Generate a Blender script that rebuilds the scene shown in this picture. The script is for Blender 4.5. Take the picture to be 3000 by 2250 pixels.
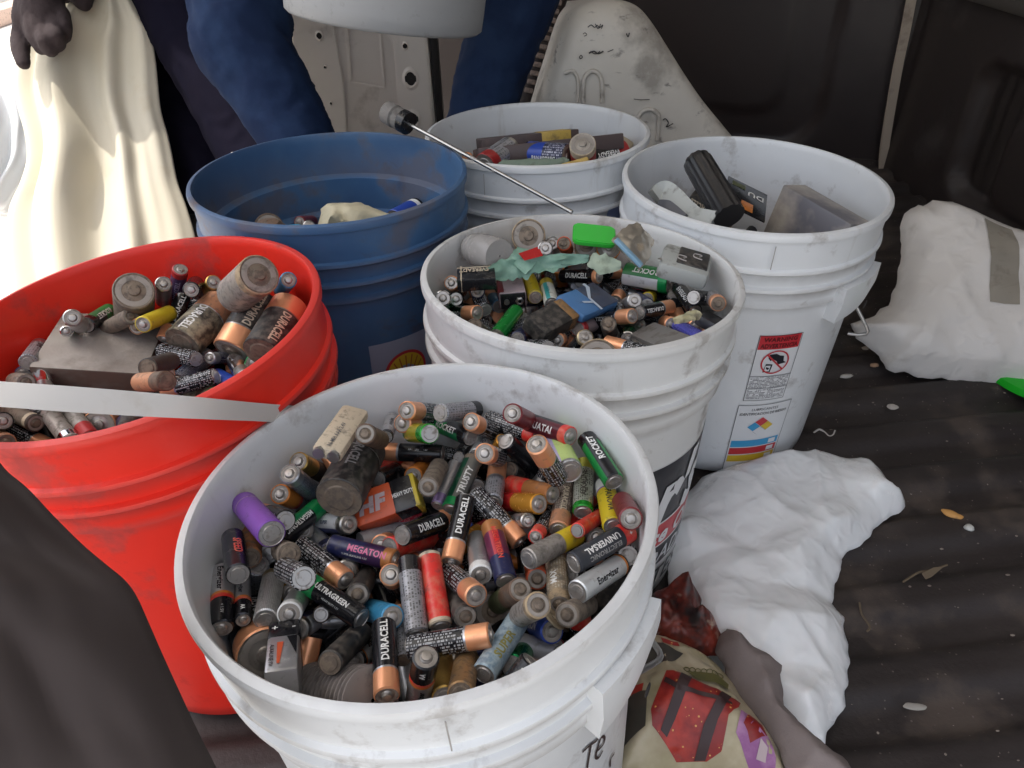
import bpy, bmesh, math, random
from mathutils import Vector, Matrix, Quaternion, noise
rad = math.radians
for o in list(bpy.data.objects): bpy.data.objects.remove(o)
scene = bpy.context.scene
COL = scene.collection

# ------------------------------------------------------------------ camera
HR = 0.35
CAMP = Vector((0, 0, 0.651741))
CX = Vector((0.99941568, -0.02010542, -0.02764178)); CU = Vector((0.03418034, 0.58787224, 0.80823136)); CF = Vector((0, 0.8087039, -0.58821595))
FL = 2128.852
cam = bpy.data.cameras.new('camera'); co = bpy.data.objects.new('camera', cam); COL.objects.link(co)
cam.sensor_width = 36; cam.lens = FL/3000*36; cam.clip_start = 0.02; cam.clip_end = 500
M = Matrix((CX, CU, -CF)).transposed().to_4x4(); M.translation = CAMP; co.matrix_world = M
scene.camera = co
# ------------------------------------------------------------------ world and sun
SUN_EL, SUN_AZ = 70, 285      # azimuth clockwise from +Y: a high sun on the open left side of the van
w = bpy.data.worlds.new('World'); scene.world = w; w.use_nodes = True
nt = w.node_tree; bg = nt.nodes['Background']
sky = nt.nodes.new('ShaderNodeTexSky'); sky.sky_type = 'NISHITA'; sky.sun_disc = False
sky.sun_elevation = rad(SUN_EL); sky.sun_rotation = rad(SUN_AZ); sky.air_density = 1.0; sky.dust_density = 4.0; sky.ozone_density = 1.0
hs = nt.nodes.new('ShaderNodeHueSaturation'); hs.inputs['Saturation'].default_value = .42     # hazy white sky
nt.links.new(sky.outputs[0], hs.inputs['Color']); nt.links.new(hs.outputs[0], bg.inputs[0]); bg.inputs[1].default_value = 0.15
sl = bpy.data.lights.new('sun', 'SUN'); sl.energy = 2.0; sl.angle = rad(.6); sl.color = (1, .95, .88)
so = bpy.data.objects.new('sun', sl); COL.objects.link(so)
sd = Vector((math.sin(rad(SUN_AZ))*math.cos(rad(SUN_EL)), math.cos(rad(SUN_AZ))*math.cos(rad(SUN_EL)), math.sin(rad(SUN_EL))))
so.rotation_euler = sd.to_track_quat('Z', 'Y').to_euler()
vs = scene.view_settings; scene.display_settings.display_device = 'sRGB'
vs.view_transform = 'Standard'; vs.look = 'None'; vs.gamma = 1; vs.use_curve_mapping = False; vs.exposure = 1.35
scene.render.engine = 'CYCLES'; scene.cycles.use_denoising = True; scene.cycles.max_bounces = 6

# ------------------------------------------------------------------ helpers
def at(px, py, t):
    "the point t metres deep on the line of sight through a point of the photograph"
    return CAMP + (CX*((px-1500)/FL) - CU*((py-1125)/FL) + CF)*t
def on_plane(px, py, p0, n):
    d = CX*((px-1500)/FL) - CU*((py-1125)/FL) + CF
    return CAMP + d*((p0-CAMP).dot(n)/d.dot(n))
def on_z(px, py, z): return on_plane(px, py, Vector((0, 0, z)), Vector((0, 0, 1)))
def link(name, me, mats=None, parent=None, loc=None):
    o = bpy.data.objects.new(name, me); COL.objects.link(o)
    if mats is not None:
        for m in (mats if isinstance(mats, (list, tuple)) else [mats]): me.materials.append(m)
    if parent: o.parent = parent
    if loc: o.location = loc
    return o
def tag(o, label=None, cat=None, group=None, kind=None):
    if label: o['label'] = label
    if cat: o['category'] = cat
    if group: o['group'] = group
    if kind: o['kind'] = kind
    return o
def from_bm(bm, name, smooth=True, angle=40):
    me = bpy.data.meshes.new(name); bm.normal_update(); bm.to_mesh(me); bm.free()
    for p in me.polygons: p.use_smooth = smooth
    if smooth: 
        try: me.set_sharp_from_angle(angle=rad(angle))
        except Exception: pass
    return me
def mesh(name, v, f, smooth=True, angle=40):
    me = bpy.data.meshes.new(name); me.from_pydata([tuple(p) for p in v], [], f); me.update()
    for p in me.polygons: p.use_smooth = smooth
    if smooth: me.set_sharp_from_angle(angle=rad(angle))
    return me
def box_me(name, sx, sy, sz, bev=.001, c=(0, 0, 0), seg=2):
    bm = bmesh.new(); bmesh.ops.create_cube(bm, size=1)
    for v in bm.verts: v.co = Vector((v.co.x*sx+c[0], v.co.y*sy+c[1], v.co.z*sz+c[2]))
    if bev: bmesh.ops.bevel(bm, geom=bm.edges[:], offset=bev, segments=seg, affect='EDGES', profile=.5)
    return from_bm(bm, name, True, 35)
def lathe(name, prof, n=64, a0=0, a1=2*math.pi, smooth=True, angle=35, closed=False):
    v = []; f = []; full = abs(a1-a0-2*math.pi) < 1e-6; m = n if full else n+1
    for i in range(m):
        a = a0+(a1-a0)*i/n; c, s = math.cos(a), math.sin(a)
        for r, z in prof: v.append((r*c, r*s, z))
    k = len(prof)
    for i in range(n):
        j = (i+1) % m
        for q in range(k-1 if not closed else k):
            q2 = (q+1) % k; f.append((i*k+q, j*k+q, j*k+q2, i*k+q2))
    me = mesh(name, v, f, smooth, angle)
    return me
def tube(name, pts, r, n=10, caps=True, flat=1.0):
    pts = [Vector(p) for p in pts]; v = []; f = []; up = None
    rr = r if isinstance(r, (list, tuple)) else [r]*len(pts)
    for i, p in enumerate(pts):
        d = (pts[min(i+1, len(pts)-1)]-pts[max(i-1, 0)]).normalized()
        if up is None: up = d.orthogonal().normalized()
        up = (up-d*up.dot(d)).normalized(); s = d.cross(up)
        for k in range(n):
            a = 2*math.pi*k/n; v.append(p+up*math.cos(a)*rr[i]+s*math.sin(a)*rr[i]*flat)
    for i in range(len(pts)-1):
        for k in range(n): f.append((i*n+k, i*n+(k+1) % n, (i+1)*n+(k+1) % n, (i+1)*n+k))
    if caps: f.append(tuple(reversed(range(n)))); f.append(tuple(range((len(pts)-1)*n, len(pts)*n)))
    return mesh(name, v, f, True, 50)
def bez(pts, n=8):
    "smooth line through points"
    P = [Vector(p) for p in pts]; out = []
    for i in range(len(P)-1):
        p0 = P[max(i-1, 0)]; p1 = P[i]; p2 = P[i+1]; p3 = P[min(i+2, len(P)-1)]
        for k in range(n):
            t = k/n; out.append(.5*((2*p1)+(p2-p0)*t+(2*p0-5*p1+4*p2-p3)*t*t+(3*p1-p0-3*p2+p3)*t**3))
    out.append(P[-1]); return out

# ------------------------------------------------------------------ materials
def lin(c): return tuple(((x/12.92) if x <= .04045 else ((x+.055)/1.055)**2.4) for x in c)
MATS = {}
def mat(name, col, rough=.45, metal=0., dirt=.0, dcol=(.10, .085, .07), dscale=60, bump=0., bscale=200, split=None, fine=None, mottle=0., mcol=None, mscale=8, spec=.5, sss=0, objrand=True, coord='Object', trans=0, alpha=1, detail=6, dsharp=.12, streak=None, spots=None, crinkle=None):
    if name in MATS: return MATS[name]
    m = bpy.data.materials.new(name); m.use_nodes = True; MATS[name] = m
    nt = m.node_tree; N = nt.nodes; L = nt.links; b = N['Principled BSDF']
    b.inputs['Roughness'].default_value = rough; b.inputs['Metallic'].default_value = metal
    b.inputs['Specular IOR Level'].default_value = spec
    if trans: b.inputs['Transmission Weight'].default_value = trans
    if alpha < 1: b.inputs['Alpha'].default_value = alpha
    if sss: b.inputs['Subsurface Weight'].default_value = sss; b.inputs['Subsurface Radius'].default_value = (.004, .003, .003); 
    tc = N.new('ShaderNodeTexCoord'); vec = tc.outputs[coord]
    if objrand:
        oi = N.new('ShaderNodeObjectInfo'); mp = N.new('ShaderNodeMapping'); mul = N.new('ShaderNodeMath'); mul.operation = 'MULTIPLY'; mul.inputs[1].default_value = 37.
        L.new(oi.outputs['Random'], mul.inputs[0]); cb = N.new('ShaderNodeCombineXYZ'); L.new(mul.outputs[0], cb.inputs[0]); L.new(mul.outputs[0], cb.inputs[1])
        L.new(vec, mp.inputs['Vector']); L.new(cb.outputs[0], mp.inputs['Location']); vec = mp.outputs[0]
    def rgb(c): n = N.new('ShaderNodeRGB'); n.outputs[0].default_value = (*c, 1); return n.outputs[0]
    def mix(f, a, c):
        n = N.new('ShaderNodeMix'); n.data_type = 'RGBA'; n.clamp_factor = True
        if isinstance(f, float): n.inputs[0].default_value = f
        else: L.new(f, n.inputs[0])
        L.new(a, n.inputs[6]); L.new(c, n.inputs[7]); return n.outputs[2]
    def nz(scale, det=4, v=None, dist=0):
        n = N.new('ShaderNodeTexNoise'); n.inputs['Scale'].default_value = scale; n.inputs['Detail'].default_value = det; n.inputs['Roughness'].default_value = .62; n.inputs['Distortion'].default_value = dist
        L.new(v if v is not None else vec, n.inputs['Vector']); return n.outputs[0]
    def ramp(f, a, bb, x0=0., x1=1.):
        n = N.new('ShaderNodeMapRange'); n.inputs[1].default_value = a; n.inputs[2].default_value = bb; n.inputs[3].default_value = x0; n.inputs[4].default_value = x1; L.new(f, n.inputs[0]); return n.outputs[0]
    def mth(op, a, b2=None):
        n = N.new('ShaderNodeMath'); n.operation = op
        for i, x in enumerate((a, b2)):
            if x is None: continue
            if isinstance(x, (int, float)): n.inputs[i].default_value = x
            else: L.new(x, n.inputs[i])
        return n.outputs[0]
    c = rgb(col)
    if split or fine:
        uvn = N.new('ShaderNodeUVMap'); sx = N.new('ShaderNodeSeparateXYZ'); L.new(uvn.outputs[0], sx.inputs[0]); U_, V_ = sx.outputs[0], sx.outputs[1]
    if split:
        for (lo, hi, c2) in split:
            g = mth('MULTIPLY', mth('GREATER_THAN', V_, lo), mth('LESS_THAN', V_, hi)); c = mix(g, c, rgb(c2))
    if fine:
        fc, rowh, dens = fine       # rows of small print
        vv = mth('DIVIDE', mth('MULTIPLY', V_, 7.2), rowh); row = mth('FLOOR', vv); fr = mth('FRACT', vv)
        cb2 = N.new('ShaderNodeCombineXYZ'); L.new(mth('MULTIPLY', U_, .85), cb2.inputs[0]); L.new(mth('MULTIPLY', row, 7.31), cb2.inputs[1])
        n1 = nz(1.0, 1, cb2.outputs[0])
        cb3 = N.new('ShaderNodeCombineXYZ'); L.new(mth('MULTIPLY', U_, .13), cb3.inputs[0]); L.new(mth('MULTIPLY', row, .9), cb3.inputs[1]); n2 = nz(1.0, 0, cb3.outputs[0])
        g = mth('MULTIPLY', mth('MULTIPLY', mth('GREATER_THAN', n1, dens), mth('GREATER_THAN', fr, .42)), mth('GREATER_THAN', n2, .36))
        c = mix(mth('MULTIPLY', g, .85), c, rgb(fc))
    if mottle:
        c = mix(mth('MULTIPLY', ramp(nz(mscale, 5), .42, .62), mottle), c, rgb(mcol))
    rr = None
    if dirt:
        d = ramp(nz(dscale, detail), .62-dirt*.22, .62-dirt*.22+dsharp)
        at_ = N.new('ShaderNodeAttribute'); at_.attribute_name = 'grime'
        d2 = mth('ADD', d, mth('MULTIPLY', at_.outputs['Fac'], ramp(nz(dscale*.35, 5), .36, .62, .12, 1.)))
        d2 = mth('MINIMUM', d2, 1.)
        c = mix(mth('MULTIPLY', d2, min(1., .45+dirt*.5)), c, rgb(dcol))
        rr = ramp(d2, 0, 1, rough, min(.9, rough+.35))
        L.new(rr, b.inputs['Roughness'])
        if metal: L.new(ramp(d2, 0, 1, metal, metal*.2), b.inputs['Metallic'])
    if spots:
        (sc, sz_, spc) = spots
        vo = N.new('ShaderNodeTexVoronoi'); vo.inputs['Scale'].default_value = sc; L.new(vec, vo.inputs['Vector'])
        c = mix(mth('MULTIPLY', mth('LESS_THAN', vo.outputs[0], sz_), mth('GREATER_THAN', nz(sc*.3, 2), .52)), c, rgb(spc))
    if streak:
        (sc, amt, spc, stretch) = streak
        mp2 = N.new('ShaderNodeMapping'); mp2.inputs['Scale'].default_value = stretch; L.new(vec, mp2.inputs[0])
        c = mix(mth('MULTIPLY', ramp(nz(sc, 6, mp2.outputs[0], .4), .60, .72), amt), c, rgb(spc))
    L.new(c, b.inputs['Base Color'])
    if crinkle:
        sc_, st_, di_ = crinkle
        n = N.new('ShaderNodeTexNoise'); n.noise_type = 'RIDGED_MULTIFRACTAL'; n.inputs['Scale'].default_value = sc_; n.inputs['Detail'].default_value = 5; n.inputs['Distortion'].default_value = .6; L.new(vec, n.inputs['Vector'])
        cn = N.new('ShaderNodeBump'); cn.inputs['Strength'].default_value = st_; cn.inputs['Distance'].default_value = di_; L.new(n.outputs[0], cn.inputs['Height']); L.new(cn.outputs[0], b.inputs['Normal'])
    elif bump:
        bn = N.new('ShaderNodeBump'); bn.inputs['Strength'].default_value = bump; bn.inputs['Distance'].default_value = .002
        L.new(nz(bscale, 3), bn.inputs['Height']); L.new(bn.outputs[0], b.inputs['Normal'])
    return m

G = (.11, .095, .08)
W_ = (.74, .74, .72); K_ = (.010, .010, .012)
CC = {  # printed wrappers and metals of the batteries: colour, roughness, metallic, grime, extras
'black': (K_, .23, 0, .12, {}), 'blackprint': (K_, .27, 0, .16, dict(fine=((.42, .42, .43), 1.9, .50))), 'dirtyblack': ((.022, .02, .019), .5, 0, .9, {}),
'charcoal': ((.03, .033, .042), .4, 0, .25, {}), 'greyprint': ((.30, .30, .32), .38, .3, .3, dict(fine=((.06, .06, .06), 1.9, .52))),
'silver': ((.55, .57, .62), .28, .9, .15, {}), 'silverp': ((.48, .48, .49), .33, .75, .35, {}), 'silverprint': ((.46, .45, .44), .36, .6, .3, dict(fine=((.62, .62, .6), 1.1, .4))),
'silverprint2': ((.50, .50, .42), .36, .5, .25, dict(fine=((.05, .05, .03), 1.6, .5))), 'silverw': ((.62, .64, .64), .33, .5, .2, {}), 'silverdirty': ((.36, .33, .30), .45, .5, .8, {}),
'steel': ((.42, .41, .39), .30, .95, .45, {}), 'chrome': ((.75, .76, .78), .14, 1, .1, {}), 'brass': ((.50, .40, .24), .35, .8, .5, {}),
'copper': ((.86, .40, .21), .34, .55, .10, {}), 'dullcopper': ((.55, .27, .15), .45, .4, .5, {}), 'gold': ((.52, .33, .09), .32, .75, .5, {}), 'goldbrown': ((.30, .17, .07), .42, .4, .8, {}), 'goldg': ((.50, .46, .06), .3, .5, .15, {}),
'whitep': (W_, .4, 0, .2, {}), 'white': (W_, .45, 0, .15, {}), 'cream': ((.55, .46, .34), .5, 0, .5, {}), 'tan': ((.38, .28, .17), .6, .05, .75, {}), 'tanprint': ((.32, .25, .17), .55, .15, .8, dict(fine=((.55, .5, .4), 1.9, .5))),
'brown': ((.14, .085, .055), .55, .1, .7, {}), 'darkbrown': ((.055, .038, .032), .5, .1, .8, {}), 'brownprint': ((.10, .065, .05), .5, .1, .6, dict(fine=((.4, .33, .28), 1.6, .5))), 'rust': ((.30, .115, .035), .7, .1, .8, {}),
'dirtygrey': ((.20, .16, .125), .6, .15, .8, {}), 'red': ((.66, .025, .02), .38, 0, .35, dict(mottle=.35, mcol=(.5, .33, .2), mscale=120)), 'redgloss': ((.45, .02, .02), .22, .2, .1, {}), 'redd': ((.36, .02, .02), .4, .1, .4, {}), 'redor': ((.55, .09, .03), .4, 0, .3, {}),
'redring': ((.6, .05, .06), .4, 0, .2, {}), 'pinkred': ((.56, .03, .07), .34, 0, .2, dict(fine=((.75, .5, .5), 1.3, .53))), 'maroon': ((.17, .015, .02), .38, .1, .35, {}), 'maroonblk': ((.10, .012, .02), .35, .1, .2, dict(split=[(-9, -.9, K_)])),
'green': ((.01, .28, .075), .3, .2, .15, {}), 'greenb': ((.02, .28, .03), .25, .4, .1, {}), 'greenb2': ((.012, .26, .04), .22, .35, .1, {}), 'greenblk': ((.012, .22, .05), .3, .15, .1, dict(split=[(-.35, .9, K_)])), 'blackgreen': (K_, .3, 0, .15, dict(split=[(-1.3, -.25, (.01, .16, .06))])),
'greenmet': ((.01, .25, .08), .2, .8, .2, {}), 'greengrey': ((.05, .09, .07), .4, .2, .5, {}), 'greygreen': ((.17, .17, .155), .38, .35, .35, dict(split=[(-1.4, -.5, (.005, .07, .035))])), 'greenbrown': ((.10, .12, .05), .45, .2, .7, {}), 'greenwhite': ((.012, .17, .04), .33, .1, .2, dict(split=[(.0, 1.0, (.6, .6, .62)), (1.0, 9, K_)])),
'yellowgreen': ((.42, .38, .02), .3, .4, .2, {}), 'yellow': ((.62, .47, .02), .4, 0, .3, {}), 'yellowd': ((.5, .38, .03), .4, .05, .45, {}), 'orange': ((.62, .20, .03), .4, .1, .3, {}), 'orangeg': ((.66, .30, .04), .25, .45, .15, {}), 'orangebrown': ((.40, .16, .05), .4, .3, .4, {}),
'purple': ((.20, .07, .38), .45, 0, .25, {}), 'purpledk': ((.075, .045, .12), .35, .2, .35, {}), 'purplesil': ((.30, .22, .42), .3, .6, .15, {}), 'purplered': ((.14, .02, .06), .35, .2, .2, dict(split=[(-.4, .5, (.42, .03, .04))])),
'navy': ((.014, .018, .07), .33, .1, .35, {}), 'navysilver': ((.20, .21, .25), .38, .5, .5, dict(split=[(-9, -.2, (.04, .045, .09))], fine=((.4, .4, .45), 1.5, .5))), 'navyprint': ((.02, .025, .06), .33, .1, .2, dict(fine=((.5, .5, .6), 1.5, .5))), 'navymaroon': ((.03, .012, .05), .35, .1, .25, {}),
'royal': ((.02, .06, .35), .33, .1, .15, {}), 'lightblue': ((.05, .28, .50), .35, .1, .3, {}), 'tealblue': ((.03, .13, .22), .4, .1, .4, {}), 'bluewhite': ((.55, .57, .60), .4, .1, .3, dict(split=[(.55, 1.6, (.05, .06, .16))])), 'bluewash': ((.40, .50, .55), .4, .25, .3, dict(mottle=.6, mcol=(.10, .19, .30), mscale=260)), 'foilblue': ((.13, .13, .62), .2, .6, .1, dict(bump=.5, bscale=500)),
'palegreen': ((.45, .58, .20), .42, 0, .15, dict(split=[(-1.6, -.15, (.42, .38, .55))])), 'whiteteal': ((.62, .62, .55), .4, 0, .2, dict(split=[(-.5, .1, (.05, .35, .35))])), 'pinkgrey': ((.45, .36, .38), .45, .05, .35, {}),
'peeled': ((.03, .025, .02), .5, 0, .5, dict(mottle=1., mcol=(.33, .29, .20), mscale=90)), 'ink': ((.02, .02, .02), .5, 0, 0, {}), 'lilac': ((.45, .4, .6), .4, 0, .1, {}), 'pink': ((.55, .12, .25), .4, 0, .1, {}), 'teal': ((.03, .25, .25), .4, 0, .1, {}),
'greyc': ((.33, .32, .31), .5, 0, .1, {}), 'greyd': ((.10, .10, .11), .5, 0, .1, {}), 'yelnavy': ((.30, .27, .07), .45, .1, .6, {}),
}
def bmat(k):
    c, r, m, d, kw = CC[k]; return mat('battery_'+k, c, r, m, dirt=d*.85, dcol=G, dscale=170, objrand=True, dsharp=.16, **kw)

# ------------------------------------------------------------------ lettering: flat glyph meshes that can be wrapped on any surface
GLY = {}
def glyphs(s, bold=0., shear=0.):
    key = (s, bold, shear)
    if key in GLY: return GLY[key]
    cu = bpy.data.curves.new('t', 'FONT'); cu.body = s; cu.size = 1; cu.offset = bold; cu.shear = shear; cu.resolution_u = 2; cu.space_character = 1.0+bold*1.5
    ob = bpy.data.objects.new('t', cu); COL.objects.link(ob)
    me = ob.to_mesh(); v = [(a.co.x, a.co.y) for a in me.vertices]; f = [tuple(p.vertices) for p in me.polygons]
    ob.to_mesh_clear(); bpy.data.objects.remove(ob); bpy.data.curves.remove(cu)
    xs = [a[0] for a in v]; cx = (min(xs)+max(xs))/2
    GLY[key] = ([(x-cx, y-.35) for x, y in v], f, max(xs)-min(xs)); return GLY[key]
def text_mesh(name, s, cap, fn, maxlen=None, bold=.015, shear=0., step=None, squeeze=1.0):
    "letters with the given cap height; fn(x,y) gives the 3-D point; cut into strips so that they follow curves"
    v, f, wd = glyphs(s, bold, shear); k = cap/.70; kx = k*squeeze
    if maxlen and wd*kx > maxlen: kx *= maxlen/(wd*kx)
    bm = bmesh.new(); vs_ = [bm.verts.new((x*kx, y*k, 0)) for x, y in v]
    for t in f:
        try: bm.faces.new([vs_[i] for i in t])
        except ValueError: pass
    if step:
        sx, sy = step
        if sy:
            y = -cap*.7
            while y < cap*.8:
                bmesh.ops.bisect_plane(bm, geom=bm.verts[:]+bm.edges[:]+bm.faces[:], plane_co=(0, y, 0), plane_no=(0, 1, 0)); y += sy
        if sx:
            x = -wd*kx/2
            while x < wd*kx/2:
                bmesh.ops.bisect_plane(bm, geom=bm.verts[:]+bm.edges[:]+bm.faces[:], plane_co=(x, 0, 0), plane_no=(1, 0, 0)); x += sx
    for q in bm.verts: q.co = fn(q.co.x, q.co.y)
    me = bpy.data.meshes.new(name); bm.to_mesh(me); bm.free(); return me

# ------------------------------------------------------------------ height field patches: bags, sacks, cloth, printed film
def inpoly(x, y, P):
    c = False; n = len(P); j = n-1
    for i in range(n):
        if (P[i][1] > y) != (P[j][1] > y) and x < (P[j][0]-P[i][0])*(y-P[i][1])/(P[j][1]-P[i][1])+P[i][0]: c = not c
        j = i
    return c
def edist(x, y, P):
    m = 1e9; n = len(P)
    for i in range(n):
        ax, ay = P[i]; bx, by = P[(i+1) % n]; dx, dy = bx-ax, by-ay; t = max(0, min(1, ((x-ax)*dx+(y-ay)*dy)/(dx*dx+dy*dy+1e-12)))
        m = min(m, math.hypot(x-ax-t*dx, y-ay-t*dy))
    return m
class Patch:
    "a soft thing lying on a plane: outline given on the plane, bulging by h with creases"
    def __init__(s, outline, p0, n, h, fall, crease, scale, seed, res=.006, ridged=True, dirn=None, facet=0.):
        s.facet = facet
        s.n = n.normalized(); s.u = Vector((1, 0, 0)); s.u = (s.u-s.n*s.u.dot(s.n)).normalized(); s.v = s.n.cross(s.u); s.p0 = p0
        s.P = [((q-p0).dot(s.u), (q-p0).dot(s.v)) for q in outline]; s.h = h; s.fall = fall; s.cr = crease; s.sc = scale; s.seed = seed; s.res = res; s.dirn = dirn
    def height(s, x, y):
        d = edist(x, y, s.P) if inpoly(x, y, s.P) else 0
        b = 1-math.exp(-d/s.fall)
        q = Vector((x*s.sc, y*s.sc, s.seed))
        if s.dirn: q = Vector(((x*s.dirn[0]+y*s.dirn[1])*s.sc, (-x*s.dirn[1]+y*s.dirn[0])*s.sc*.28, s.seed))
        a = noise.noise(q+Vector((noise.noise(q*.7), noise.noise(q*.7+Vector((9, 3, 1))), 0))*.9)
        r = (1-min(1, abs(a)*2.4))**2*1.6-.3; r2 = (1-min(1, abs(noise.noise(q*2.3+Vector((5, 1, 7))))*2.6))**2*1.5-.3
        fac = abs(noise.noise(q*.6+Vector((1, 4, 9)))-noise.noise(q*1.1+Vector((6, 2, 3))))*1.3
        big = noise.noise(q*.45+Vector((3, 8, 2)))
        fa = 0
        if s.facet:      # crisp straight creases of thin film
            wx = noise.noise(Vector((x*7, y*7, s.seed)))*.35; wy = noise.noise(Vector((x*7, y*7, s.seed+5)))*.35
            for k, (an, fr, am) in enumerate(((.35, 6.5, 1.25), (1.25, 9.5, .95), (2.2, 8., 1.), (2.85, 15., .33), (.8, 22., .15), (1.8, 31., .10))):
                q_ = (x*math.cos(an)+y*math.sin(an))*fr+(wx if k % 2 else wy)*2.2+k*.37; msk = .5+.9*noise.noise(Vector((x*9+k*4, y*9, s.seed+k)))
                fa += am*max(0, min(1, msk))*(abs(q_-math.floor(q_)-.5)*2)**1.0
            fa *= s.facet*min(1, d/.025)
        return s.h*b+fa+s.cr*(r*.55+r2*.13+big*1.1+fac*.75)*min(1, d/.02)
    def pt(s, x, y, off=0.): return s.p0+s.u*x+s.v*y+s.n*(s.height(x, y)+off)
    def build(s, name, smooth=True):
        P = s.P; bm = bmesh.new(); ring = []
        # densify the outline with small irregularities
        n = len(P)
        for i in range(n):
            ax, ay = P[i]; bx, by = P[(i+1) % n]; L = math.hypot(bx-ax, by-ay); k = max(1, int(L/(s.res*1.2)))
            for q in range(k):
                t = q/k; w = s.res*.35*noise.noise(Vector((ax+(bx-ax)*t, ay+(by-ay)*t, s.seed))*60)
                nx, ny = (by-ay)/(L+1e-9), -(bx-ax)/(L+1e-9); ring.append((ax+(bx-ax)*t+nx*w*3, ay+(by-ay)*t+ny*w*3))
        from mathutils.geometry import delaunay_2d_cdt
        xs = [p[0] for p in ring]; ys = [p[1] for p in ring]; pts = [Vector(p) for p in ring]; m = len(pts)
        y = min(ys); row = 0
        while y < max(ys):
            x = min(xs)+(s.res/2 if row % 2 else 0)
            while x < max(xs):
                if inpoly(x, y, P) and edist(x, y, P) > s.res*.7: pts.append(Vector((x, y)))
                x += s.res
            y += s.res*.87; row += 1
        res = delaunay_2d_cdt(pts, [(i, (i+1) % m) for i in range(m)], [], 1, 1e-6)
        V = [s.pt(p.x, p.y) for p in res[0]]; F = [tuple(f) for f in res[2]]
        # skirt down to the plane and a flat underside
        k = len(V); bset = [i for i in range(len(res[0])) if any(o < m for o in res[3][i])]
        V2 = V+[s.p0+s.u*p.x+s.v*p.y-s.n*.002 for p in res[0]]
        F2 = F+[tuple(reversed([i+k for i in f])) for f in F]
        ec = {}
        for f in F:
            for a, b2 in zip(f, f[1:]+f[:1]): ec[(a, b2)] = 1
        for (a, b2) in ec:
            if (b2, a) not in ec: F2.append((b2, a, a+k, b2+k))
        me = mesh(name, V2, F2, True, 70); return me
    def decal(s, name, poly, off=.0012, res=.005):
        "flat print that follows the surface"
        from mathutils.geometry import delaunay_2d_cdt
        pts = []; n = len(poly)
        for i in range(n):
            ax, ay = poly[i]; bx, by = poly[(i+1) % n]; k = max(1, int(math.hypot(bx-ax, by-ay)/res))
            for q in range(k): pts.append(Vector((ax+(bx-ax)*q/k, ay+(by-ay)*q/k)))
        m = len(pts); xs = [p.x for p in pts]; ys = [p.y for p in pts]; y = min(ys)
        while y < max(ys):
            x = min(xs)
            while x < max(xs):
                if inpoly(x, y, poly) and edist(x, y, poly) > res*.5: pts.append(Vector((x, y)))
                x += res
            y += res
        r = delaunay_2d_cdt(pts, [(i, (i+1) % m) for i in range(m)], [], 1, 1e-6)
        return mesh(name, [s.pt(p.x, p.y, off) for p in r[0]], [tuple(f) for f in r[2]], True, 70)
    def px(s, pts):
        out = []
        for a in pts:
            q = on_plane(a[0], a[1], s.p0+s.n*s.h*.8, s.n)-s.p0; out.append((q.dot(s.u), q.dot(s.v)))
        return out

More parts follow.
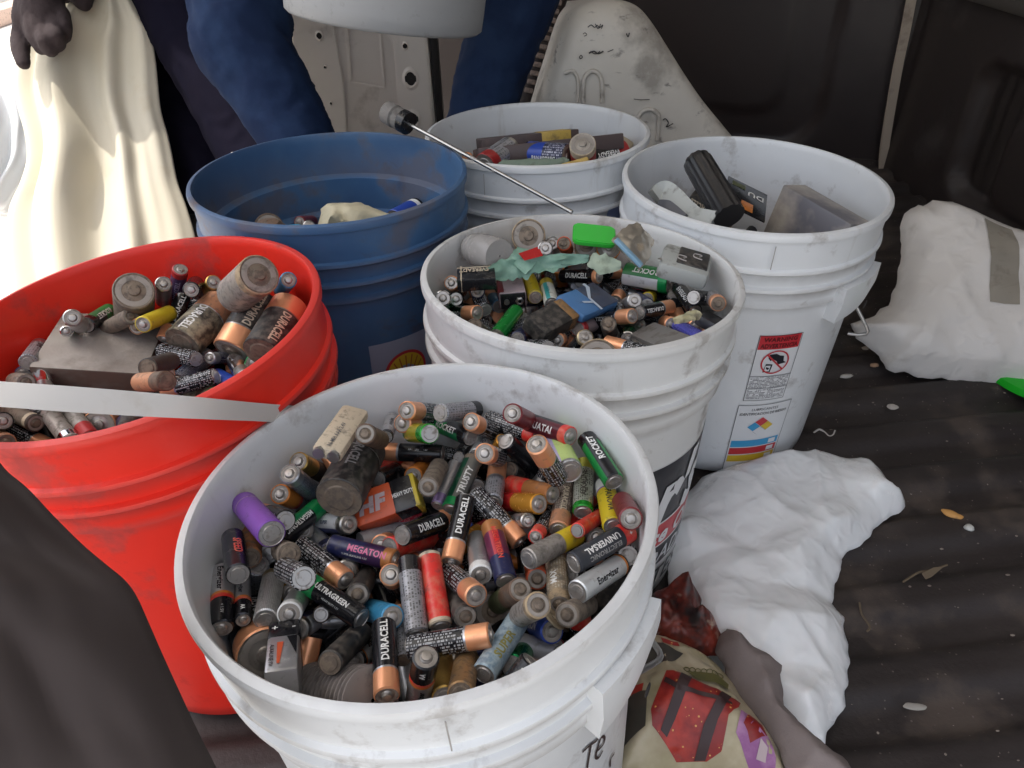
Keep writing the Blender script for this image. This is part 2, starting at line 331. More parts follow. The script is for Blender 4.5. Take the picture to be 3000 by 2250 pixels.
# wrappers: (zones from the negative end, words used for it, lettering)
DES = {
    'dur': ([(0.7, 'black'), (0.725, 'silver'), (1, 'copper')], 'black battery with copper end and bold white lettering', [('DURACELL', 0.34, 6.6, 'white', -1, 0)]),
    'durf': ([(0.7, 'blackprint'), (0.725, 'silver'), (1, 'copper')], 'black battery with copper end and rows of fine print', []),
    'durg': ([(0.68, 'greyprint'), (0.705, 'silver'), (1, 'dullcopper')], 'worn grey battery with dull copper end', []),
    'durt': ([(0.7, 'black'), (0.735, 'silver'), (1, 'copper')], 'black battery with copper end and small white marks', [('AA     LR6', 0.45, 2.2, 'white', -1, 20), ('1.5V', 0.25, 2.0, 'white', -1, 20)]),
    'energ': ([(0.5, 'silverp'), (0.54, 'orange'), (0.6, 'red'), (1, 'black')], 'silver and black battery with orange flash and black lettering', [('Energizer', 0.27, 5.6, 'black', 1, 10), ('+ 1.5V', 0.8, 3.0, 'white', 1, 0)]),
    'energ2': ([(0.55, 'silverp'), (0.59, 'orange'), (0.64, 'red'), (1, 'black')], 'silver and black battery with orange flash', [('Energizer', 0.3, 5.0, 'black', 1, 10), ('AA', 0.84, 4.5, 'white', 1, 0)]),
    'energw': ([(0.92, 'silverw'), (0.96, 'orange'), (1, 'black')], 'silver white battery with black lettering and orange flash', [('Energizer', 0.5, 6.4, 'black', 1, 12)]),
    'silver': ([(0.88, 'silverprint'), (1, 'brass')], 'plain silver battery with faint stripes', []),
    'silver2': ([(0.12, 'steel'), (0.9, 'silverp'), (1, 'steel')], 'dull silver battery', []),
    'goldsilver': ([(0.7, 'silverp'), (1, 'gold')], 'silver battery with gold end', []),
    'grayblk': ([(0.78, 'greyprint'), (1, 'black')], 'grey battery with black top and fine print', []),
    'red': ([(0.06, 'cream'), (0.94, 'red'), (1, 'cream')], 'scuffed red battery', []),
    'redlab': ([(0.1, 'silver'), (0.93, 'pinkred'), (1, 'brass')], 'pinkish red battery with rows of white print', [('HEAVY DUTY  R6  SIZE AA', 0.5, 2.0, 'white', 1, 25), ('1.5V  UM-3  EXPLOSION', 0.5, 2.0, 'white', 1, -5)]),
    'red2': ([(1, 'red')], 'bright red battery with tiny white print', [('* * * * *', 0.5, 2.6, 'white', 1, -20)]),
    'maroon': ([(1, 'maroon')], 'dark red battery', []),
    'ultra': ([(0.75, 'black'), (1, 'green')], 'black battery with green end and white lettering', [('ULTRAGREEN', 0.47, 5.2, 'white', -1, 15), ('HEAVY DUTY 1.5V', 0.42, 2.0, 'white', -1, -25)]),
    'nega': ([(0.12, 'black'), (0.74, 'blackgreen'), (1, 'green')], 'black battery with green cap and green stripe', [('MEGATRONIC', 0.42, 5.4, 'white', -1, -5)]),
    'purple': ([(0.82, 'purple'), (0.83, 'cream'), (1, 'purple')], 'purple rechargeable cell', []),
    'rusty': ([(1, 'rust')], 'rusty orange brown battery', []),
    'speed': ([(0.4, 'black'), (1, 'black')], 'black battery with red capital letters', [('SPEED', 0.5, 7.5, 'red', -1, 20)]),
    'greentop': ([(0.8, 'greyprint'), (1, 'silver')], 'grey battery with pale green end disc', [('EVE', 0.6, 6, 'black', -1, 0)]),
    'orange': ([(0.45, 'silverp'), (0.55, 'red'), (1, 'orange')], 'orange battery with silver lower half', []),
    'orange2': ([(0.3, 'pinkred'), (1, 'orange')], 'bright orange ended battery', []),
    'silblue': ([(0.8, 'navysilver'), (1, 'silverp')], 'scratched silver and navy battery', []),
    'goldblk': ([(0.55, 'darkbrown'), (1, 'gold')], 'gold and dark brown battery', []),
    'darkD': ([(0.72, 'dirtyblack'), (0.74, 'steel'), (1, 'darkbrown')], 'fat grimy dark brown cell', [('DURACELL', 0.6, 9, 'greyc', -1, -15)]),
    'copD': ([(0.7, 'black'), (0.72, 'silver'), (1, 'copper')], 'fat copper topped cell', [('DURACELL', 0.36, 9, 'white', -1, -20)]),
    'copDw': ([(0.62, 'peeled'), (0.64, 'silver'), (1, 'dullcopper')], 'fat copper topped cell with its black label scraped', [('DURACELL', 0.34, 9.5, 'white', -1, -35)]),
    'copDn': ([(0.66, 'dirtyblack'), (0.68, 'steel'), (1, 'copper')], 'fat black and copper cell with worn white lettering', [('DURACELL', 0.34, 9.5, 'cream', -1, 5)]),
    'brown': ([(1, 'brown')], 'dirty brown battery', []),
    'brownend': ([(0.3, 'brown'), (1, 'dullcopper')], 'brown and dull copper battery', []),
    'silgr': ([(0.1, 'black'), (1, 'silverp')], 'thin silver battery with dark print lines', [('ALKALINE', 0.5, 4, 'black', 1, 0)]),
    'grnyel': ([(0.25, 'greenb'), (0.9, 'yellowgreen'), (1, 'greenb')], 'shiny green and yellow battery', []),
    'rocket': ([(0.18, 'black'), (0.55, 'blackgreen'), (1, 'green')], 'green battery with bold slanted white capitals', [('ROCKET', 0.52, 7.4, 'white', -1, -5)]),
    'rocket2': ([(0.8, 'greenblk'), (1, 'black')], 'green battery with black top and tilted white capitals', [('ROCKET', 0.62, 7.0, 'white', 1, 18)]),
    'blk': ([(1, 'black')], 'plain black battery', []),
    'blkdirty': ([(1, 'dirtyblack')], 'grimy black battery', []),
    'blkprint': ([(1, 'blackprint')], 'black battery with white fine print', []),
    'tan': ([(0.1, 'tan'), (0.85, 'tanprint'), (1, 'tan')], 'dirty tan battery with traces of white print', [('MAX', 0.6, 6.5, 'white', -1, 20)]),
    'dirty': ([(1, 'dirtygrey')], 'grimy grey brown battery', []),
    'hw': ([(0.85, 'bluewhite'), (1, 'steel')], 'white and blue battery with a red plus sign', [('+', 0.2, 6, 'red', 1, 10), ('SUPER', 0.5, 4, 'navy', 1, -5)]),
    'blue': ([(0.15, 'steel'), (1, 'lightblue')], 'light blue battery', []),
    'navy': ([(1, 'navy')], 'navy blue battery', []),
    'mega': ([(0.55, 'navy'), (0.85, 'navymaroon'), (1, 'orangebrown')], 'navy battery with pink lettering', [('MEGATON', 0.62, 6.8, 'pink', 1, -10), ('SUPER ALKALINE 1.5V', 0.45, 2.2, 'white', 1, 30)]),
    'mega2': ([(0.35, 'navy'), (0.62, 'purplered'), (0.78, 'purplered'), (1, 'orangebrown')], 'purple and red battery with orange brown top', [('MEGATRON', 0.55, 5.5, 'red', -1, 10)]),
    'durs': ([(0.9, 'black'), (1, 'copper')], 'black battery lettered in heavy white capitals', [('DURACELL', 0.5, 8.0, 'white', 1, -5)]),
    'blkred': ([(0.8, 'blackprint'), (1, 'red')], 'black battery with bright red end and white print', []),
    'blkred2': ([(0.72, 'blackprint'), (1, 'red')], 'thin black battery with red end', []),
    'redblk': ([(0.2, 'red'), (0.9, 'blackprint'), (1, 'silver')], 'red ended dark battery', []),
    'huat': ([(0.86, 'maroonblk'), (1, 'red')], 'maroon battery with white capitals and red end', [('HUATAI', 0.45, 8.0, 'white', 1, 5)]),
    'lilac': ([(0.05, 'steel'), (1, 'palegreen')], 'pale green and lilac rechargeable cell', []),
    'power': ([(1, 'silverw')], 'silver battery with red and white POWER style lettering', [('POWER', 0.5, 7.0, 'greyd', 1, 0)]),
    'enerdark': ([(0.8, 'black'), (0.88, 'red'), (1, 'black')], 'black battery with red stripe and slanted white lettering', [('Energizer', 0.45, 6.5, 'white', -1, 5)]),
    'trusty': ([(0.14, 'green'), (0.9, 'greygreen'), (1, 'dirtygrey')], 'grey and dark green battery with wide white capitals', [('TRUSTY', 0.48, 7.6, 'white', 1, 5)]),
    'slimsil': ([(0.2, 'purplesil'), (1, 'silverp')], 'thin shiny silver and purple battery', []),
    'coptop': ([(0.45, 'greyprint'), (0.52, 'silver'), (1, 'copper')], 'copper battery with grey printed lower half', []),
    'redor': ([(0.45, 'red'), (1, 'orangebrown')], 'red and dull orange battery', []),
    'redor2': ([(0.42, 'redgloss'), (1, 'orangeg')], 'glossy red battery with golden orange end', []),
    'durfade': ([(0.3, 'dullcopper'), (1, 'brownprint')], 'faded brown battery with white capitals', [('DURACELL', 0.55, 6.0, 'cream', -1, 5)]),
    'gsg': ([(0.1, 'greenb'), (0.78, 'silverprint2'), (1, 'goldg')], 'silver battery with gold top and green base', [('ALKALINE', 0.45, 6.0, 'darkbrown', 1, 0)]),
    'panov': ([(0.73, 'yellow'), (0.76, 'purple'), (1, 'whitep')], 'yellow battery with white cap and slanted dark lettering', [('PANOVA', 0.42, 6.6, 'darkbrown', -1, 12)]),
    'yelsil': ([(0.6, 'silverdirty'), (0.98, 'yellow'), (1, 'yellow')], 'worn silver battery with yellow end', [('+', 0.78, 4, 'black', 1, 0)]),
    'univ': ([(0.8, 'charcoal'), (1, 'red')], 'charcoal battery with bold white capitals and red end', [('UNIVERSAL', 0.44, 6.2, 'white', -1, -12), ('ELECTRONIC', 0.44, 4.8, 'greyc', -1, 30), ('+', 0.9, 4.5, 'white', -1, 10)]),
    'silring': ([(0.85, 'silverp'), (1, 'whitep')], 'silver battery with pale ring round its end', []),
    'grnbrn': ([(0.5, 'greenbrown'), (1, 'brown')], 'greenish brown battery', []),
    'redend': ([(1, 'redor')], 'orange red battery seen end on', []),
    'superb': ([(1, 'bluewash')], 'long pale blue and white battery with worn yellow lettering', [('SUPER', 0.42, 8.2, 'yelnavy', 1, 5)]),
    'greenmet': ([(0.9, 'greenmet'), (1, 'chrome')], 'metallic green battery with bright silver rim', []),
    'bluewht': ([(1, 'royal')], 'royal blue battery with white capitals', [('NOVA', 0.55, 7.5, 'white', -1, 0)]),
    'yellow': ([(0.08, 'yellowd'), (1, 'yellow')], 'yellow battery', []),
    'yelwht': ([(0.75, 'whiteteal'), (1, 'yellowd')], 'white and teal battery with yellow end', [('ALKA', 0.4, 5, 'teal', 1, 0)]),
    'greenlt': ([(0.12, 'steel'), (1, 'greenb2')], 'long bright green cylinder with silver end', []),
    'rockC': ([(0.8, 'greenwhite'), (1, 'green')], 'fat green and black cell with a white label', [('ROCKET', 0.5, 9, 'white', -1, -30)]),
    'dur5': ([(0.62, 'black'), (0.65, 'silver'), (1, 'copper')], 'black battery with bright copper end', [('DURACELL', 0.32, 5.6, 'white', -1, 0)]),
    'cop5': ([(0.58, 'blackprint'), (0.6, 'silver'), (1, 'copper')], 'copper ended black battery', []),
    'copblue': ([(0.5, 'tealblue'), (1, 'dullcopper')], 'copper and blue battery', []),
    'pinkw': ([(0.2, 'redring'), (1, 'pinkgrey')], 'pinkish white battery with a red ring', []),
    'e3c': ([(0.9, 'black'), (1, 'brass')], 'black battery with boxy white letters and brass end', [('E3C LE', 0.5, 6, 'white', 1, 0)]),
    'tanD': ([(1, 'tan')], 'fat tan cell with ringed end', []),
    'bw': ([(1, 'bluewash')], 'pale blue and white battery', []),
    'siltan': ([(0.85, 'silverdirty'), (1, 'tan')], 'worn silver and tan battery', []),
    'foil': ([(1, 'foilblue')], 'purple blue foil wrapped battery', []),
    'slimbw': ([(1, 'blackprint')], 'thin black battery with white block letters', [('BLANTES', 0.5, 5.0, 'white', 1, 0)]),
    'eready': ([(0.9, 'black'), (1, 'black')], 'black battery with white capitals and a smaller line below', [('EVEREADY', 0.5, 7, 'white', 1, 0)]),
    'maxcell': ([(0.85, 'purpledk'), (1, 'redd')], 'purple battery with pale lettering', [('MAXCELL', 0.5, 6.5, 'lilac', 1, 0)]),
    'blueyel': ([(0.55, 'navy'), (0.75, 'navy'), (1, 'navy')], 'navy battery with a yellow stripe', [('|||||||||||||||', 0.45, 4.5, 'yellowd', 1, 25)]),
    'silshine': ([(0.3, 'steel'), (1, 'chrome')], 'bright silver battery', []),
    'tanband': ([(0.82, 'dirtygrey'), (0.92, 'cream'), (1, 'darkbrown')], 'dark brown battery with cream band', []),
    'silshort': ([(0.8, 'silverdirty'), (0.94, 'chrome'), (1, 'silverdirty')], 'silver grey battery with a bright band', []),
    'redsil': ([(0.65, 'silverdirty'), (1, 'redd')], 'silver battery with red lower end', []),
    'gold': ([(1, 'gold')], 'brass coloured battery', []),
    'goldbr': ([(1, 'goldbrown')], 'golden brown battery', []),
    'pana': ([(0.06, 'chrome'), (0.5, 'royal'), (1, 'navyprint')], 'blue and silver cell with white lettering', [('PANASONIC', 0.55, 8, 'white', 1, 15)]),
    'redG': ([(0.55, 'black'), (0.8, 'redd'), (1, 'cream')], 'red and cream cell with a big white letter', [('G', 0.62, 16, 'white', 1, 0)]),
    'everr': ([(0.05, 'chrome'), (0.72, 'black'), (1, 'redd')], 'black and red cell with white lettering', [('EVEREADY', 0.42, 8, 'white', -1, -10)]),
    'greyZ': ([(0.25, 'redd'), (0.9, 'greyprint'), (1, 'steel')], 'grey printed cell with red end', [('SUPER', 0.6, 9, 'greyc', 1, 0)]),
    'blueAA': ([(0.75, 'royal'), (0.9, 'whitep'), (1, 'black')], 'royal blue and white cell', [('SUPER', 0.5, 6, 'white', 1, 0)]),
}
# every battery: bucket, size, look, negative end, positive end (metres), label
BATTERIES = [
    ('A', 'AA', 'dur', -0.0812, 0.267, 0.2841, -0.0729, 0.2184, 0.2883, 'black battery with copper end and bold white lettering nearest left of the brass coloured battery'),
    ('A', '18', 'lilac', 0.0379, 0.3671, 0.3087, 0.0284, 0.4296, 0.2935, 'pale green and lilac rechargeable cell, in the front white bucket'),
    ('A', 'AA', 'energ', -0.1929, 0.3156, 0.2797, -0.1783, 0.2684, 0.283, 'silver and black battery with orange flash and black lettering, in the front white bucket'),
    ('A', 'AA', 'grayblk', -0.0623, 0.2653, 0.2765, -0.0702, 0.3126, 0.2887, 'grey battery with black top and fine print nearest left of the scuffed red battery'),
    ('A', 'AA', 'red', -0.0484, 0.2711, 0.2748, -0.058, 0.3187, 0.2846, 'scuffed red battery, in the front white bucket'),
    ('A', 'AA', 'durf', -0.0653, 0.2524, 0.2808, -0.0169, 0.2524, 0.2914, 'black battery with copper end and rows of fine print nearest above the brass coloured battery'),
    ('A', 'AA', 'superb', -0.0212, 0.2319, 0.2845, -0.0007, 0.2755, 0.2733, 'long pale blue and white battery with worn yellow lettering, in the front white bucket'),
    ('A', 'AA', 'dur', -0.0353, 0.3688, 0.2848, -0.0444, 0.3216, 0.2732, 'black battery copper end white lettering nearest above left of the purple and red battery'),
    ('A', 'AA', 'univ', 0.0342, 0.2976, 0.2967, 0.0739, 0.3268, 0.2919, 'charcoal battery with bold white capitals and red end, in the front white bucket'),
    ('A', 'AA', 'energw', 0.0346, 0.2767, 0.2956, 0.0663, 0.3107, 0.2786, 'silver white battery black lettering orange flash nearest below the charcoal battery with red end'),
    ('A', 'AA', 'rocket2', 0.0668, 0.3573, 0.3071, 0.0529, 0.4048, 0.306, 'green battery with black top and tilted white capitals, in the front white bucket'),
    ('A', 'AA', 'gsg', 0.0459, 0.3538, 0.2825, 0.0521, 0.4029, 0.2833, 'silver battery with gold top and green base, in the front white bucket'),
    ('A', 'AA', 'panov', 0.0634, 0.3305, 0.2929, 0.0643, 0.3791, 0.2837, 'yellow battery with white cap and slanted dark lettering, in the front white bucket'),
    ('A', 'AA', 'yelsil', 0.0064, 0.3073, 0.2904, 0.0409, 0.3399, 0.2762, 'worn silver battery with yellow end, in the front white bucket'),
    ('A', 'AAA', 'red2', 0.0393, 0.3275, 0.2929, 0.0606, 0.3603, 0.2726, 'thin bright red battery with tiny white print, in the front white bucket'),
    ('A', 'AA', 'blkred', -0.0201, 0.4585, 0.2843, 0.0181, 0.4275, 0.2902, 'black battery with bright red end and white print, in the front white bucket'),
    ('A', 'AA', 'huat', 0.0114, 0.4344, 0.2995, 0.0406, 0.3974, 0.3146, 'maroon battery with white capitals and red end, in the front white bucket'),
    ('A', 'AA', 'rocket', -0.0331, 0.4272, 0.2918, -0.0629, 0.464, 0.2778, 'green battery with bold slanted white capitals, in the front white bucket'),
    ('A', 'AA', 'ultra', -0.0961, 0.2744, 0.2802, -0.1356, 0.3043, 0.2796, 'black battery green end white lettering nearest below left of the navy battery with pink lettering'),
    ('A', 'AA', 'durf', -0.1474, 0.3388, 0.2752, -0.1111, 0.3053, 0.278, 'black battery copper end fine print nearest left of the navy battery with pink lettering'),
    ('A', 'AA', 'nega', -0.164, 0.3394, 0.2781, -0.1459, 0.384, 0.2663, 'black battery with green cap and green stripe, in the front white bucket'),
    ('A', '18', 'purple', -0.1533, 0.3152, 0.3133, -0.1893, 0.3646, 0.291, 'purple rechargeable cell, in the front white bucket'),
    ('A', 'AAA', 'energ2', -0.1816, 0.3138, 0.2712, -0.167, 0.2739, 0.2829, 'thin silver and black battery with orange flash, in the front white bucket'),
    ('A', 'AA', 'silver', -0.1523, 0.2717, 0.2861, -0.1623, 0.3172, 0.2696, 'plain silver battery with faint stripes, in the front white bucket'),
    ('A', 'AA', 'silring', -0.1441, 0.3083, 0.2619, -0.1364, 0.2702, 0.2926, 'silver battery with pale ring round its end nearest below right of the rusty orange battery'),
    ('A', 'D', 'copD', -0.18, 0.3056, 0.2417, -0.1528, 0.259, 0.269, 'fat copper topped cell, in the front white bucket'),
    ('A', 'AAA', 'durg', -0.1323, 0.2661, 0.2438, -0.1274, 0.3081, 0.2315, 'thin worn grey battery with dull copper end nearest below right of the rusty orange battery'),
    ('A', 'AA', 'redlab', -0.1142, 0.3759, 0.2435, -0.0697, 0.3887, 0.261, 'pinkish red battery with rows of white print, in the front white bucket'),
    ('A', 'AA', 'durf', -0.0296, 0.3762, 0.2827, 0.002, 0.3405, 0.2695, 'black battery copper end fine print nearest above the purple and red battery'),
    ('A', 'AA', 'trusty', -0.0469, 0.3714, 0.2715, -0.0315, 0.418, 0.2781, 'grey and dark green battery with wide white capitals, in the front white bucket'),
    ('A', 'AA', 'coptop', -0.0167, 0.3737, 0.2753, -0.013, 0.4225, 0.2684, 'copper battery with grey printed lower half, in the front white bucket'),
    ('A', 'AA', 'mega2', -0.0081, 0.2969, 0.283, -0.0176, 0.3455, 0.2816, 'purple and red battery with orange brown top, in the front white bucket'),
    ('A', 'AA', 'silring', -0.028, 0.3475, 0.266, -0.0239, 0.3014, 0.2836, 'silver battery with pale ring round its end nearest left of the purple and red battery'),
    ('A', 'AA', 'redor2', -0.009, 0.3895, 0.26, 0.016, 0.3575, 0.2883, 'glossy red battery with golden orange end nearest below right of the half copper battery'),
    ('A', 'AA', 'redor', -0.0038, 0.4023, 0.2646, 0.0263, 0.369, 0.2854, 'red and dull orange battery, in the front white bucket'),
    ('A', 'AA', 'durfade', 0.0284, 0.3419, 0.2787, 0.0374, 0.39, 0.2716, 'faded brown battery with white capitals, in the front white bucket'),
    ('A', 'AA', 'tan', 0.0256, 0.3277, 0.267, 0.0243, 0.2799, 0.2797, 'dirty tan battery with traces of white print nearest below the yellow ended silver battery'),
    ('A', 'AA', 'durf', -0.0455, 0.315, 0.2708, -0.0256, 0.2768, 0.2952, 'black battery copper end fine print nearest right of the scuffed red battery'),
    ('A', 'AA', 'durt', -0.0567, 0.4341, 0.2697, -0.1056, 0.4418, 0.2681, 'black battery with copper end and small white marks, in the front white bucket'),
    ('A', 'D', 'darkD', -0.1229, 0.3643, 0.2935, -0.1152, 0.4239, 0.2862, 'fat grimy dark brown cell, in the front white bucket'),
    ('A', 'AAA', 'power', -0.0299, 0.4185, 0.2814, -0.02, 0.4602, 0.2712, 'thin silver battery with red and white POWER style lettering, in the front white bucket'),
    ('A', 'AAA', 'enerdark', -0.0428, 0.4182, 0.2794, -0.0364, 0.4584, 0.2625, 'thin black battery with red stripe and slanted white lettering, in the front white bucket'),
    ('A', 'AA', 'cop5', 0.0291, 0.3645, 0.3055, 0.0141, 0.3493, 0.3502, 'copper ended black battery nearest below left of the pale green cell'),
    ('A', 'AA', 'blk', -0.0061, 0.4181, 0.2946, 0.0179, 0.4294, 0.2528, 'plain black battery nearest below the red ended black battery'),
    ('A', 'AA', 'blkdirty', -0.0046, 0.4156, 0.2676, 0.0144, 0.4372, 0.2273, 'grimy black battery nearest right of the half copper battery'),
    ('A', 'AA', 'durf', -0.0123, 0.4155, 0.2804, -0.0208, 0.3816, 0.3154, 'black battery with copper end and rows of fine print nearest above the half copper battery'),
    ('A', 'AAA', 'slimsil', -0.0574, 0.3771, 0.27, -0.0455, 0.4194, 0.2727, 'thin shiny silver and purple battery, in the front white bucket'),
    ('A', 'AA', 'mega', -0.1265, 0.3385, 0.2754, -0.0806, 0.3202, 0.2784, 'navy battery with pink lettering, in the front white bucket'),
    ('A', 'AA', 'durs', -0.0762, 0.3318, 0.2894, -0.052, 0.3672, 0.2647, 'black battery lettered in heavy white capitals, in the front white bucket'),
    ('A', 'AA', 'red2', -0.0863, 0.332, 0.278, -0.0619, 0.3649, 0.2502, 'bright red battery with tiny white print nearest below right of the pinkish red battery'),
    ('A', 'AA', 'hw', -0.1508, 0.3851, 0.2486, -0.1179, 0.3581, 0.274, 'white blue battery a red plus sign nearest right of the green capped black battery'),
    ('A', 'AA', 'blue', -0.1464, 0.4102, 0.2354, -0.122, 0.3783, 0.2643, 'light blue battery nearest below the fat dark brown cell'),
    ('A', 'AA', 'orange', -0.1647, 0.405, 0.2488, -0.1679, 0.3758, 0.2887, 'orange battery with silver lower half, in the front white bucket'),
    ('A', 'AA', 'silblue', -0.1534, 0.4, 0.2651, -0.1572, 0.3757, 0.3081, 'scratched silver and navy battery, in the front white bucket'),
    ('A', 'AA', 'goldblk', -0.1515, 0.4277, 0.2582, -0.1579, 0.3992, 0.2981, 'gold and dark brown battery, in the front white bucket'),
    ('A', 'AA', 'rusty', -0.1737, 0.3186, 0.2879, -0.1895, 0.36, 0.2659, 'rusty orange brown battery, in the front white bucket'),
    ('A', 'AA', 'speed', -0.1672, 0.2872, 0.3093, -0.1867, 0.3303, 0.2948, 'black battery with red capital letters, in the front white bucket'),
    ('A', 'AA', 'greentop', -0.1722, 0.3227, 0.2756, -0.1857, 0.3364, 0.23, 'grey battery with pale green end disc, in the front white bucket'),
    ('A', 'AA', 'silver2', -0.1699, 0.3362, 0.2708, -0.1819, 0.3736, 0.2406, 'dull silver battery nearest right of the rusty orange battery'),
    ('A', 'AA', 'dirty', -0.141, 0.3037, 0.3071, -0.1601, 0.3358, 0.2746, 'grimy grey brown battery nearest below left of the green capped black battery'),
    ('A', 'AA', 'goldsilver', -0.1608, 0.3435, 0.23, -0.15, 0.3087, 0.2636, 'silver battery with gold end, in the front white bucket'),
    ('A', 'AA', 'blk', -0.1048, 0.4051, 0.2715, -0.0986, 0.4454, 0.2433, 'plain black battery nearest left of the orange ended cell'),
    ('A', 'AA', 'orange2', -0.0719, 0.4488, 0.2451, -0.0776, 0.4075, 0.2718, 'bright orange ended battery, in the front white bucket'),
    ('A', 'AA', 'dirty', -0.0573, 0.4096, 0.2784, -0.0604, 0.3653, 0.3002, 'grimy grey brown battery nearest below right of the orange ended cell'),
    ('A', 'AA', 'brown', -0.1005, 0.4178, 0.3, -0.1014, 0.3832, 0.3354, 'dirty brown battery, in the front white bucket'),
    ('A', 'AAA', 'silgr', -0.0956, 0.4192, 0.3013, -0.0975, 0.4607, 0.2868, 'thin silver battery with dark print lines, in the front white bucket'),
    ('A', 'AA', 'cop5', -0.0644, 0.4645, 0.2881, -0.0793, 0.4287, 0.3188, 'copper ended black battery nearest above left of the slanted white capitals battery'),
    ('A', 'AA', 'cop5', -0.0683, 0.4637, 0.2783, -0.0838, 0.4271, 0.3078, 'copper ended black battery nearest above the green and yellow battery'),
    ('A', 'AA', 'grnyel', -0.0594, 0.397, 0.322, -0.0789, 0.4327, 0.2938, 'shiny green and yellow battery, in the front white bucket'),
    ('A', 'AA', 'grayblk', -0.0543, 0.4267, 0.3167, -0.0295, 0.4615, 0.2918, 'grey battery with black top and fine print nearest above the slanted white capitals battery'),
    ('A', 'AA', 'durf', -0.0139, 0.4536, 0.2725, -0.032, 0.4253, 0.3088, 'black battery copper end fine print nearest left of the red ended black battery'),
    ('A', 'AA', 'maroon', 0.0113, 0.4305, 0.3036, -0.0005, 0.3968, 0.3379, 'dark red battery nearest above right of the red ended black battery'),
    ('A', 'AA', 'blkdirty', -0.1058, 0.2359, 0.2938, -0.0986, 0.2754, 0.2649, 'grimy black battery nearest left of the brass coloured battery'),
    ('A', 'AA', 'energw', -0.0942, 0.2935, 0.2301, -0.1004, 0.257, 0.263, 'silver white battery with black lettering and orange flash nearest left of the brass coloured battery'),
    ('A', 'AA', 'energ2', -0.06, 0.2306, 0.263, -0.0502, 0.2263, 0.3113, 'silver and black battery with orange flash, in the front white bucket'),
    ('A', 'AA', 'gold', -0.043, 0.2227, 0.2772, -0.0491, 0.2642, 0.2508, 'brass coloured battery, in the front white bucket'),
    ('A', 'AA', 'goldbr', -0.0324, 0.2122, 0.2979, -0.0321, 0.2526, 0.2693, 'golden brown battery nearest right of the brass coloured battery'),
    ('A', 'AAA', 'durg', -0.0689, 0.2487, 0.2747, -0.076, 0.2911, 0.2656, 'thin worn grey battery with dull copper end nearest below left of the scuffed red battery'),
    ('A', 'AA', 'greenmet', -0.0054, 0.2437, 0.2723, 0.0052, 0.2802, 0.2405, 'metallic green battery with bright silver rim, in the front white bucket'),
    ('A', 'AA', 'bluewht', 0.0065, 0.2982, 0.2358, 0.0191, 0.2667, 0.2717, 'royal blue battery with white capitals nearest above right of the metallic green battery'),
    ('A', 'AA', 'maroon', 0.0128, 0.3016, 0.2193, 0.0204, 0.2671, 0.254, 'dark red battery nearest above right of the metallic green battery'),
    ('A', 'AA', 'siltan', 0.0005, 0.2715, 0.2824, 0.0101, 0.2469, 0.3242, 'worn silver and tan battery, in the front white bucket'),
    ('A', 'AA', 'grnbrn', -0.0138, 0.3003, 0.2567, 0.001, 0.278, 0.2984, 'greenish brown battery, in the front white bucket'),
    ('A', 'AA', 'redend', 0.0111, 0.3453, 0.2391, 0.0121, 0.3073, 0.2708, 'orange red battery seen end on, in the front white bucket'),
    ('A', 'AA', 'blkdirty', -0.0458, 0.3115, 0.2564, -0.0324, 0.2715, 0.2824, 'grimy black battery nearest below right of the scuffed red battery'),
    ('A', 'C', 'dirty', -0.0286, 0.3176, 0.2107, -0.0175, 0.2961, 0.2538, 'fat grimy grey brown cell, in the front white bucket'),
    ('A', 'AA', 'durg', 0.012, 0.3064, 0.254, 0.0053, 0.3423, 0.2206, 'worn grey battery with dull copper end nearest below left of the yellow ended silver battery'),
    ('A', 'AAA', 'blkred2', 0.0229, 0.3663, 0.2659, 0.0121, 0.3289, 0.2865, 'thin black battery with red end nearest above left of the yellow ended silver battery'),
    ('A', 'AA', 'blkprint', 0.0712, 0.3131, 0.2836, 0.0694, 0.3473, 0.2478, 'black battery with white fine print nearest right of the charcoal battery with red end'),
    ('A', 'AA', 'maroon', 0.0711, 0.3448, 0.3003, 0.0685, 0.3037, 0.3278, 'dark red battery nearest right of the white capped yellow battery'),
    ('A', 'AA', 'goldbr', 0.0199, 0.337, 0.2407, 0.0249, 0.2878, 0.2394, 'golden brown battery nearest below the yellow ended silver battery'),
    ('A', 'AA', 'cop5', -0.0922, 0.3752, 0.2383, -0.0934, 0.3394, 0.2725, 'copper ended black battery nearest below the pinkish red battery'),
    ('A', 'AA', 'durf', -0.0838, 0.3271, 0.2424, -0.081, 0.303, 0.2855, 'black battery copper end fine print nearest left of the scuffed red battery'),
    ('A', 'AA', 'tan', -0.0691, 0.3446, 0.2333, -0.0694, 0.3095, 0.2683, 'dirty tan battery with traces of white print nearest above left of the scuffed red battery'),
    ('A', 'AA', 'navy', -0.1323, 0.3469, 0.2584, -0.1534, 0.3841, 0.2335, 'navy blue battery nearest below right of the green capped black battery'),
    ('A', 'AA', 'hw', -0.1359, 0.3071, 0.2394, -0.1361, 0.2722, 0.2745, 'white blue battery a red plus sign nearest below right of the rusty orange battery'),
    ('A', 'AAA', 'goldblk', -0.1231, 0.2822, 0.275, -0.1278, 0.3126, 0.2436, 'thin gold and dark brown battery, in the front white bucket'),
    ('A', 'AA', 'blkprint', -0.1192, 0.2653, 0.3305, -0.1431, 0.2972, 0.3011, 'black battery with white fine print nearest below the green capped black battery'),
    ('A', 'AA', 'brownend', -0.1166, 0.433, 0.2288, -0.1005, 0.3984, 0.2603, 'brown and dull copper battery nearest above left of the pinkish red battery'),
    ('A', 'AAA', 'silver2', -0.0025, 0.375, 0.2541, 0.0078, 0.3454, 0.285, 'thin dull silver battery, in the front white bucket'),
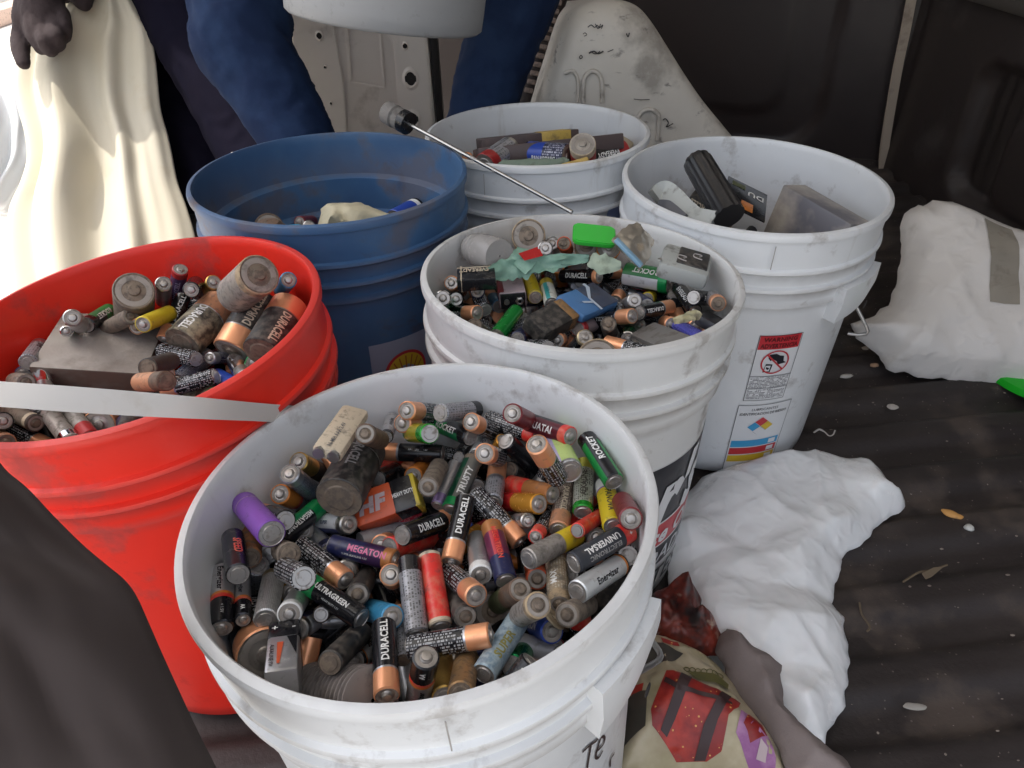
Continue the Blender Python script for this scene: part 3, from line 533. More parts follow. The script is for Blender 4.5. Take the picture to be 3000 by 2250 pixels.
    ('A', 'AA', 'blue', -0.0992, 0.3009, 0.2537, -0.076, 0.2709, 0.2856, 'light blue battery nearest below left of the scuffed red battery'),
    ('A', 'AA', 'maroon', -0.0883, 0.2542, 0.253, -0.1055, 0.2784, 0.2134, 'dark red battery nearest left of the brass coloured battery'),
    ('A', 'AA', 'cop5', -0.0297, 0.399, 0.2661, -0.041, 0.441, 0.2426, 'copper ended black battery nearest above right of the grey and dark green battery'),
    ('A', 'AA', 'dirty', -0.0067, 0.3043, 0.2613, -0.0105, 0.3393, 0.2266, 'grimy grey brown battery nearest below the purple and red battery'),
    ('A', 'AA', 'blkdirty', -0.1046, 0.3294, 0.2525, -0.1004, 0.2904, 0.2827, 'grimy black battery nearest below the navy battery with pink lettering'),
    ('A', 'AA', 'blk', 0.0336, 0.3174, 0.262, 0.0426, 0.3519, 0.2277, 'plain black battery nearest below right of the yellow ended silver battery'),
    ('A', 'AA', 'dirty', 0.0433, 0.2918, 0.2638, 0.027, 0.2593, 0.2975, 'grimy grey brown battery nearest below the charcoal battery with red end'),
    ('A', 'AA', 'silver2', -0.1217, 0.3559, 0.2355, -0.1144, 0.3206, 0.2695, 'dull silver battery nearest below left of the navy battery with pink lettering'),
    ('A', 'AA', 'dur', -0.1542, 0.3415, 0.2971, -0.1829, 0.3734, 0.2723, 'black battery with copper end and bold white lettering nearest right of the purple cell'),
    ('A', 'AA', 'hw', -0.1723, 0.396, 0.2362, -0.1521, 0.3616, 0.2655, 'white and blue battery with a red plus sign nearest below the green capped black battery'),
    ('A', 'AA', 'redblk', 0.0522, 0.3694, 0.2376, 0.0539, 0.3372, 0.2752, 'red ended dark battery, in the front white bucket'),
    ('A', 'AA', 'brownend', -0.0776, 0.2099, 0.2567, -0.0561, 0.1962, 0.2992, 'brown and dull copper battery nearest below left of the metallic green battery'),
    ('A', 'AA', 'blkred2', 0.0418, 0.2766, 0.214, 0.0379, 0.2933, 0.2604, 'thin black battery with red end nearest right of the metallic green battery'),
    ('A', 'AA', 'durf', -0.105, 0.3151, 0.2272, -0.1538, 0.3099, 0.2201, 'black battery copper end fine print nearest below the navy battery with pink lettering'),
    ('A', 'AA', 'cop5', -0.0756, 0.4573, 0.2547, -0.0277, 0.45, 0.2447, 'copper ended black battery nearest below the slanted white capitals battery'),
    ('A', 'AA', 'blkdirty', 0.0644, 0.3112, 0.2726, 0.0527, 0.3017, 0.2254, 'grimy black battery nearest below the charcoal battery with red end'),
    ('A', 'AA', 'cop5', -0.1027, 0.3353, 0.2325, -0.0767, 0.2953, 0.2456, 'copper ended black battery nearest left of the scuffed red battery'),
    ('A', 'AA', 'cop5', -0.0948, 0.382, 0.2344, -0.0487, 0.3926, 0.249, 'copper ended black battery nearest right of the pinkish red battery'),
    ('A', 'AA', 'redor2', -0.0142, 0.3765, 0.2517, -0.0452, 0.34, 0.2641, 'glossy red battery with golden orange end nearest above left of the purple and red battery'),
    ('A', 'AAA', 'blk', 0.0217, 0.2247, 0.3128, 0.0234, 0.2278, 0.269, 'thin plain black battery, in the front white bucket'),
    ('A', 'AA', 'cop5', -0.1246, 0.3328, 0.229, -0.1675, 0.3182, 0.2089, 'copper ended black battery nearest below left of the navy battery with pink lettering'),
    ('A', 'AAA', 'orange2', 0.0225, 0.347, 0.2311, -0.0198, 0.354, 0.2407, 'thin bright orange ended battery, in the front white bucket'),
    ('A', 'AA', 'dur', -0.0026, 0.4455, 0.2372, -0.0491, 0.4608, 0.2301, 'black battery copper end white lettering nearest above left of the half copper battery'),
    ('A', 'AA', 'dur', 0.0059, 0.2321, 0.2948, -0.0263, 0.21, 0.2643, 'black battery with copper end and bold white lettering nearest below the metallic green battery'),
    ('A', 'AA', 'red2', -0.1247, 0.4422, 0.2208, -0.093, 0.4591, 0.2547, 'bright red battery with tiny white print nearest right of the fat dark brown cell'),
    ('A', 'AAA', 'cop5', -0.0112, 0.3211, 0.2629, -0.0549, 0.3181, 0.2587, 'thin copper ended black battery nearest right of the scuffed red battery'),
    ('A', 'AA', 'blkdirty', -0.0442, 0.2163, 0.2676, -0.0633, 0.2451, 0.2322, 'grimy black battery nearest below the brass coloured battery'),
    ('A', 'AA', 'redor2', -0.0465, 0.2875, 0.2064, -0.0456, 0.3095, 0.2507, 'glossy red battery with golden orange end nearest above the brass coloured battery'),
    ('A', 'AA', 'brownend', -0.0549, 0.2613, 0.2484, -0.0914, 0.2417, 0.2214, 'brown and dull copper battery nearest below left of the brass coloured battery'),
    ('A', 'AAA', 'cop5', -0.1624, 0.3813, 0.2229, -0.1197, 0.3874, 0.2313, 'thin copper ended black battery nearest left of the navy battery with pink lettering'),
    ('A', 'AAA', 'dur', 0.0207, 0.2782, 0.2097, 0.0405, 0.3013, 0.2415, 'thin black battery copper end white lettering nearest right of the metallic green battery'),
    ('A', 'AA', 'silring', -0.0221, 0.4022, 0.2442, 0.0132, 0.3678, 0.2487, 'silver battery with pale ring round its end nearest above the purple and red battery'),
    ('A', 'AA', 'red2', 0.0546, 0.3848, 0.2649, 0.0252, 0.3452, 0.2608, 'bright red battery with tiny white print nearest above right of the yellow ended silver battery'),
    ('A', 'AAA', 'durf', -0.1456, 0.4137, 0.2105, -0.1581, 0.4109, 0.2526, 'thin black battery copper end fine print nearest above right of the green capped black battery'),
    ('A', 'AA', 'durf', 0.0447, 0.3021, 0.2522, 0.0254, 0.334, 0.2196, 'black battery copper end fine print nearest below the yellow ended silver battery'),
    ('A', 'AA', 'red2', -0.1048, 0.2114, 0.2425, -0.0593, 0.2229, 0.2584, 'bright red battery with tiny white print nearest below left of the brass coloured battery'),
    ('A', 'AA', 'ultra', -0.0792, 0.3922, 0.2333, -0.0664, 0.4365, 0.2152, 'black battery with green end and white lettering nearest right of the pinkish red battery'),
    ('A', 'AAA', 'dur', -0.1278, 0.399, 0.2299, -0.1635, 0.3838, 0.209, 'thin black battery copper end white lettering nearest left of the navy battery with pink lettering'),
    ('A', 'AA', 'dur', -0.0478, 0.251, 0.2449, -0.0237, 0.2091, 0.2555, 'black battery copper end white lettering nearest below right of the brass coloured battery'),
    ('A', 'AA', 'red2', 0.0388, 0.2581, 0.2156, -0.0048, 0.2718, 0.2345, 'bright red battery with tiny white print nearest below right of the metallic green battery'),
    ('A', 'AA', 'blkprint', -0.0563, 0.4115, 0.2255, -0.0092, 0.3979, 0.2319, 'black battery with white fine print nearest below the grey and dark green battery'),
    ('A', 'AAA', 'durf', -0.1223, 0.3011, 0.23, -0.0784, 0.2996, 0.228, 'thin black battery copper end fine print nearest below left of the scuffed red battery'),
    ('A', 'AAA', 'blkdirty', -0.0332, 0.3381, 0.2385, -0.0037, 0.3189, 0.212, 'thin grimy black battery, in the front white bucket'),
    ('A', 'AA', 'navy', -0.0253, 0.2596, 0.2699, -0.0196, 0.2306, 0.2301, 'navy blue battery nearest right of the brass coloured battery'),
    ('A', 'AA', 'silring', -0.0248, 0.3673, 0.2118, 0.0159, 0.3601, 0.2389, 'silver battery pale ring round its end nearest below right of the purple and red battery'),
    ('A', 'AA', 'bluewht', -0.0723, 0.3504, 0.2386, -0.0335, 0.381, 0.2422, 'royal blue battery with white capitals nearest above the scuffed red battery'),
    ('A', 'AAA', 'navy', -0.0684, 0.251, 0.2231, -0.0777, 0.2934, 0.2302, 'thin navy blue battery nearest left of the brass coloured battery'),
    ('A', 'AAA', 'dur', 0.0444, 0.3873, 0.2399, 0.0013, 0.3926, 0.2473, 'thin black battery copper end white lettering nearest above the yellow ended silver battery'),
    ('A', 'AA', 'silring', -0.0898, 0.3533, 0.2218, -0.1384, 0.3585, 0.229, 'silver battery with pale ring round its end nearest below the navy battery with pink lettering'),
    ('A', 'AA', 'durf', -0.0333, 0.3451, 0.25, -0.0726, 0.348, 0.2201, 'black battery copper end fine print nearest above right of the scuffed red battery'),
    ('A', 'AA', 'maroon', -0.0837, 0.3788, 0.2234, -0.0346, 0.3829, 0.229, 'dark red battery nearest above the scuffed red battery'),
    ('A', 'AA', 'maroon', -0.1172, 0.4403, 0.2112, -0.0776, 0.4578, 0.2352, 'dark red battery nearest below left of the orange ended cell'),
    ('A', 'AA', 'grayblk', -0.1622, 0.3574, 0.2135, -0.1881, 0.3434, 0.2533, 'grey battery with black top and fine print nearest below right of the rusty orange battery'),
    ('A', 'AAA', 'silblue', 0.0087, 0.4048, 0.2464, 0.0463, 0.3914, 0.2279, 'thin scratched silver and navy battery, in the front white bucket'),
    ('A', 'AA', 'durf', -0.104, 0.3795, 0.2326, -0.0669, 0.3544, 0.2116, 'black battery copper end fine print nearest above left of the scuffed red battery'),
    ('A', 'AA', 'navy', -0.0617, 0.3312, 0.2261, -0.1104, 0.3258, 0.2187, 'navy blue battery nearest left of the scuffed red battery'),
    ('A', 'AA', 'durg', -0.054, 0.3167, 0.2409, -0.0705, 0.2892, 0.2032, 'worn grey battery with dull copper end nearest below the scuffed red battery'),
    ('A', 'AA', 'dirty', 0.0207, 0.2286, 0.2311, -0.0154, 0.2624, 0.2344, 'grimy grey brown battery nearest below the metallic green battery'),
    ('A', 'AAA', 'blkred', 0.0294, 0.372, 0.2441, 0.0485, 0.3487, 0.212, 'thin black battery with bright red end and white print, in the front white bucket'),
    ('A', 'AAA', 'durf', 0.0692, 0.3666, 0.266, 0.0509, 0.4031, 0.2495, 'thin black battery copper end fine print nearest left of the white capped yellow battery'),
    ('A', 'AA', 'dur', -0.1315, 0.2964, 0.2045, -0.1462, 0.282, 0.2495, 'black battery copper end white lettering nearest below left of the navy battery with pink lettering'),
    ('A', 'AAA', 'durf', -0.1144, 0.308, 0.2489, -0.1208, 0.347, 0.2296, 'thin black battery copper end fine print nearest below the navy battery with pink lettering'),
    ('A', 'AAA', 'blkprint', -0.0038, 0.3971, 0.2429, -0.0125, 0.4385, 0.231, 'thin black battery with white fine print, in the front white bucket'),
    ('A', 'AAA', 'navy', -0.1395, 0.3888, 0.2083, -0.1089, 0.4074, 0.2339, 'thin navy blue battery nearest above the navy battery with pink lettering'),
    ('A', 'AAA', 'redor2', -0.022, 0.4425, 0.2493, -0.0087, 0.4274, 0.2884, 'thin glossy red battery with golden orange end, in the front white bucket'),
    ('A', 'AAA', 'durf', -0.0257, 0.4576, 0.2202, -0.0251, 0.4145, 0.2292, 'thin black battery copper end fine print nearest below left of the half copper battery'),
    ('A', 'AAA', 'durf', 0.0687, 0.3195, 0.2439, 0.0472, 0.3232, 0.282, 'thin black battery copper end fine print nearest below the charcoal battery with red end'),
    ('A', 'AA', 'blkprint', 0.0274, 0.4137, 0.2722, 0.0123, 0.4145, 0.225, 'black battery with white fine print nearest below left of the pale green cell'),
    ('A', 'AA', 'blk', 0.0305, 0.4131, 0.2329, 0.052, 0.3991, 0.2752, 'plain black battery nearest left of the gold topped battery'),
    ('A', 'AAA', 'cop5', -0.1269, 0.4048, 0.2552, -0.1494, 0.4326, 0.2808, 'thin copper ended black battery nearest left of the fat dark brown cell'),
    ('A', 'AAA', 'cop5', -0.1109, 0.4291, 0.2854, -0.1339, 0.4382, 0.2489, 'thin copper ended black battery nearest above right of the fat dark brown cell'),
    ('A', 'AAA', 'cop5', -0.0498, 0.4036, 0.2629, -0.0923, 0.3969, 0.2537, 'thin copper ended black battery nearest below the orange ended cell'),
    ('A', 'AA', 'dur', -0.158, 0.3483, 0.2628, -0.1271, 0.3096, 0.2609, 'black battery with copper end and bold white lettering nearest below the green capped black battery'),
    ('B', 'L', 'greenlt', -0.0146, 0.5469, 0.3027, 0.0063, 0.6051, 0.2977, 'long bright green cylinder with silver end, in the middle white bucket'),
    ('B', 'C', 'rockC', 0.1251, 0.6929, 0.2873, 0.1676, 0.6677, 0.2898, 'fat green and black cell with a white label, in the middle white bucket'),
    ('B', 'AA', 'dur5', -0.0601, 0.6169, 0.2908, -0.0297, 0.5831, 0.3104, 'black battery with bright copper end nearest below left of the copper and blue battery'),
    ('B', 'AA', 'cop5', -0.0232, 0.6045, 0.3009, -0.034, 0.6526, 0.2968, 'copper ended black battery nearest left of the copper and blue battery'),
    ('B', 'AA', 'copblue', -0.0103, 0.6341, 0.2868, -0.0226, 0.6812, 0.278, 'copper and blue battery, in the middle white bucket'),
    ('B', 'AA', 'cop5', -0.0502, 0.6685, 0.2869, -0.0556, 0.63, 0.3176, 'copper ended black battery second left of the copper and blue battery'),
    ('B', 'AA', 'e3c', 0.0559, 0.5571, 0.2796, 0.0643, 0.5255, 0.3168, 'black battery with boxy white letters and brass end, in the middle white bucket'),
    ('B', 'AA', 'dur5', 0.0879, 0.6124, 0.2815, 0.1134, 0.577, 0.305, 'black battery with bright copper end nearest below the thin block lettered battery'),
    ('B', 'AA', 'dur5', 0.123, 0.5936, 0.2981, 0.1596, 0.6246, 0.2856, 'black battery with bright copper end nearest below the fat green cell'),
    ('B', 'AA', 'cop5', 0.124, 0.5185, 0.2992, 0.0855, 0.5491, 0.2945, 'copper ended black battery nearest below right of the pinkish white battery'),
    ('B', 'AA', 'durf', 0.0541, 0.6039, 0.2686, 0.0426, 0.5613, 0.2909, 'black battery copper end fine print nearest left of the brass ended black battery'),
    ('B', 'AA', 'pinkw', 0.0635, 0.5812, 0.2902, 0.0862, 0.6209, 0.2712, 'pinkish white battery with a red ring, in the middle white bucket'),
    ('B', 'AA', 'blkprint', 0.032, 0.5164, 0.3123, 0.0162, 0.5566, 0.2883, 'black battery with white fine print nearest left of the pale blue and white battery'),
    ('B', 'AA', 'siltan', 0.0243, 0.5522, 0.2799, -0.0007, 0.5934, 0.2686, 'worn silver and tan battery, in the middle white bucket'),
    ('B', 'AA', 'bw', 0.0515, 0.4989, 0.3107, 0.0391, 0.5419, 0.2895, 'pale blue and white battery, in the middle white bucket'),
    ('B', 'D', 'tanD', 0.0826, 0.5315, 0.279, 0.0698, 0.4879, 0.3189, 'fat tan cell with ringed end nearest below right of the brass ended black battery'),
    ('B', 'AA', 'foil', 0.1701, 0.5394, 0.2998, 0.1592, 0.5857, 0.2862, 'purple blue foil wrapped battery, in the middle white bucket'),
    ('B', 'AA', 'cop5', 0.1485, 0.6304, 0.2665, 0.1532, 0.5863, 0.2886, 'copper ended black battery nearest above left of the purple blue foil battery'),
    ('B', 'AA', 'blk', 0.1502, 0.6425, 0.2478, 0.1269, 0.6088, 0.2756, 'plain black battery nearest left of the purple blue foil battery'),
    ('B', 'AA', 'greenmet', 0.1178, 0.6127, 0.2659, 0.1086, 0.5682, 0.2855, 'metallic green battery with bright silver rim nearest below right of the thin block lettered battery'),
    ('B', 'AA', 'dirty', -0.0223, 0.5815, 0.2841, -0.0319, 0.547, 0.3183, 'grimy grey brown battery nearest left of the long green cylinder'),
    ('B', 'AA', 'yellow', 0.026, 0.6305, 0.2979, 0.0217, 0.6795, 0.2927, 'yellow battery nearest left of the yellow and teal battery'),
    ('B', 'AA', 'yelwht', 0.0412, 0.6183, 0.2973, 0.0388, 0.6676, 0.293, 'white and teal battery with yellow end, in the middle white bucket'),
    ('B', 'AA', 'durs', 0.0581, 0.6997, 0.2845, 0.0937, 0.6683, 0.2986, 'black battery lettered in heavy white capitals, in the middle white bucket'),
    ('B', 'AA', 'silver2', 0.0773, 0.6911, 0.2817, 0.077, 0.7367, 0.2625, 'dull silver battery nearest above right of the yellow and teal battery'),
    ('B', 'AAA', 'slimbw', 0.0892, 0.6533, 0.2899, 0.1088, 0.6139, 0.2903, 'thin black battery with white block letters, in the middle white bucket'),
    ('B', 'AA', 'eready', 0.1733, 0.6564, 0.2894, 0.1797, 0.6073, 0.2896, 'black battery white capitals a smaller line below nearest above the purple blue foil battery'),
    ('B', 'AA', 'eready', 0.1717, 0.5912, 0.3143, 0.2001, 0.6252, 0.2924, 'black battery white capitals a smaller line below nearest right of the fat green cell'),
    ('B', 'AA', 'navy', 0.1344, 0.6155, 0.2935, 0.1341, 0.6613, 0.2747, 'navy blue battery nearest below the fat green cell'),
    ('B', 'AA', 'yellow', 0.1619, 0.699, 0.2563, 0.143, 0.6578, 0.2763, 'yellow battery nearest below the fat green cell'),
    ('B', 'AA', 'silver2', 0.1185, 0.6437, 0.278, 0.1195, 0.6031, 0.3063, 'dull silver battery nearest right of the thin block lettered battery'),
    ('B', 'AA', 'blkdirty', 0.0957, 0.59, 0.2792, 0.0879, 0.5537, 0.3119, 'grimy black battery nearest right of the pinkish white battery'),
    ('B', 'AA', 'navy', 0.0064, 0.5532, 0.2992, 0.0161, 0.5975, 0.2794, 'navy blue battery nearest below right of the long green cylinder'),
    ('B', 'AA', 'hw', 0.0249, 0.6656, 0.2635, 0.008, 0.6249, 0.2861, 'white and blue battery with a red plus sign, in the middle white bucket'),
    ('B', 'AA', 'brown', 0.0115, 0.6796, 0.2646, -0.0011, 0.6352, 0.2827, 'dirty brown battery nearest above right of the long green cylinder'),
    ('B', 'AA', 'blk', -0.0517, 0.6539, 0.2807, -0.051, 0.6132, 0.3089, 'plain black battery nearest left of the copper and blue battery'),
    ('B', 'AA', 'greenmet', -0.0602, 0.6123, 0.3047, -0.0592, 0.5719, 0.3333, 'metallic green battery with bright silver rim nearest left of the copper and blue battery'),
    ('B', 'AA', 'brown', -0.0464, 0.6034, 0.2853, -0.0558, 0.6466, 0.263, 'dirty brown battery nearest below left of the copper and blue battery'),
    ('B', 'AA', 'silver2', 0.0524, 0.7391, 0.2966, 0.047, 0.6979, 0.3235, 'dull silver battery nearest left of the orange ended cell'),
    ('B', 'AA', 'redend', 0.0645, 0.7209, 0.3048, 0.0576, 0.6798, 0.3316, 'orange red battery seen end on, in the middle white bucket'),
    ('B', 'D', 'tanD', 0.0246, 0.7247, 0.3118, 0.0215, 0.6737, 0.3441, 'fat tan cell with ringed end nearest above the yellow and teal battery'),
    ('B', 'C', 'tanD', 0.0879, 0.7335, 0.2961, 0.0819, 0.6924, 0.323, 'fat tan cell with ringed end nearest left of the orange ended cell'),
    ('B', 'C', 'orange2', 0.1063, 0.7291, 0.2919, 0.1048, 0.6892, 0.3211, 'fat bright orange ended cell, in the middle white bucket'),
    ('B', 'AA', 'silver2', 0.0392, 0.6869, 0.3151, 0.0368, 0.6462, 0.3432, 'dull silver battery nearest above the yellow and teal battery'),
    ('B', 'AA', 'navy', -0.0348, 0.6637, 0.3015, -0.03, 0.6163, 0.3148, 'navy blue battery nearest above left of the copper and blue battery'),
    ('B', 'AA', 'silver2', 0.1038, 0.6328, 0.2547, 0.0978, 0.5883, 0.2756, 'dull silver battery nearest right of the pinkish white battery'),
    ('B', 'AA', 'dirty', 0.1151, 0.6413, 0.2489, 0.1191, 0.6079, 0.2852, 'grimy grey brown battery nearest below right of the thin block lettered battery'),
    ('B', 'AA', 'durg', 0.1951, 0.6102, 0.3027, 0.1872, 0.5653, 0.3219, 'worn grey battery with dull copper end nearest above right of the purple blue foil battery'),
    ('B', 'AA', 'brownend', 0.0321, 0.6079, 0.274, 0.0278, 0.5623, 0.2928, 'brown and dull copper battery, in the middle white bucket'),
    ('B', 'AA', 'brown', 0.0628, 0.5852, 0.2748, 0.0827, 0.6246, 0.2525, 'dirty brown battery nearest above right of the brass ended black battery'),
    ('B', 'AA', 'durf', 0.1316, 0.7084, 0.2714, 0.1113, 0.6633, 0.2723, 'black battery copper end fine print nearest above right of the thin block lettered battery'),
    ('B', 'AA', 'redor2', 0.1197, 0.5049, 0.281, 0.0896, 0.5441, 0.2784, 'glossy red battery with golden orange end nearest below right of the brass ended black battery'),
    ('B', 'AAA', 'cop5', 0.0477, 0.7024, 0.2815, 0.0208, 0.6676, 0.2817, 'thin copper ended black battery nearest above left of the yellow and teal battery'),
    ('B', 'AA', 'blk', -0.0291, 0.5161, 0.2752, -0.0136, 0.5612, 0.2884, 'plain black battery nearest below left of the long green cylinder'),
    ('B', 'AA', 'dur', 0.0805, 0.6918, 0.2951, 0.1209, 0.7147, 0.2781, 'black battery with copper end and bold white lettering nearest below the orange ended cell'),
    ('B', 'AA', 'blkprint', 0.0893, 0.7012, 0.2596, 0.136, 0.7173, 0.2633, 'black battery with white fine print nearest above the thin block lettered battery'),
    ('B', 'AA', 'durf', 0.187, 0.6329, 0.268, 0.1766, 0.5874, 0.2845, 'black battery copper end fine print nearest above the purple blue foil battery'),
    ('B', 'AA', 'silring', 0.0645, 0.4784, 0.2729, 0.0557, 0.4716, 0.3212, 'silver battery with pale ring round its end, in the middle white bucket'),
    ('B', 'AA', 'dur', 0.1119, 0.4976, 0.2664, 0.089, 0.5414, 0.265, 'black battery copper end white lettering nearest below right of the brass ended black battery'),
    ('B', 'AAA', 'blkprint', 0.0329, 0.6834, 0.2926, -0.0078, 0.7001, 0.2921, 'thin black battery with white fine print nearest above left of the yellow and teal battery'),
    ('B', 'AA', 'blkred2', 0.0055, 0.5376, 0.2913, -0.0055, 0.4947, 0.3134, 'thin black battery with red end nearest below the long green cylinder'),
    ('B', 'AAA', 'cop5', 0.106, 0.7187, 0.2789, 0.1139, 0.7239, 0.2359, 'thin copper ended black battery nearest above the thin block lettered battery'),
    ('B', 'AA', 'blk', 0.1146, 0.5241, 0.2732, 0.164, 0.522, 0.2704, 'plain black battery nearest below left of the purple blue foil battery'),
    ('B', 'AA', 'blk', 0.0369, 0.494, 0.2974, 0.0239, 0.54, 0.2844, 'plain black battery nearest below left of the pale blue and white battery'),
    ('B', 'AA', 'cop5', 0.1208, 0.5735, 0.2553, 0.1213, 0.5244, 0.2617, 'copper ended black battery nearest below left of the purple blue foil battery'),
    ('B', 'AA', 'orange2', 0.0608, 0.7294, 0.2525, 0.0526, 0.703, 0.2936, 'bright orange ended battery nearest above right of the yellow and teal battery'),
    ('B', 'AAA', 'gold', 0.0208, 0.686, 0.2826, 0.0407, 0.7251, 0.2859, 'thin brass coloured battery nearest above left of the yellow and teal battery'),
    ('B', 'AA', 'durg', -0.0472, 0.5427, 0.2621, -0.0162, 0.5783, 0.2771, 'worn grey battery with dull copper end nearest below left of the long green cylinder'),
    ('B', 'AAA', 'blkprint', -0.0309, 0.5358, 0.2712, 0.0047, 0.5581, 0.258, 'thin black battery with white fine print nearest below the long green cylinder'),
    ('B', 'AAA', 'ultra', 0.1706, 0.5193, 0.2789, 0.1542, 0.5594, 0.2714, 'thin black battery with green end and white lettering, in the middle white bucket'),
    ('B', 'AAA', 'durf', -0.0224, 0.5791, 0.2506, -0.0493, 0.5656, 0.2827, 'thin black battery copper end fine print nearest below left of the long green cylinder'),
    ('B', 'AAA', 'dur', 0.0026, 0.6897, 0.2789, 0.0153, 0.7283, 0.2957, 'thin black battery with copper end and bold white lettering, in the middle white bucket'),
    ('B', 'AAA', 'cop5', 0.126, 0.5722, 0.2384, 0.1406, 0.5496, 0.2732, 'thin copper ended black battery nearest below left of the purple blue foil battery'),
    ('B', 'AA', 'durg', -0.0574, 0.5726, 0.2916, -0.0408, 0.5891, 0.248, 'worn grey battery with dull copper end nearest below left of the copper and blue battery'),
    ('B', 'AA', 'orange2', 0.151, 0.6932, 0.273, 0.1161, 0.7099, 0.2421, 'bright orange ended battery nearest right of the thin block lettered battery'),
    ('B', 'AA', 'blkdirty', 0.05, 0.5286, 0.275, 0.0595, 0.4806, 0.2678, 'grimy black battery nearest below the pale blue and white battery'),
    ('B', 'AA', 'cop5', 0.1696, 0.655, 0.2827, 0.1809, 0.6727, 0.2379, 'copper ended black battery nearest below right of the fat green cell'),
    ('B', 'AA', 'durf', -0.0229, 0.585, 0.2858, -0.0304, 0.6338, 0.2826, 'black battery copper end fine print nearest left of the long green cylinder'),
    ('B', 'AAA', 'silring', 0.1661, 0.5468, 0.2807, 0.1902, 0.5645, 0.2484, 'thin silver battery pale ring round its end nearest below right of the fat green cell'),
    ('B', 'AAA', 'blk', 0.1054, 0.5191, 0.2509, 0.0647, 0.529, 0.2646, 'thin plain black battery nearest below right of the brass ended black battery'),
    ('B', 'AAA', 'durf', -0.0223, 0.6255, 0.2756, -0.0128, 0.6664, 0.2623, 'thin black battery copper end fine print nearest above left of the long green cylinder'),
    ('B', 'AA', 'blkdirty', 0.0384, 0.5257, 0.2762, -0.0057, 0.5432, 0.262, 'grimy black battery nearest below left of the pale blue and white battery'),
    ('B', 'AA', 'blk', 0.0751, 0.6857, 0.2609, 0.0439, 0.6563, 0.2856, 'plain black battery nearest right of the yellow and teal battery'),
    ('B', 'AA', 'durf', 0.1153, 0.5497, 0.2915, 0.0837, 0.5504, 0.2534, 'black battery copper end fine print nearest right of the brass ended black battery'),
    ('B', 'AA', 'durf', 0.0237, 0.5686, 0.2604, 0.0156, 0.6151, 0.2755, 'black battery copper end fine print nearest below right of the long green cylinder'),
    ('B', 'AA', 'durf', 0.041, 0.5516, 0.2867, 0.0626, 0.5254, 0.2507, 'black battery copper end fine print nearest below the pale blue and white battery'),
    ('B', 'AA', 'durf', 0.0334, 0.5603, 0.2828, 0.0392, 0.5749, 0.2359, 'black battery copper end fine print nearest below left of the pale blue and white battery'),
    ('B', 'AA', 'dirty', -0.0599, 0.5987, 0.2643, -0.0104, 0.5975, 0.2626, 'grimy grey brown battery nearest below left of the long green cylinder'),
    ('B', 'AAA', 'durf', -0.0082, 0.5998, 0.2797, 0.034, 0.6081, 0.2889, 'thin black battery copper end fine print nearest right of the long green cylinder'),
    ('B', 'AAA', 'blkprint', 0.1595, 0.6865, 0.2404, 0.1724, 0.6694, 0.2789, 'thin black battery with white fine print nearest below right of the fat green cell'),
    ('B', 'AAA', 'blkdirty', 0.0451, 0.7372, 0.2801, 0.0108, 0.7097, 0.2787, 'thin grimy black battery, in the middle white bucket'),
    ('B', 'AAA', 'brownend', -0.058, 0.6497, 0.2654, -0.0324, 0.6849, 0.2716, 'thin brown and dull copper battery nearest left of the copper and blue battery'),
    ('B', 'AAA', 'cop5', 0.0792, 0.5492, 0.2483, 0.0425, 0.5543, 0.272, 'thin copper ended black battery nearest below right of the pale blue and white battery'),
    ('B', 'AAA', 'silring', 0.1469, 0.5312, 0.2803, 0.1688, 0.5506, 0.2474, 'thin silver battery with pale ring round its end nearest below the purple blue foil battery'),
    ('B', 'AA', 'dur', 0.1764, 0.5343, 0.2884, 0.1872, 0.5818, 0.2794, 'black battery copper end white lettering nearest below right of the purple blue foil battery'),
    ('B', 'AAA', 'cop5', 0.0616, 0.6872, 0.2694, 0.084, 0.7224, 0.2552, 'thin copper ended black battery nearest right of the yellow and teal battery'),
    ('B', 'AAA', 'cop5', 0.0412, 0.7219, 0.274, 0.08, 0.7368, 0.2882, 'thin copper ended black battery nearest above right of the yellow and teal battery'),
    ('B', 'AA', 'blkred', 0.0718, 0.6275, 0.2849, 0.0511, 0.5983, 0.2507, 'black battery with bright red end and white print, in the middle white bucket'),
    ('B', 'AAA', 'durf', 0.186, 0.6, 0.265, 0.1791, 0.5618, 0.2443, 'thin black battery copper end fine print nearest below right of the purple blue foil battery'),
    ('B', 'AAA', 'blk', -0.0222, 0.6739, 0.2663, -0.004, 0.7123, 0.2778, 'thin plain black battery nearest above right of the copper and blue battery'),
    ('B', 'AAA', 'silver2', 0.0426, 0.6645, 0.2652, 0.0051, 0.6853, 0.2553, 'thin dull silver battery, in the middle white bucket'),
    ('B', 'AAA', 'cop5', 0.1335, 0.5794, 0.2787, 0.1753, 0.5907, 0.2711, 'thin copper ended black battery nearest left of the purple blue foil battery'),
    ('B', 'AA', 'blkprint', 0.1313, 0.5281, 0.2625, 0.1635, 0.5655, 0.2589, 'black battery with white fine print nearest below left of the purple blue foil battery'),
    ('B', 'AAA', 'blkred2', 0.0337, 0.5306, 0.2582, 0.0043, 0.5612, 0.2696, 'thin black battery with red end nearest below left of the pale blue and white battery'),
    ('B', 'AA', 'blk', 0.1217, 0.6562, 0.2673, 0.0834, 0.6249, 0.2691, 'plain black battery nearest below the thin block lettered battery'),
    ('B', 'AA', 'blkdirty', -0.0012, 0.6598, 0.2595, 0.0233, 0.6174, 0.2668, 'grimy black battery nearest right of the long green cylinder'),
    ('B', 'AAA', 'grayblk', -0.0231, 0.609, 0.2605, -0.0663, 0.6141, 0.2674, 'thin grey battery with black top and fine print, in the middle white bucket'),
    ('B', 'AA', 'redor2', 0.1102, 0.6698, 0.2527, 0.1525, 0.6456, 0.2617, 'glossy red battery with golden orange end nearest below right of the thin block lettered battery'),
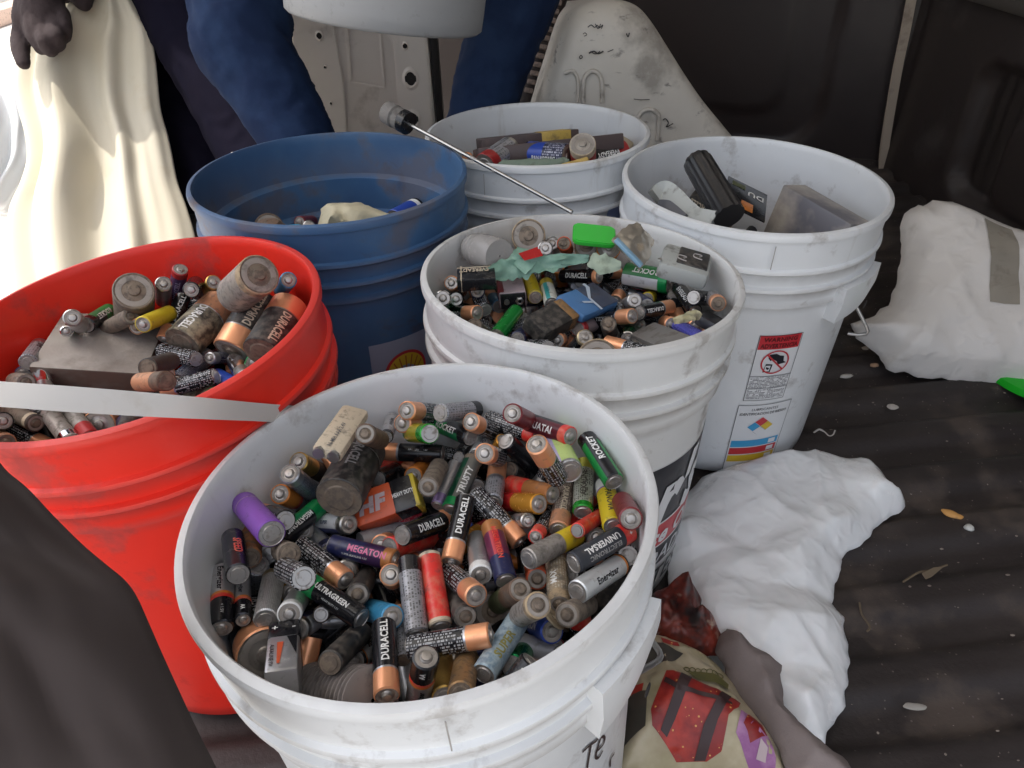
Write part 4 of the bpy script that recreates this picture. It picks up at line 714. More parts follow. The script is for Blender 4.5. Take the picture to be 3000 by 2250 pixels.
    ('B', 'AA', 'goldblk', 0.137, 0.6111, 0.2505, 0.1845, 0.6192, 0.2615, 'gold and dark brown battery, in the middle white bucket'),
    ('B', 'AAA', 'gold', 0.039, 0.5171, 0.2744, 0.0323, 0.4761, 0.2887, 'thin brass coloured battery nearest below the pale blue and white battery'),
    ('B', 'AAA', 'durg', -0.0041, 0.695, 0.2651, 0.0348, 0.7125, 0.2759, 'thin worn grey battery with dull copper end, in the middle white bucket'),
    ('B', 'AAA', 'blk', 0.1662, 0.6237, 0.247, 0.1904, 0.6453, 0.2767, 'thin plain black battery nearest above left of the purple blue foil battery'),
    ('B', 'AA', 'cop5', -0.04, 0.6218, 0.2624, 0.0092, 0.6251, 0.2671, 'copper ended black battery nearest below left of the long green cylinder'),
    ('B', 'AAA', 'brownend', 0.0212, 0.695, 0.2722, 0.049, 0.668, 0.2514, 'thin brown and dull copper battery nearest below left of the yellow and teal battery'),
    ('B', 'AA', 'durg', -0.0055, 0.567, 0.2928, -0.0025, 0.5747, 0.244, 'worn grey battery with dull copper end nearest below the long green cylinder'),
    ('B', 'AAA', 'blk', 0.0305, 0.6181, 0.2658, 0.0448, 0.5765, 0.2628, 'thin plain black battery nearest above left of the pale blue and white battery'),
    ('B', 'AAA', 'durf', 0.1051, 0.5649, 0.2803, 0.0658, 0.5495, 0.2926, 'thin black battery copper end fine print nearest below right of the pinkish white battery'),
    ('B', 'AA', 'red2', 0.0171, 0.7204, 0.2551, 0.0609, 0.7379, 0.27, 'bright red battery with tiny white print, in the middle white bucket'),
    ('B', 'AAA', 'red2', 0.0898, 0.7291, 0.2748, 0.0993, 0.7038, 0.24, 'thin bright red battery with tiny white print, in the middle white bucket'),
    ('B', 'AA', 'durf', 0.1397, 0.7157, 0.2798, 0.1764, 0.6826, 0.2828, 'black battery copper end fine print nearest right of the fat green cell'),
    ('B', 'AAA', 'cop5', -0.0279, 0.7018, 0.2775, -0.0481, 0.6692, 0.299, 'thin copper ended black battery nearest above left of the copper and blue battery'),
    ('F', 'AA', 'dur', -0.3081, 0.6116, 0.3221, -0.3161, 0.5669, 0.3025, 'black battery with copper end and bold white lettering nearest right of the yellow battery'),
    ('F', 'D', 'copDw', -0.2912, 0.548, 0.3095, -0.273, 0.6054, 0.3151, 'fat copper topped cell with its black label scraped, in the red bucket'),
    ('F', 'D', 'copDn', -0.2287, 0.5959, 0.3254, -0.2477, 0.5431, 0.3028, 'fat black copper cell worn white lettering nearest right of the scraped copper topped cell'),
    ('F', 'D', 'copDn', -0.2087, 0.513, 0.3195, -0.1964, 0.5713, 0.3301, 'fat black copper cell worn white lettering second right of the scraped copper topped cell'),
    ('F', 'AA', 'maxcell', -0.3302, 0.6349, 0.3056, -0.3068, 0.6204, 0.3468, 'purple battery with pale lettering, in the red bucket'),
    ('F', 'D', 'siltan', -0.2433, 0.5761, 0.3418, -0.206, 0.544, 0.377, 'fat worn silver and tan cell, in the red bucket'),
    ('F', 'D', 'dirty', -0.3553, 0.6033, 0.3112, -0.3279, 0.569, 0.3529, 'fat grimy grey brown cell, in the red bucket'),
    ('F', 'AA', 'silver2', -0.3339, 0.6223, 0.313, -0.3126, 0.5926, 0.3464, 'dull silver battery nearest below left of the purple battery'),
    ('F', 'AA', 'yellow', -0.3112, 0.5831, 0.3213, -0.3124, 0.5363, 0.3375, 'yellow battery, in the red bucket'),
    ('F', 'AA', 'durg', -0.3244, 0.6019, 0.3076, -0.3305, 0.5556, 0.324, 'worn grey battery with dull copper end nearest below left of the yellow battery'),
    ('F', 'AA', 'blkdirty', -0.2593, 0.6283, 0.2872, -0.2432, 0.5916, 0.3163, 'grimy black battery nearest right of the scraped copper topped cell'),
    ('F', 'AA', 'silver2', -0.2725, 0.6337, 0.3093, -0.252, 0.597, 0.3354, 'dull silver battery nearest above right of the scraped copper topped cell'),
    ('F', 'AA', 'goldblk', -0.3005, 0.6379, 0.3063, -0.2748, 0.6095, 0.3376, 'gold and dark brown battery nearest right of the purple battery'),
    ('F', 'AA', 'blue', -0.2123, 0.6036, 0.3302, -0.1913, 0.5688, 0.3583, 'light blue battery, in the red bucket'),
    ('F', 'AA', 'rocket', -0.3777, 0.5627, 0.3232, -0.3819, 0.6104, 0.3106, 'green battery with bold slanted white capitals, in the red bucket'),
    ('F', 'AA', 'silver2', -0.3813, 0.5601, 0.3249, -0.3609, 0.5248, 0.3531, 'dull silver battery nearest above right of the metallic green battery'),
    ('F', 'AAA', 'greenmet', -0.4016, 0.5816, 0.3126, -0.3847, 0.5442, 0.3285, 'thin metallic green battery with bright silver rim, in the red bucket'),
    ('F', 'AA', 'dirty', -0.3712, 0.5805, 0.3087, -0.3333, 0.5596, 0.3328, 'grimy grey brown battery nearest right of the slanted white capitals battery'),
    ('F', 'AA', 'greentop', -0.4076, 0.5147, 0.3172, -0.4247, 0.5597, 0.3057, 'grey battery with pale green end disc, in the red bucket'),
    ('F', 'AA', 'blueyel', -0.4166, 0.5144, 0.305, -0.4227, 0.5619, 0.2924, 'navy battery with a yellow stripe, in the red bucket'),
    ('F', 'AA', 'silshine', -0.3781, 0.4779, 0.3093, -0.404, 0.5199, 0.3054, 'bright silver battery nearest below the navy and yellow battery'),
    ('F', 'AA', 'blkprint', -0.4024, 0.5759, 0.2406, -0.4086, 0.5444, 0.2782, 'black battery with white fine print nearest above the red ended silver battery'),
    ('F', 'AA', 'blkprint', -0.2714, 0.5244, 0.3082, -0.3127, 0.5508, 0.3011, 'black battery with white fine print nearest below left of the scraped copper topped cell'),
    ('F', 'AA', 'blkdirty', -0.2715, 0.4511, 0.3501, -0.2763, 0.4946, 0.327, 'grimy black battery nearest below the yellow battery'),
    ('F', 'AA', 'silblue', -0.2877, 0.5131, 0.294, -0.2779, 0.5613, 0.2886, 'scratched silver and navy battery nearest below the scraped copper topped cell'),
    ('F', 'AA', 'durf', -0.2474, 0.5006, 0.3061, -0.2951, 0.5002, 0.2931, 'black battery copper end fine print nearest below the scraped copper topped cell'),
    ('F', 'AA', 'brownend', -0.2415, 0.4174, 0.361, -0.2773, 0.4452, 0.3411, 'brown and dull copper battery nearest below the yellow battery'),
    ('F', 'AA', 'silshine', -0.2193, 0.4913, 0.31, -0.243, 0.5334, 0.2992, 'bright silver battery nearest below right of the scraped copper topped cell'),
    ('F', 'AA', 'ultra', -0.2179, 0.5631, 0.2858, -0.221, 0.5181, 0.3063, 'black battery green end white lettering nearest below right of the scraped copper topped cell'),
    ('F', 'AA', 'bluewht', -0.2331, 0.4952, 0.2999, -0.2617, 0.5324, 0.2841, 'royal blue battery with white capitals nearest below the scraped copper topped cell'),
    ('F', 'AA', 'grnbrn', -0.2361, 0.4773, 0.3022, -0.2674, 0.51, 0.2822, 'greenish brown battery, in the red bucket'),
    ('F', 'AA', 'tanband', -0.4275, 0.4931, 0.2837, -0.3867, 0.4656, 0.2899, 'dark brown battery with cream band, in the red bucket'),
    ('F', 'AA', 'silshort', -0.3842, 0.4807, 0.2883, -0.35, 0.445, 0.2854, 'silver grey battery with a bright band, in the red bucket'),
    ('F', 'AA', 'redsil', -0.3738, 0.4893, 0.2827, -0.3396, 0.4535, 0.2825, 'silver battery with red lower end, in the red bucket'),
    ('F', 'C', 'copD', -0.356, 0.5188, 0.2534, -0.3455, 0.4768, 0.2774, 'fat copper topped cell, in the red bucket'),
    ('F', 'AA', 'blkdirty', -0.2929, 0.4439, 0.3104, -0.2736, 0.4027, 0.3299, 'grimy black battery nearest right of the red ended silver battery'),
    ('F', 'AA', 'durf', -0.4246, 0.4823, 0.2739, -0.3813, 0.4587, 0.2701, 'black battery with copper end and rows of fine print nearest below the cream banded battery'),
    ('F', 'AA', 'gold', -0.4166, 0.4562, 0.2772, -0.3756, 0.4298, 0.2855, 'brass coloured battery nearest below the cream banded battery'),
    ('F', 'AA', 'navy', -0.3292, 0.4849, 0.272, -0.2974, 0.4577, 0.2983, 'navy blue battery nearest right of the red ended silver battery'),
    ('F', 'AA', 'brownend', -0.3204, 0.4812, 0.2651, -0.328, 0.5258, 0.2448, 'brown and dull copper battery nearest right of the red ended silver battery'),
    ('F', 'AA', 'bluewht', -0.2981, 0.4762, 0.2799, -0.2662, 0.4477, 0.3047, 'royal blue battery with white capitals nearest right of the red ended silver battery'),
    ('F', 'AA', 'blk', -0.4282, 0.4765, 0.2821, -0.3964, 0.4479, 0.3071, 'plain black battery nearest left of the cream banded battery'),
    ('F', 'AA', 'cop5', -0.3202, 0.5269, 0.2884, -0.2865, 0.4994, 0.3121, 'copper ended black battery nearest below the yellow battery'),
    ('F', 'AA', 'dirty', -0.2693, 0.5035, 0.2772, -0.2997, 0.5387, 0.2603, 'grimy grey brown battery nearest below the scraped copper topped cell'),
    ('F', 'AA', 'dirty', -0.4217, 0.5095, 0.3022, -0.3883, 0.4786, 0.3216, 'grimy grey brown battery nearest below left of the navy and yellow battery'),
    ('F', 'AA', 'durg', -0.4289, 0.467, 0.2801, -0.393, 0.4362, 0.2949, 'worn grey battery with dull copper end nearest below left of the cream banded battery'),
    ('F', 'AA', 'blk', -0.2963, 0.6192, 0.3316, -0.281, 0.5752, 0.3484, 'plain black battery nearest right of the purple battery'),
    ('F', 'AA', 'durf', -0.2514, 0.582, 0.3101, -0.2716, 0.6234, 0.2921, 'black battery copper end fine print nearest right of the scraped copper topped cell'),
    ('F', 'AA', 'blkred2', -0.1818, 0.5167, 0.3054, -0.2283, 0.5068, 0.2917, 'thin black battery with red end nearest below right of the scraped copper topped cell'),
    ('F', 'AA', 'blk', -0.249, 0.4381, 0.2906, -0.1996, 0.4373, 0.2936, 'plain black battery second below the scraped copper topped cell'),
    ('F', 'AAA', 'dur', -0.2722, 0.3757, 0.2671, -0.2842, 0.4179, 0.2695, 'thin black battery copper end white lettering nearest below right of the red ended silver battery'),
    ('F', 'AA', 'blk', -0.2065, 0.4418, 0.2821, -0.2268, 0.4863, 0.2895, 'plain black battery nearest below right of the scraped copper topped cell'),
    ('F', 'AAA', 'dur', -0.4034, 0.4171, 0.2711, -0.3665, 0.395, 0.2805, 'thin black battery with copper end and bold white lettering nearest below the cream banded battery'),
    ('F', 'AA', 'gold', -0.361, 0.4099, 0.2638, -0.362, 0.4583, 0.2741, 'brass coloured battery nearest below the bright banded silver battery'),
    ('F', 'AA', 'silring', -0.397, 0.4879, 0.282, -0.4238, 0.5288, 0.2892, 'silver battery with pale ring round its end nearest above right of the cream banded battery'),
    ('F', 'AA', 'cop5', -0.3002, 0.3976, 0.2524, -0.2519, 0.4038, 0.261, 'copper ended black battery second below the scraped copper topped cell'),
    ('F', 'AAA', 'silblue', -0.2525, 0.5663, 0.2819, -0.2625, 0.5302, 0.305, 'thin scratched silver and navy battery, in the red bucket'),
    ('F', 'AA', 'blk', -0.3011, 0.3813, 0.2435, -0.3194, 0.4221, 0.2647, 'plain black battery nearest below the red ended silver battery'),
    ('F', 'AA', 'dur', -0.2483, 0.4085, 0.2901, -0.2955, 0.4188, 0.2794, 'black battery copper end white lettering nearest below right of the red ended silver battery'),
    ('F', 'AA', 'navy', -0.1908, 0.4905, 0.2794, -0.2402, 0.4882, 0.2762, 'navy blue battery nearest below right of the scraped copper topped cell'),
    ('F', 'AA', 'blkprint', -0.3623, 0.4107, 0.2346, -0.3206, 0.4263, 0.2562, 'black battery with white fine print nearest below the red ended silver battery'),
    ('F', 'AA', 'goldblk', -0.214, 0.5506, 0.2723, -0.1732, 0.5227, 0.2692, 'gold and dark brown battery nearest below right of the scraped copper topped cell'),
    ('F', 'AA', 'durg', -0.4139, 0.4416, 0.2549, -0.3654, 0.4472, 0.2626, 'worn grey battery with dull copper end nearest below left of the bright banded silver battery'),
    ('F', 'AA', 'redor2', -0.2538, 0.4364, 0.2917, -0.2954, 0.4264, 0.2668, 'glossy red battery with golden orange end, in the red bucket'),
    ('F', 'AA', 'silring', -0.3821, 0.4296, 0.2342, -0.3326, 0.4297, 0.2364, 'silver battery with pale ring round its end nearest below the bright banded silver battery'),
    ('F', 'AA', 'silblue', -0.2851, 0.4799, 0.2868, -0.2414, 0.4662, 0.2679, 'scratched silver and navy battery nearest below the yellow battery'),
    ('F', 'AA', 'blkprint', -0.389, 0.4143, 0.2346, -0.3912, 0.4615, 0.2492, 'black battery with white fine print nearest below the bright banded silver battery'),
    ('F', 'AA', 'durg', -0.2984, 0.4191, 0.2582, -0.2494, 0.415, 0.2524, 'worn grey battery with dull copper end nearest below right of the red ended silver battery'),
    ('F', 'AA', 'bluewht', -0.3399, 0.4152, 0.2597, -0.32, 0.4259, 0.3037, 'royal blue battery with white capitals nearest below the red ended silver battery'),
    ('F', 'AA', 'blkred2', -0.2735, 0.4652, 0.2529, -0.2576, 0.4465, 0.2959, 'thin black battery with red end nearest right of the red ended silver battery'),
    ('F', 'AA', 'cop5', -0.2438, 0.4516, 0.2855, -0.2364, 0.4228, 0.2459, 'copper ended black battery nearest right of the red ended silver battery'),
    ('F', 'AAA', 'blkprint', -0.2656, 0.4166, 0.2439, -0.2866, 0.4546, 0.2371, 'thin black battery with white fine print nearest below right of the red ended silver battery'),
    ('F', 'AAA', 'durf', -0.2831, 0.419, 0.2454, -0.3254, 0.412, 0.2357, 'thin black battery copper end fine print nearest below right of the red ended silver battery'),
    ('F', 'AAA', 'blkred', -0.288, 0.4391, 0.2848, -0.3198, 0.4276, 0.2567, 'thin black battery bright red end white print nearest below right of the cream banded battery'),
    ('F', 'AA', 'cop5', -0.2259, 0.5136, 0.2815, -0.1788, 0.5046, 0.2691, 'copper ended black battery second below right of the yellow battery'),
    ('F', 'AA', 'cop5', -0.2924, 0.418, 0.2204, -0.3296, 0.4372, 0.2469, 'copper ended black battery second below right of the bright banded silver battery'),
    ('F', 'AAA', 'blkred2', -0.4301, 0.498, 0.2881, -0.4239, 0.5207, 0.251, 'thin black battery with red end nearest above right of the cream banded battery'),
    ('F', 'AAA', 'blkred', -0.4114, 0.4266, 0.2789, -0.4202, 0.4654, 0.2602, 'thin black battery bright red end white print nearest below left of the cream banded battery'),
    ('F', 'AA', 'blkprint', -0.2487, 0.4199, 0.2443, -0.2705, 0.464, 0.2386, 'black battery with white fine print nearest below right of the red ended silver battery'),
    ('F', 'AAA', 'bluewht', -0.3512, 0.4472, 0.2385, -0.3893, 0.4341, 0.2206, 'thin royal blue battery with white capitals, in the red bucket'),
    ('F', 'AA', 'cop5', -0.3147, 0.4426, 0.2373, -0.3524, 0.4744, 0.2402, 'copper ended black battery nearest below right of the bright banded silver battery'),
    ('F', 'AAA', 'cop5', -0.3571, 0.5265, 0.2616, -0.3988, 0.5195, 0.2494, 'thin copper ended black battery nearest above right of the red ended silver battery'),
    ('F', 'AA', 'ultra', -0.1853, 0.5351, 0.3091, -0.1998, 0.5791, 0.2915, 'black battery with green end and white lettering nearest right of the scraped copper topped cell'),
    ('F', 'AAA', 'blk', -0.2377, 0.4621, 0.2284, -0.2427, 0.4525, 0.2711, 'thin plain black battery nearest below the scraped copper topped cell'),
    ('F', 'AAA', 'durf', -0.2751, 0.516, 0.2637, -0.232, 0.5109, 0.2566, 'thin black battery copper end fine print nearest below the scraped copper topped cell'),
    ('F', 'AA', 'silver2', -0.2526, 0.5436, 0.25, -0.2226, 0.5668, 0.2819, 'dull silver battery nearest below right of the scraped copper topped cell'),
    ('F', 'AAA', 'brownend', -0.3863, 0.5107, 0.26, -0.4262, 0.5215, 0.275, 'thin brown and dull copper battery nearest above the bright banded silver battery'),
    ('F', 'AA', 'cop5', -0.2224, 0.5802, 0.2812, -0.2669, 0.5674, 0.2637, 'copper ended black battery nearest below right of the scraped copper topped cell'),
    ('F', 'AAA', 'cop5', -0.2285, 0.4408, 0.2499, -0.1966, 0.4586, 0.2745, 'thin copper ended black battery nearest below the scraped copper topped cell'),
    ('F', 'AA', 'blk', -0.366, 0.5375, 0.2587, -0.4137, 0.5298, 0.2481, 'plain black battery nearest above right of the red ended silver battery'),
    ('F', 'AAA', 'blkdirty', -0.2741, 0.4897, 0.2471, -0.27, 0.5325, 0.2564, 'thin grimy black battery, in the red bucket'),
    ('F', 'AA', 'cop5', -0.2852, 0.4324, 0.3, -0.3255, 0.4401, 0.2724, 'copper ended black battery nearest below right of the red ended silver battery'),
    ('F', 'AAA', 'blkprint', -0.2116, 0.4438, 0.2454, -0.2431, 0.4737, 0.2524, 'thin black battery with white fine print nearest below the scraped copper topped cell'),
    ('F', 'AAA', 'brownend', -0.2072, 0.4812, 0.2522, -0.2458, 0.4687, 0.2351, 'thin brown and dull copper battery nearest below the scraped copper topped cell'),
    ('F', 'AA', 'dur', -0.1893, 0.4598, 0.2616, -0.2323, 0.484, 0.2663, 'black battery copper end white lettering nearest below right of the scraped copper topped cell'),
    ('F', 'AAA', 'blkred', -0.399, 0.4277, 0.2359, -0.419, 0.4664, 0.2298, 'thin black battery with bright red end and white print nearest below the cream banded battery'),
    ('F', 'AAA', 'durg', -0.2182, 0.4845, 0.2575, -0.177, 0.4937, 0.2701, 'thin worn grey battery with dull copper end, in the red bucket'),
    ('F', 'AA', 'blkred', -0.2829, 0.5593, 0.2823, -0.2793, 0.6053, 0.2644, 'black battery with bright red end and white print, in the red bucket'),
    ('F', 'AA', 'orange2', -0.3499, 0.4227, 0.2255, -0.3174, 0.3896, 0.2427, 'bright orange ended battery, in the red bucket'),
    ('F', 'AA', 'blk', -0.3654, 0.5366, 0.247, -0.3163, 0.5327, 0.2518, 'plain black battery nearest right of the red ended silver battery'),
    ('F', 'AA', 'cop5', -0.1977, 0.5808, 0.2847, -0.2266, 0.5571, 0.2522, 'copper ended black battery nearest right of the yellow battery'),
    ('F', 'AAA', 'red2', -0.2657, 0.5257, 0.2437, -0.2404, 0.5218, 0.2794, 'thin bright red battery with tiny white print, in the red bucket'),
    ('F', 'AAA', 'maroon', -0.2752, 0.4711, 0.2534, -0.3192, 0.4695, 0.2513, 'thin dark red battery, in the red bucket'),
    ('F', 'AA', 'blk', -0.2892, 0.4766, 0.2399, -0.3372, 0.4839, 0.2499, 'plain black battery second right of the red ended silver battery'),
    ('F', 'AAA', 'blk', -0.4052, 0.4931, 0.274, -0.3842, 0.4626, 0.2503, 'thin plain black battery nearest below left of the bright banded silver battery'),
    ('F', 'AA', 'red2', -0.2901, 0.5029, 0.2343, -0.2926, 0.4768, 0.2762, 'bright red battery with tiny white print, in the red bucket'),
    ('F', 'AA', 'navy', -0.3827, 0.4895, 0.2385, -0.3332, 0.491, 0.2406, 'navy blue battery nearest below right of the red ended silver battery'),
    ('F', 'AA', 'blk', -0.2675, 0.4833, 0.2714, -0.3029, 0.5165, 0.2809, 'plain black battery nearest below the scraped copper topped cell'),
    ('F', 'AAA', 'dur', -0.2002, 0.5897, 0.2981, -0.2191, 0.5542, 0.316, 'thin black battery copper end white lettering nearest right of the scraped copper topped cell'),
    ('F', 'AAA', 'dirty', -0.4237, 0.4468, 0.2774, -0.433, 0.4825, 0.2534, 'thin grimy grey brown battery, in the red bucket'),
    ('F', 'AA', 'blkred2', -0.2968, 0.6175, 0.312, -0.3426, 0.6065, 0.2968, 'thin black battery with red end nearest right of the yellow battery'),
    ('F', 'AAA', 'dur', -0.3087, 0.528, 0.2936, -0.3011, 0.5704, 0.2849, 'thin black battery with copper end and bold white lettering nearest below the yellow battery'),
    ('F', 'AAA', 'blk', -0.2914, 0.6001, 0.3061, -0.332, 0.5901, 0.2924, 'thin plain black battery nearest left of the scraped copper topped cell'),
    ('F', 'AAA', 'blkred2', -0.2236, 0.5923, 0.2848, -0.2028, 0.5832, 0.3225, 'thin black battery with red end nearest right of the scraped copper topped cell'),
    ('D', 'D', 'greyZ', -0.0259, 0.944, 0.3215, 0.0094, 0.9928, 0.3276, 'grey printed cell with red end, in the back white bucket'),
    ('D', 'D', 'pana', 0.0318, 0.9844, 0.322, 0.0834, 0.9533, 0.3269, 'blue and silver cell with white lettering, in the back white bucket'),
    ('D', 'D', 'redG', 0.1083, 0.9734, 0.3001, 0.1015, 0.9377, 0.3484, 'red and cream cell with a big white letter, in the back white bucket'),
    ('D', 'D', 'everr', 0.1135, 0.9842, 0.3093, 0.1673, 1.0118, 0.3111, 'black and red cell with white lettering, in the back white bucket'),
    ('D', 'AA', 'dirty', -0.0382, 0.9094, 0.3281, -0.0445, 0.9581, 0.3222, 'grimy grey brown battery, in the back white bucket'),
    ('C', 'D', 'copDn', 0.2383, 0.8909, 0.2865, 0.2847, 0.8571, 0.2674, 'fat black and copper cell with worn white lettering, in the right white bucket'),
    ('C', 'AA', 'blue', 0.2161, 0.8815, 0.2677, 0.1967, 0.8411, 0.2889, 'light blue battery, in the right white bucket'),
    ('C', 'AA', 'dirty', 0.2265, 0.8694, 0.2658, 0.2067, 0.8308, 0.2897, 'grimy grey brown battery, in the right white bucket'),
    ('E', 'C', 'blueAA', -0.138, 0.8467, 0.2921, -0.1139, 0.8899, 0.2895, 'royal blue and white cell, in the blue bucket'),
    ('E', 'AA', 'brownend', -0.142, 0.9073, 0.2628, -0.1462, 0.8644, 0.287, 'brown and dull copper battery, in the blue bucket'),
    ('E', 'AA', 'silver2', -0.2511, 0.8572, 0.2699, -0.2364, 0.8203, 0.2994, 'dull silver battery, in the blue bucket'),
    ('E', 'D', 'brown', -0.2973, 0.8548, 0.2742, -0.2795, 0.806, 0.3053, 'fat dirty brown cell, in the blue bucket'),
    ('E', 'AA', 'maroon', -0.2515, 0.8914, 0.2755, -0.2547, 0.8456, 0.294, 'dark red battery, in the blue bucket'),
]
BOXES = {'energizer_9v': ('A', [-0.13387, 0.24201, 0.28612], [0.2381, -0.9156, 0.3239], [0.0394, 0.3423, 0.9388], (0.0175, 0.026, 0.0475)), 'hf_9v': ('A', [-0.09399, 0.3808, 0.2704], [0.9513, 0.1814, 0.2493], [-0.1492, -0.437, 0.887], (0.026, 0.017, 0.048)), 'cream_pack': ('A', [-0.12104, 0.39657, 0.32654], [-0.1414, -0.9739, 0.1774], [0.2457, 0.1391, 0.9593], (0.021, 0.0105, 0.062)), 'ribbed': ('A', [-0.11069, 0.23845, 0.25697], [0.7178, -0.4183, 0.5567], [-0.5886, 0.0626, 0.806], (0.036, 0.036, 0.075)), 'tan_disc': ('A', [0.0196, 0.26951, 0.28225], [0.4384, 0.5191, -0.7337], [0.7213, 0.2839, 0.6318], (0.018, 0.004, 0.018)), 'brown_9v': ('B', [0.03755, 0.57257, 0.30429], [0.7092, 0.7039, -0.041], [0.2774, -0.2251, 0.934], (0.0265, 0.0175, 0.048)), 'blue_pack': ('B', [0.07427, 0.60759, 0.30318], [0.6859, 0.7101, -0.1591], [0.2871, -0.0632, 0.9558], (0.036, 0.01, 0.056)), 'red_9v': ('B', [0.0022, 0.64728, 0.29685], [0.065, -0.9927, 0.102], [-0.0319, 0.1001, 0.9945], (0.0265, 0.0175, 0.048)), 'grey_9v': ('B', [0.13604, 0.54758, 0.29296], [0.3423, -0.8918, 0.2957], [-0.3023, 0.1934, 0.9334], (0.028, 0.018, 0.062)), 'black_carton': ('B', [-0.03041, 0.61788, 0.32819], [0.0459, -0.9971, 0.0615], [-0.0133, 0.0609, 0.9981], (0.036, 0.012, 0.032)), 'charger': ('B', [0.17055, 0.63215, 0.32571], [0.3231, 0.9459, -0.0282], [0.183, -0.0332, 0.9826], (0.048, 0.018, 0.05)), 'green_lid': ('B', [0.08923, 0.69028, 0.33423], [0.1014, 0.9764, 0.1907], [0.0976, -0.2005, 0.9748], (0.044, 0.006, 0.032)), 'foil_sachet': ('B', [0.12788, 0.66376, 0.33686], [0.4707, 0.8822, 0.0132], [0.5586, -0.3096, 0.7695], (0.04, 0.008, 0.06)), 'jar': ('B', [-0.02109, 0.66418, 0.33234], [-0.5209, 0.8271, -0.2111], [-0.2809, 0.0675, 0.9574], (0.034, 0.034, 0.055)), 'padlock': ('B', [0.18721, 0.57596, 0.29531], [0.6659, 0.7147, -0.2138], [0.2591, 0.0472, 0.9647], (0.026, 0.014, 0.034)), 'slab': ('F', [-0.37118, 0.55837, 0.28703], [-0.1185, 0.9922, 0.0374], [0.2134, -0.0113, 0.9769], (0.09, 0.045, 0.088))}

# ================================================================== the van and the ground outside
def structure(name, me, m): return tag(link(name, me, m), kind='structure')
m_floor = mat('rubber_mat', (.023, .0170, .0160), .62, dirt=.45, dcol=(.095, .072, .058), dscale=9, bump=.35, bscale=140, objrand=False, mottle=.5, mcol=(.050, .040, .037), mscale=3.5, spots=(120, .12, (.12, .10, .09)), detail=9)
v = []; f = []; X0, X1, Y0, Y1, NX, NY = -.78, 1.0, -.35, 2.05, 110, 420
for j in range(NY+1):
    for i in range(NX+1):
        x = X0+(X1-X0)*i/NX; y = Y0+(Y1-Y0)*j/NY
        yy = y-.10*x; s = math.sin(yy*2*math.pi/.085)
        z = .0060*max(-1, min(1, s*1.8))+.004*noise.noise(Vector((x*3, y*3, 0)))
        v.append((x, y, z-.004))
for j in range(NY):
    for i in range(NX): a = j*(NX+1)+i; f.append((a, a+1, a+NX+2, a+NX+1))
structure('van_floor', mesh('van_floor', v, f), m_floor)
structure('van_sill', box_me('van_sill', .05, 2.4, .10, .006, (-.812, .85, -.047)), mat('sill_plastic', (.035, .033, .03), .5, dirt=.5, dcol=(.16, .14, .12), objrand=False, dscale=15))
m_ground = mat('concrete', (.62, .58, .52), .9, dirt=.25, dcol=(.35, .32, .29), dscale=4, objrand=False, bump=.2, bscale=60)
structure('ground', mesh('ground', [(-60, -60, -.55), (60, -60, -.55), (60, 60, -.55), (-60, 60, -.55)], [(0, 1, 2, 3)]), m_ground)
wl = link('boundary_wall', box_me('boundary_wall', .2, 16, 2.2, .01, (-6.2, 4, .55)), mat('wall_plaster', (.80, .76, .66), .9, dirt=.15, dcol=(.5, .45, .38), dscale=2, objrand=False))
tag(wl, 'pale cream boundary wall in the bright yard outside the van', 'wall')
kb = link('kerb', box_me('kerb', .25, 16, .14, .02, (-4.9, 4, -.48)), mat('kerb_stone', (.62, .45, .36), .9, dirt=.3, objrand=False))
tag(kb, 'pinkish kerb along the bright yard outside the van', 'kerb')

m_trim = mat('trim_plastic', (.024, .0160, .0155), .42, dirt=.15, dcol=(.045, .035, .033), dscale=5, bump=.06, bscale=500, objrand=False)
m_trim2 = mat('trim_plastic_inner', (.028, .0200, .0180), .5, dirt=.2, dcol=(.05, .04, .036), dscale=5, bump=.06, bscale=500, objrand=False)
KY = 1.80; KX = .945     # corner of the two wall panels
def panel(name, p0, p1, z0, z1, rec, m, depth=.018, thick=.03, label=None, cat=None):
    "upright moulded panel from p0 to p1 with recessed and raised fields given as (u0,u1,z0,z1,depth,radius)"
    p0 = Vector((*p0, 0)); p1 = Vector((*p1, 0)); u = (p1-p0); L = u.length; u.normalize(); n = Vector((u.y, -u.x, 0))
    if n.dot(CAMP-p0) < 0: n = -n
    NXx = int(L/.012); NZ = int((z1-z0)/.012); v = []; f = []
    def sm(a, b, x): t = max(0, min(1, (x-a)/(b-a))); return t*t*(3-2*t)
    for j in range(NZ+1):
        for i in range(NXx+1):
            a = L*i/NXx; z = z0+(z1-z0)*j/NZ; d = 0
            for (u0, u1, w0, w1, dep, r) in rec:
                qx = abs(a-(u0+u1)/2)-(u1-u0)/2+r; qz = abs(z-(w0+w1)/2)-(w1-w0)/2+r
                sd_ = math.hypot(max(qx, 0), max(qz, 0))+min(max(qx, qz), 0)-r; d += dep*sm(.012, -.012, sd_)
            v.append(p0+u*a+Vector((0, 0, z))+n*d)
    for j in range(NZ):
        for i in range(NXx): a = j*(NXx+1)+i; f.append((a, a+1, a+NXx+2, a+NXx+1))
    k = len(v); v += [q-n*thick for q in (p0+Vector((0, 0, z0)), p1+Vector((0, 0, z0)), p1+Vector((0, 0, z1)), p0+Vector((0, 0, z1)))]; f.append((k, k+1, k+2, k+3))
    o = link(name, mesh(name, v, f, True, 80), m)
    if label: tag(o, label, cat)
    return o
panel('wall_panel', (-.25, 2.26), (KX, KY), -.02, 1.35, [(.35, 1.12, .02, .60, -.016, .10), (.45, 1.02, .10, .50, .006, .06)], m_trim, label='dark plastic van wall panel behind the white wheel arch', cat='wall panel')
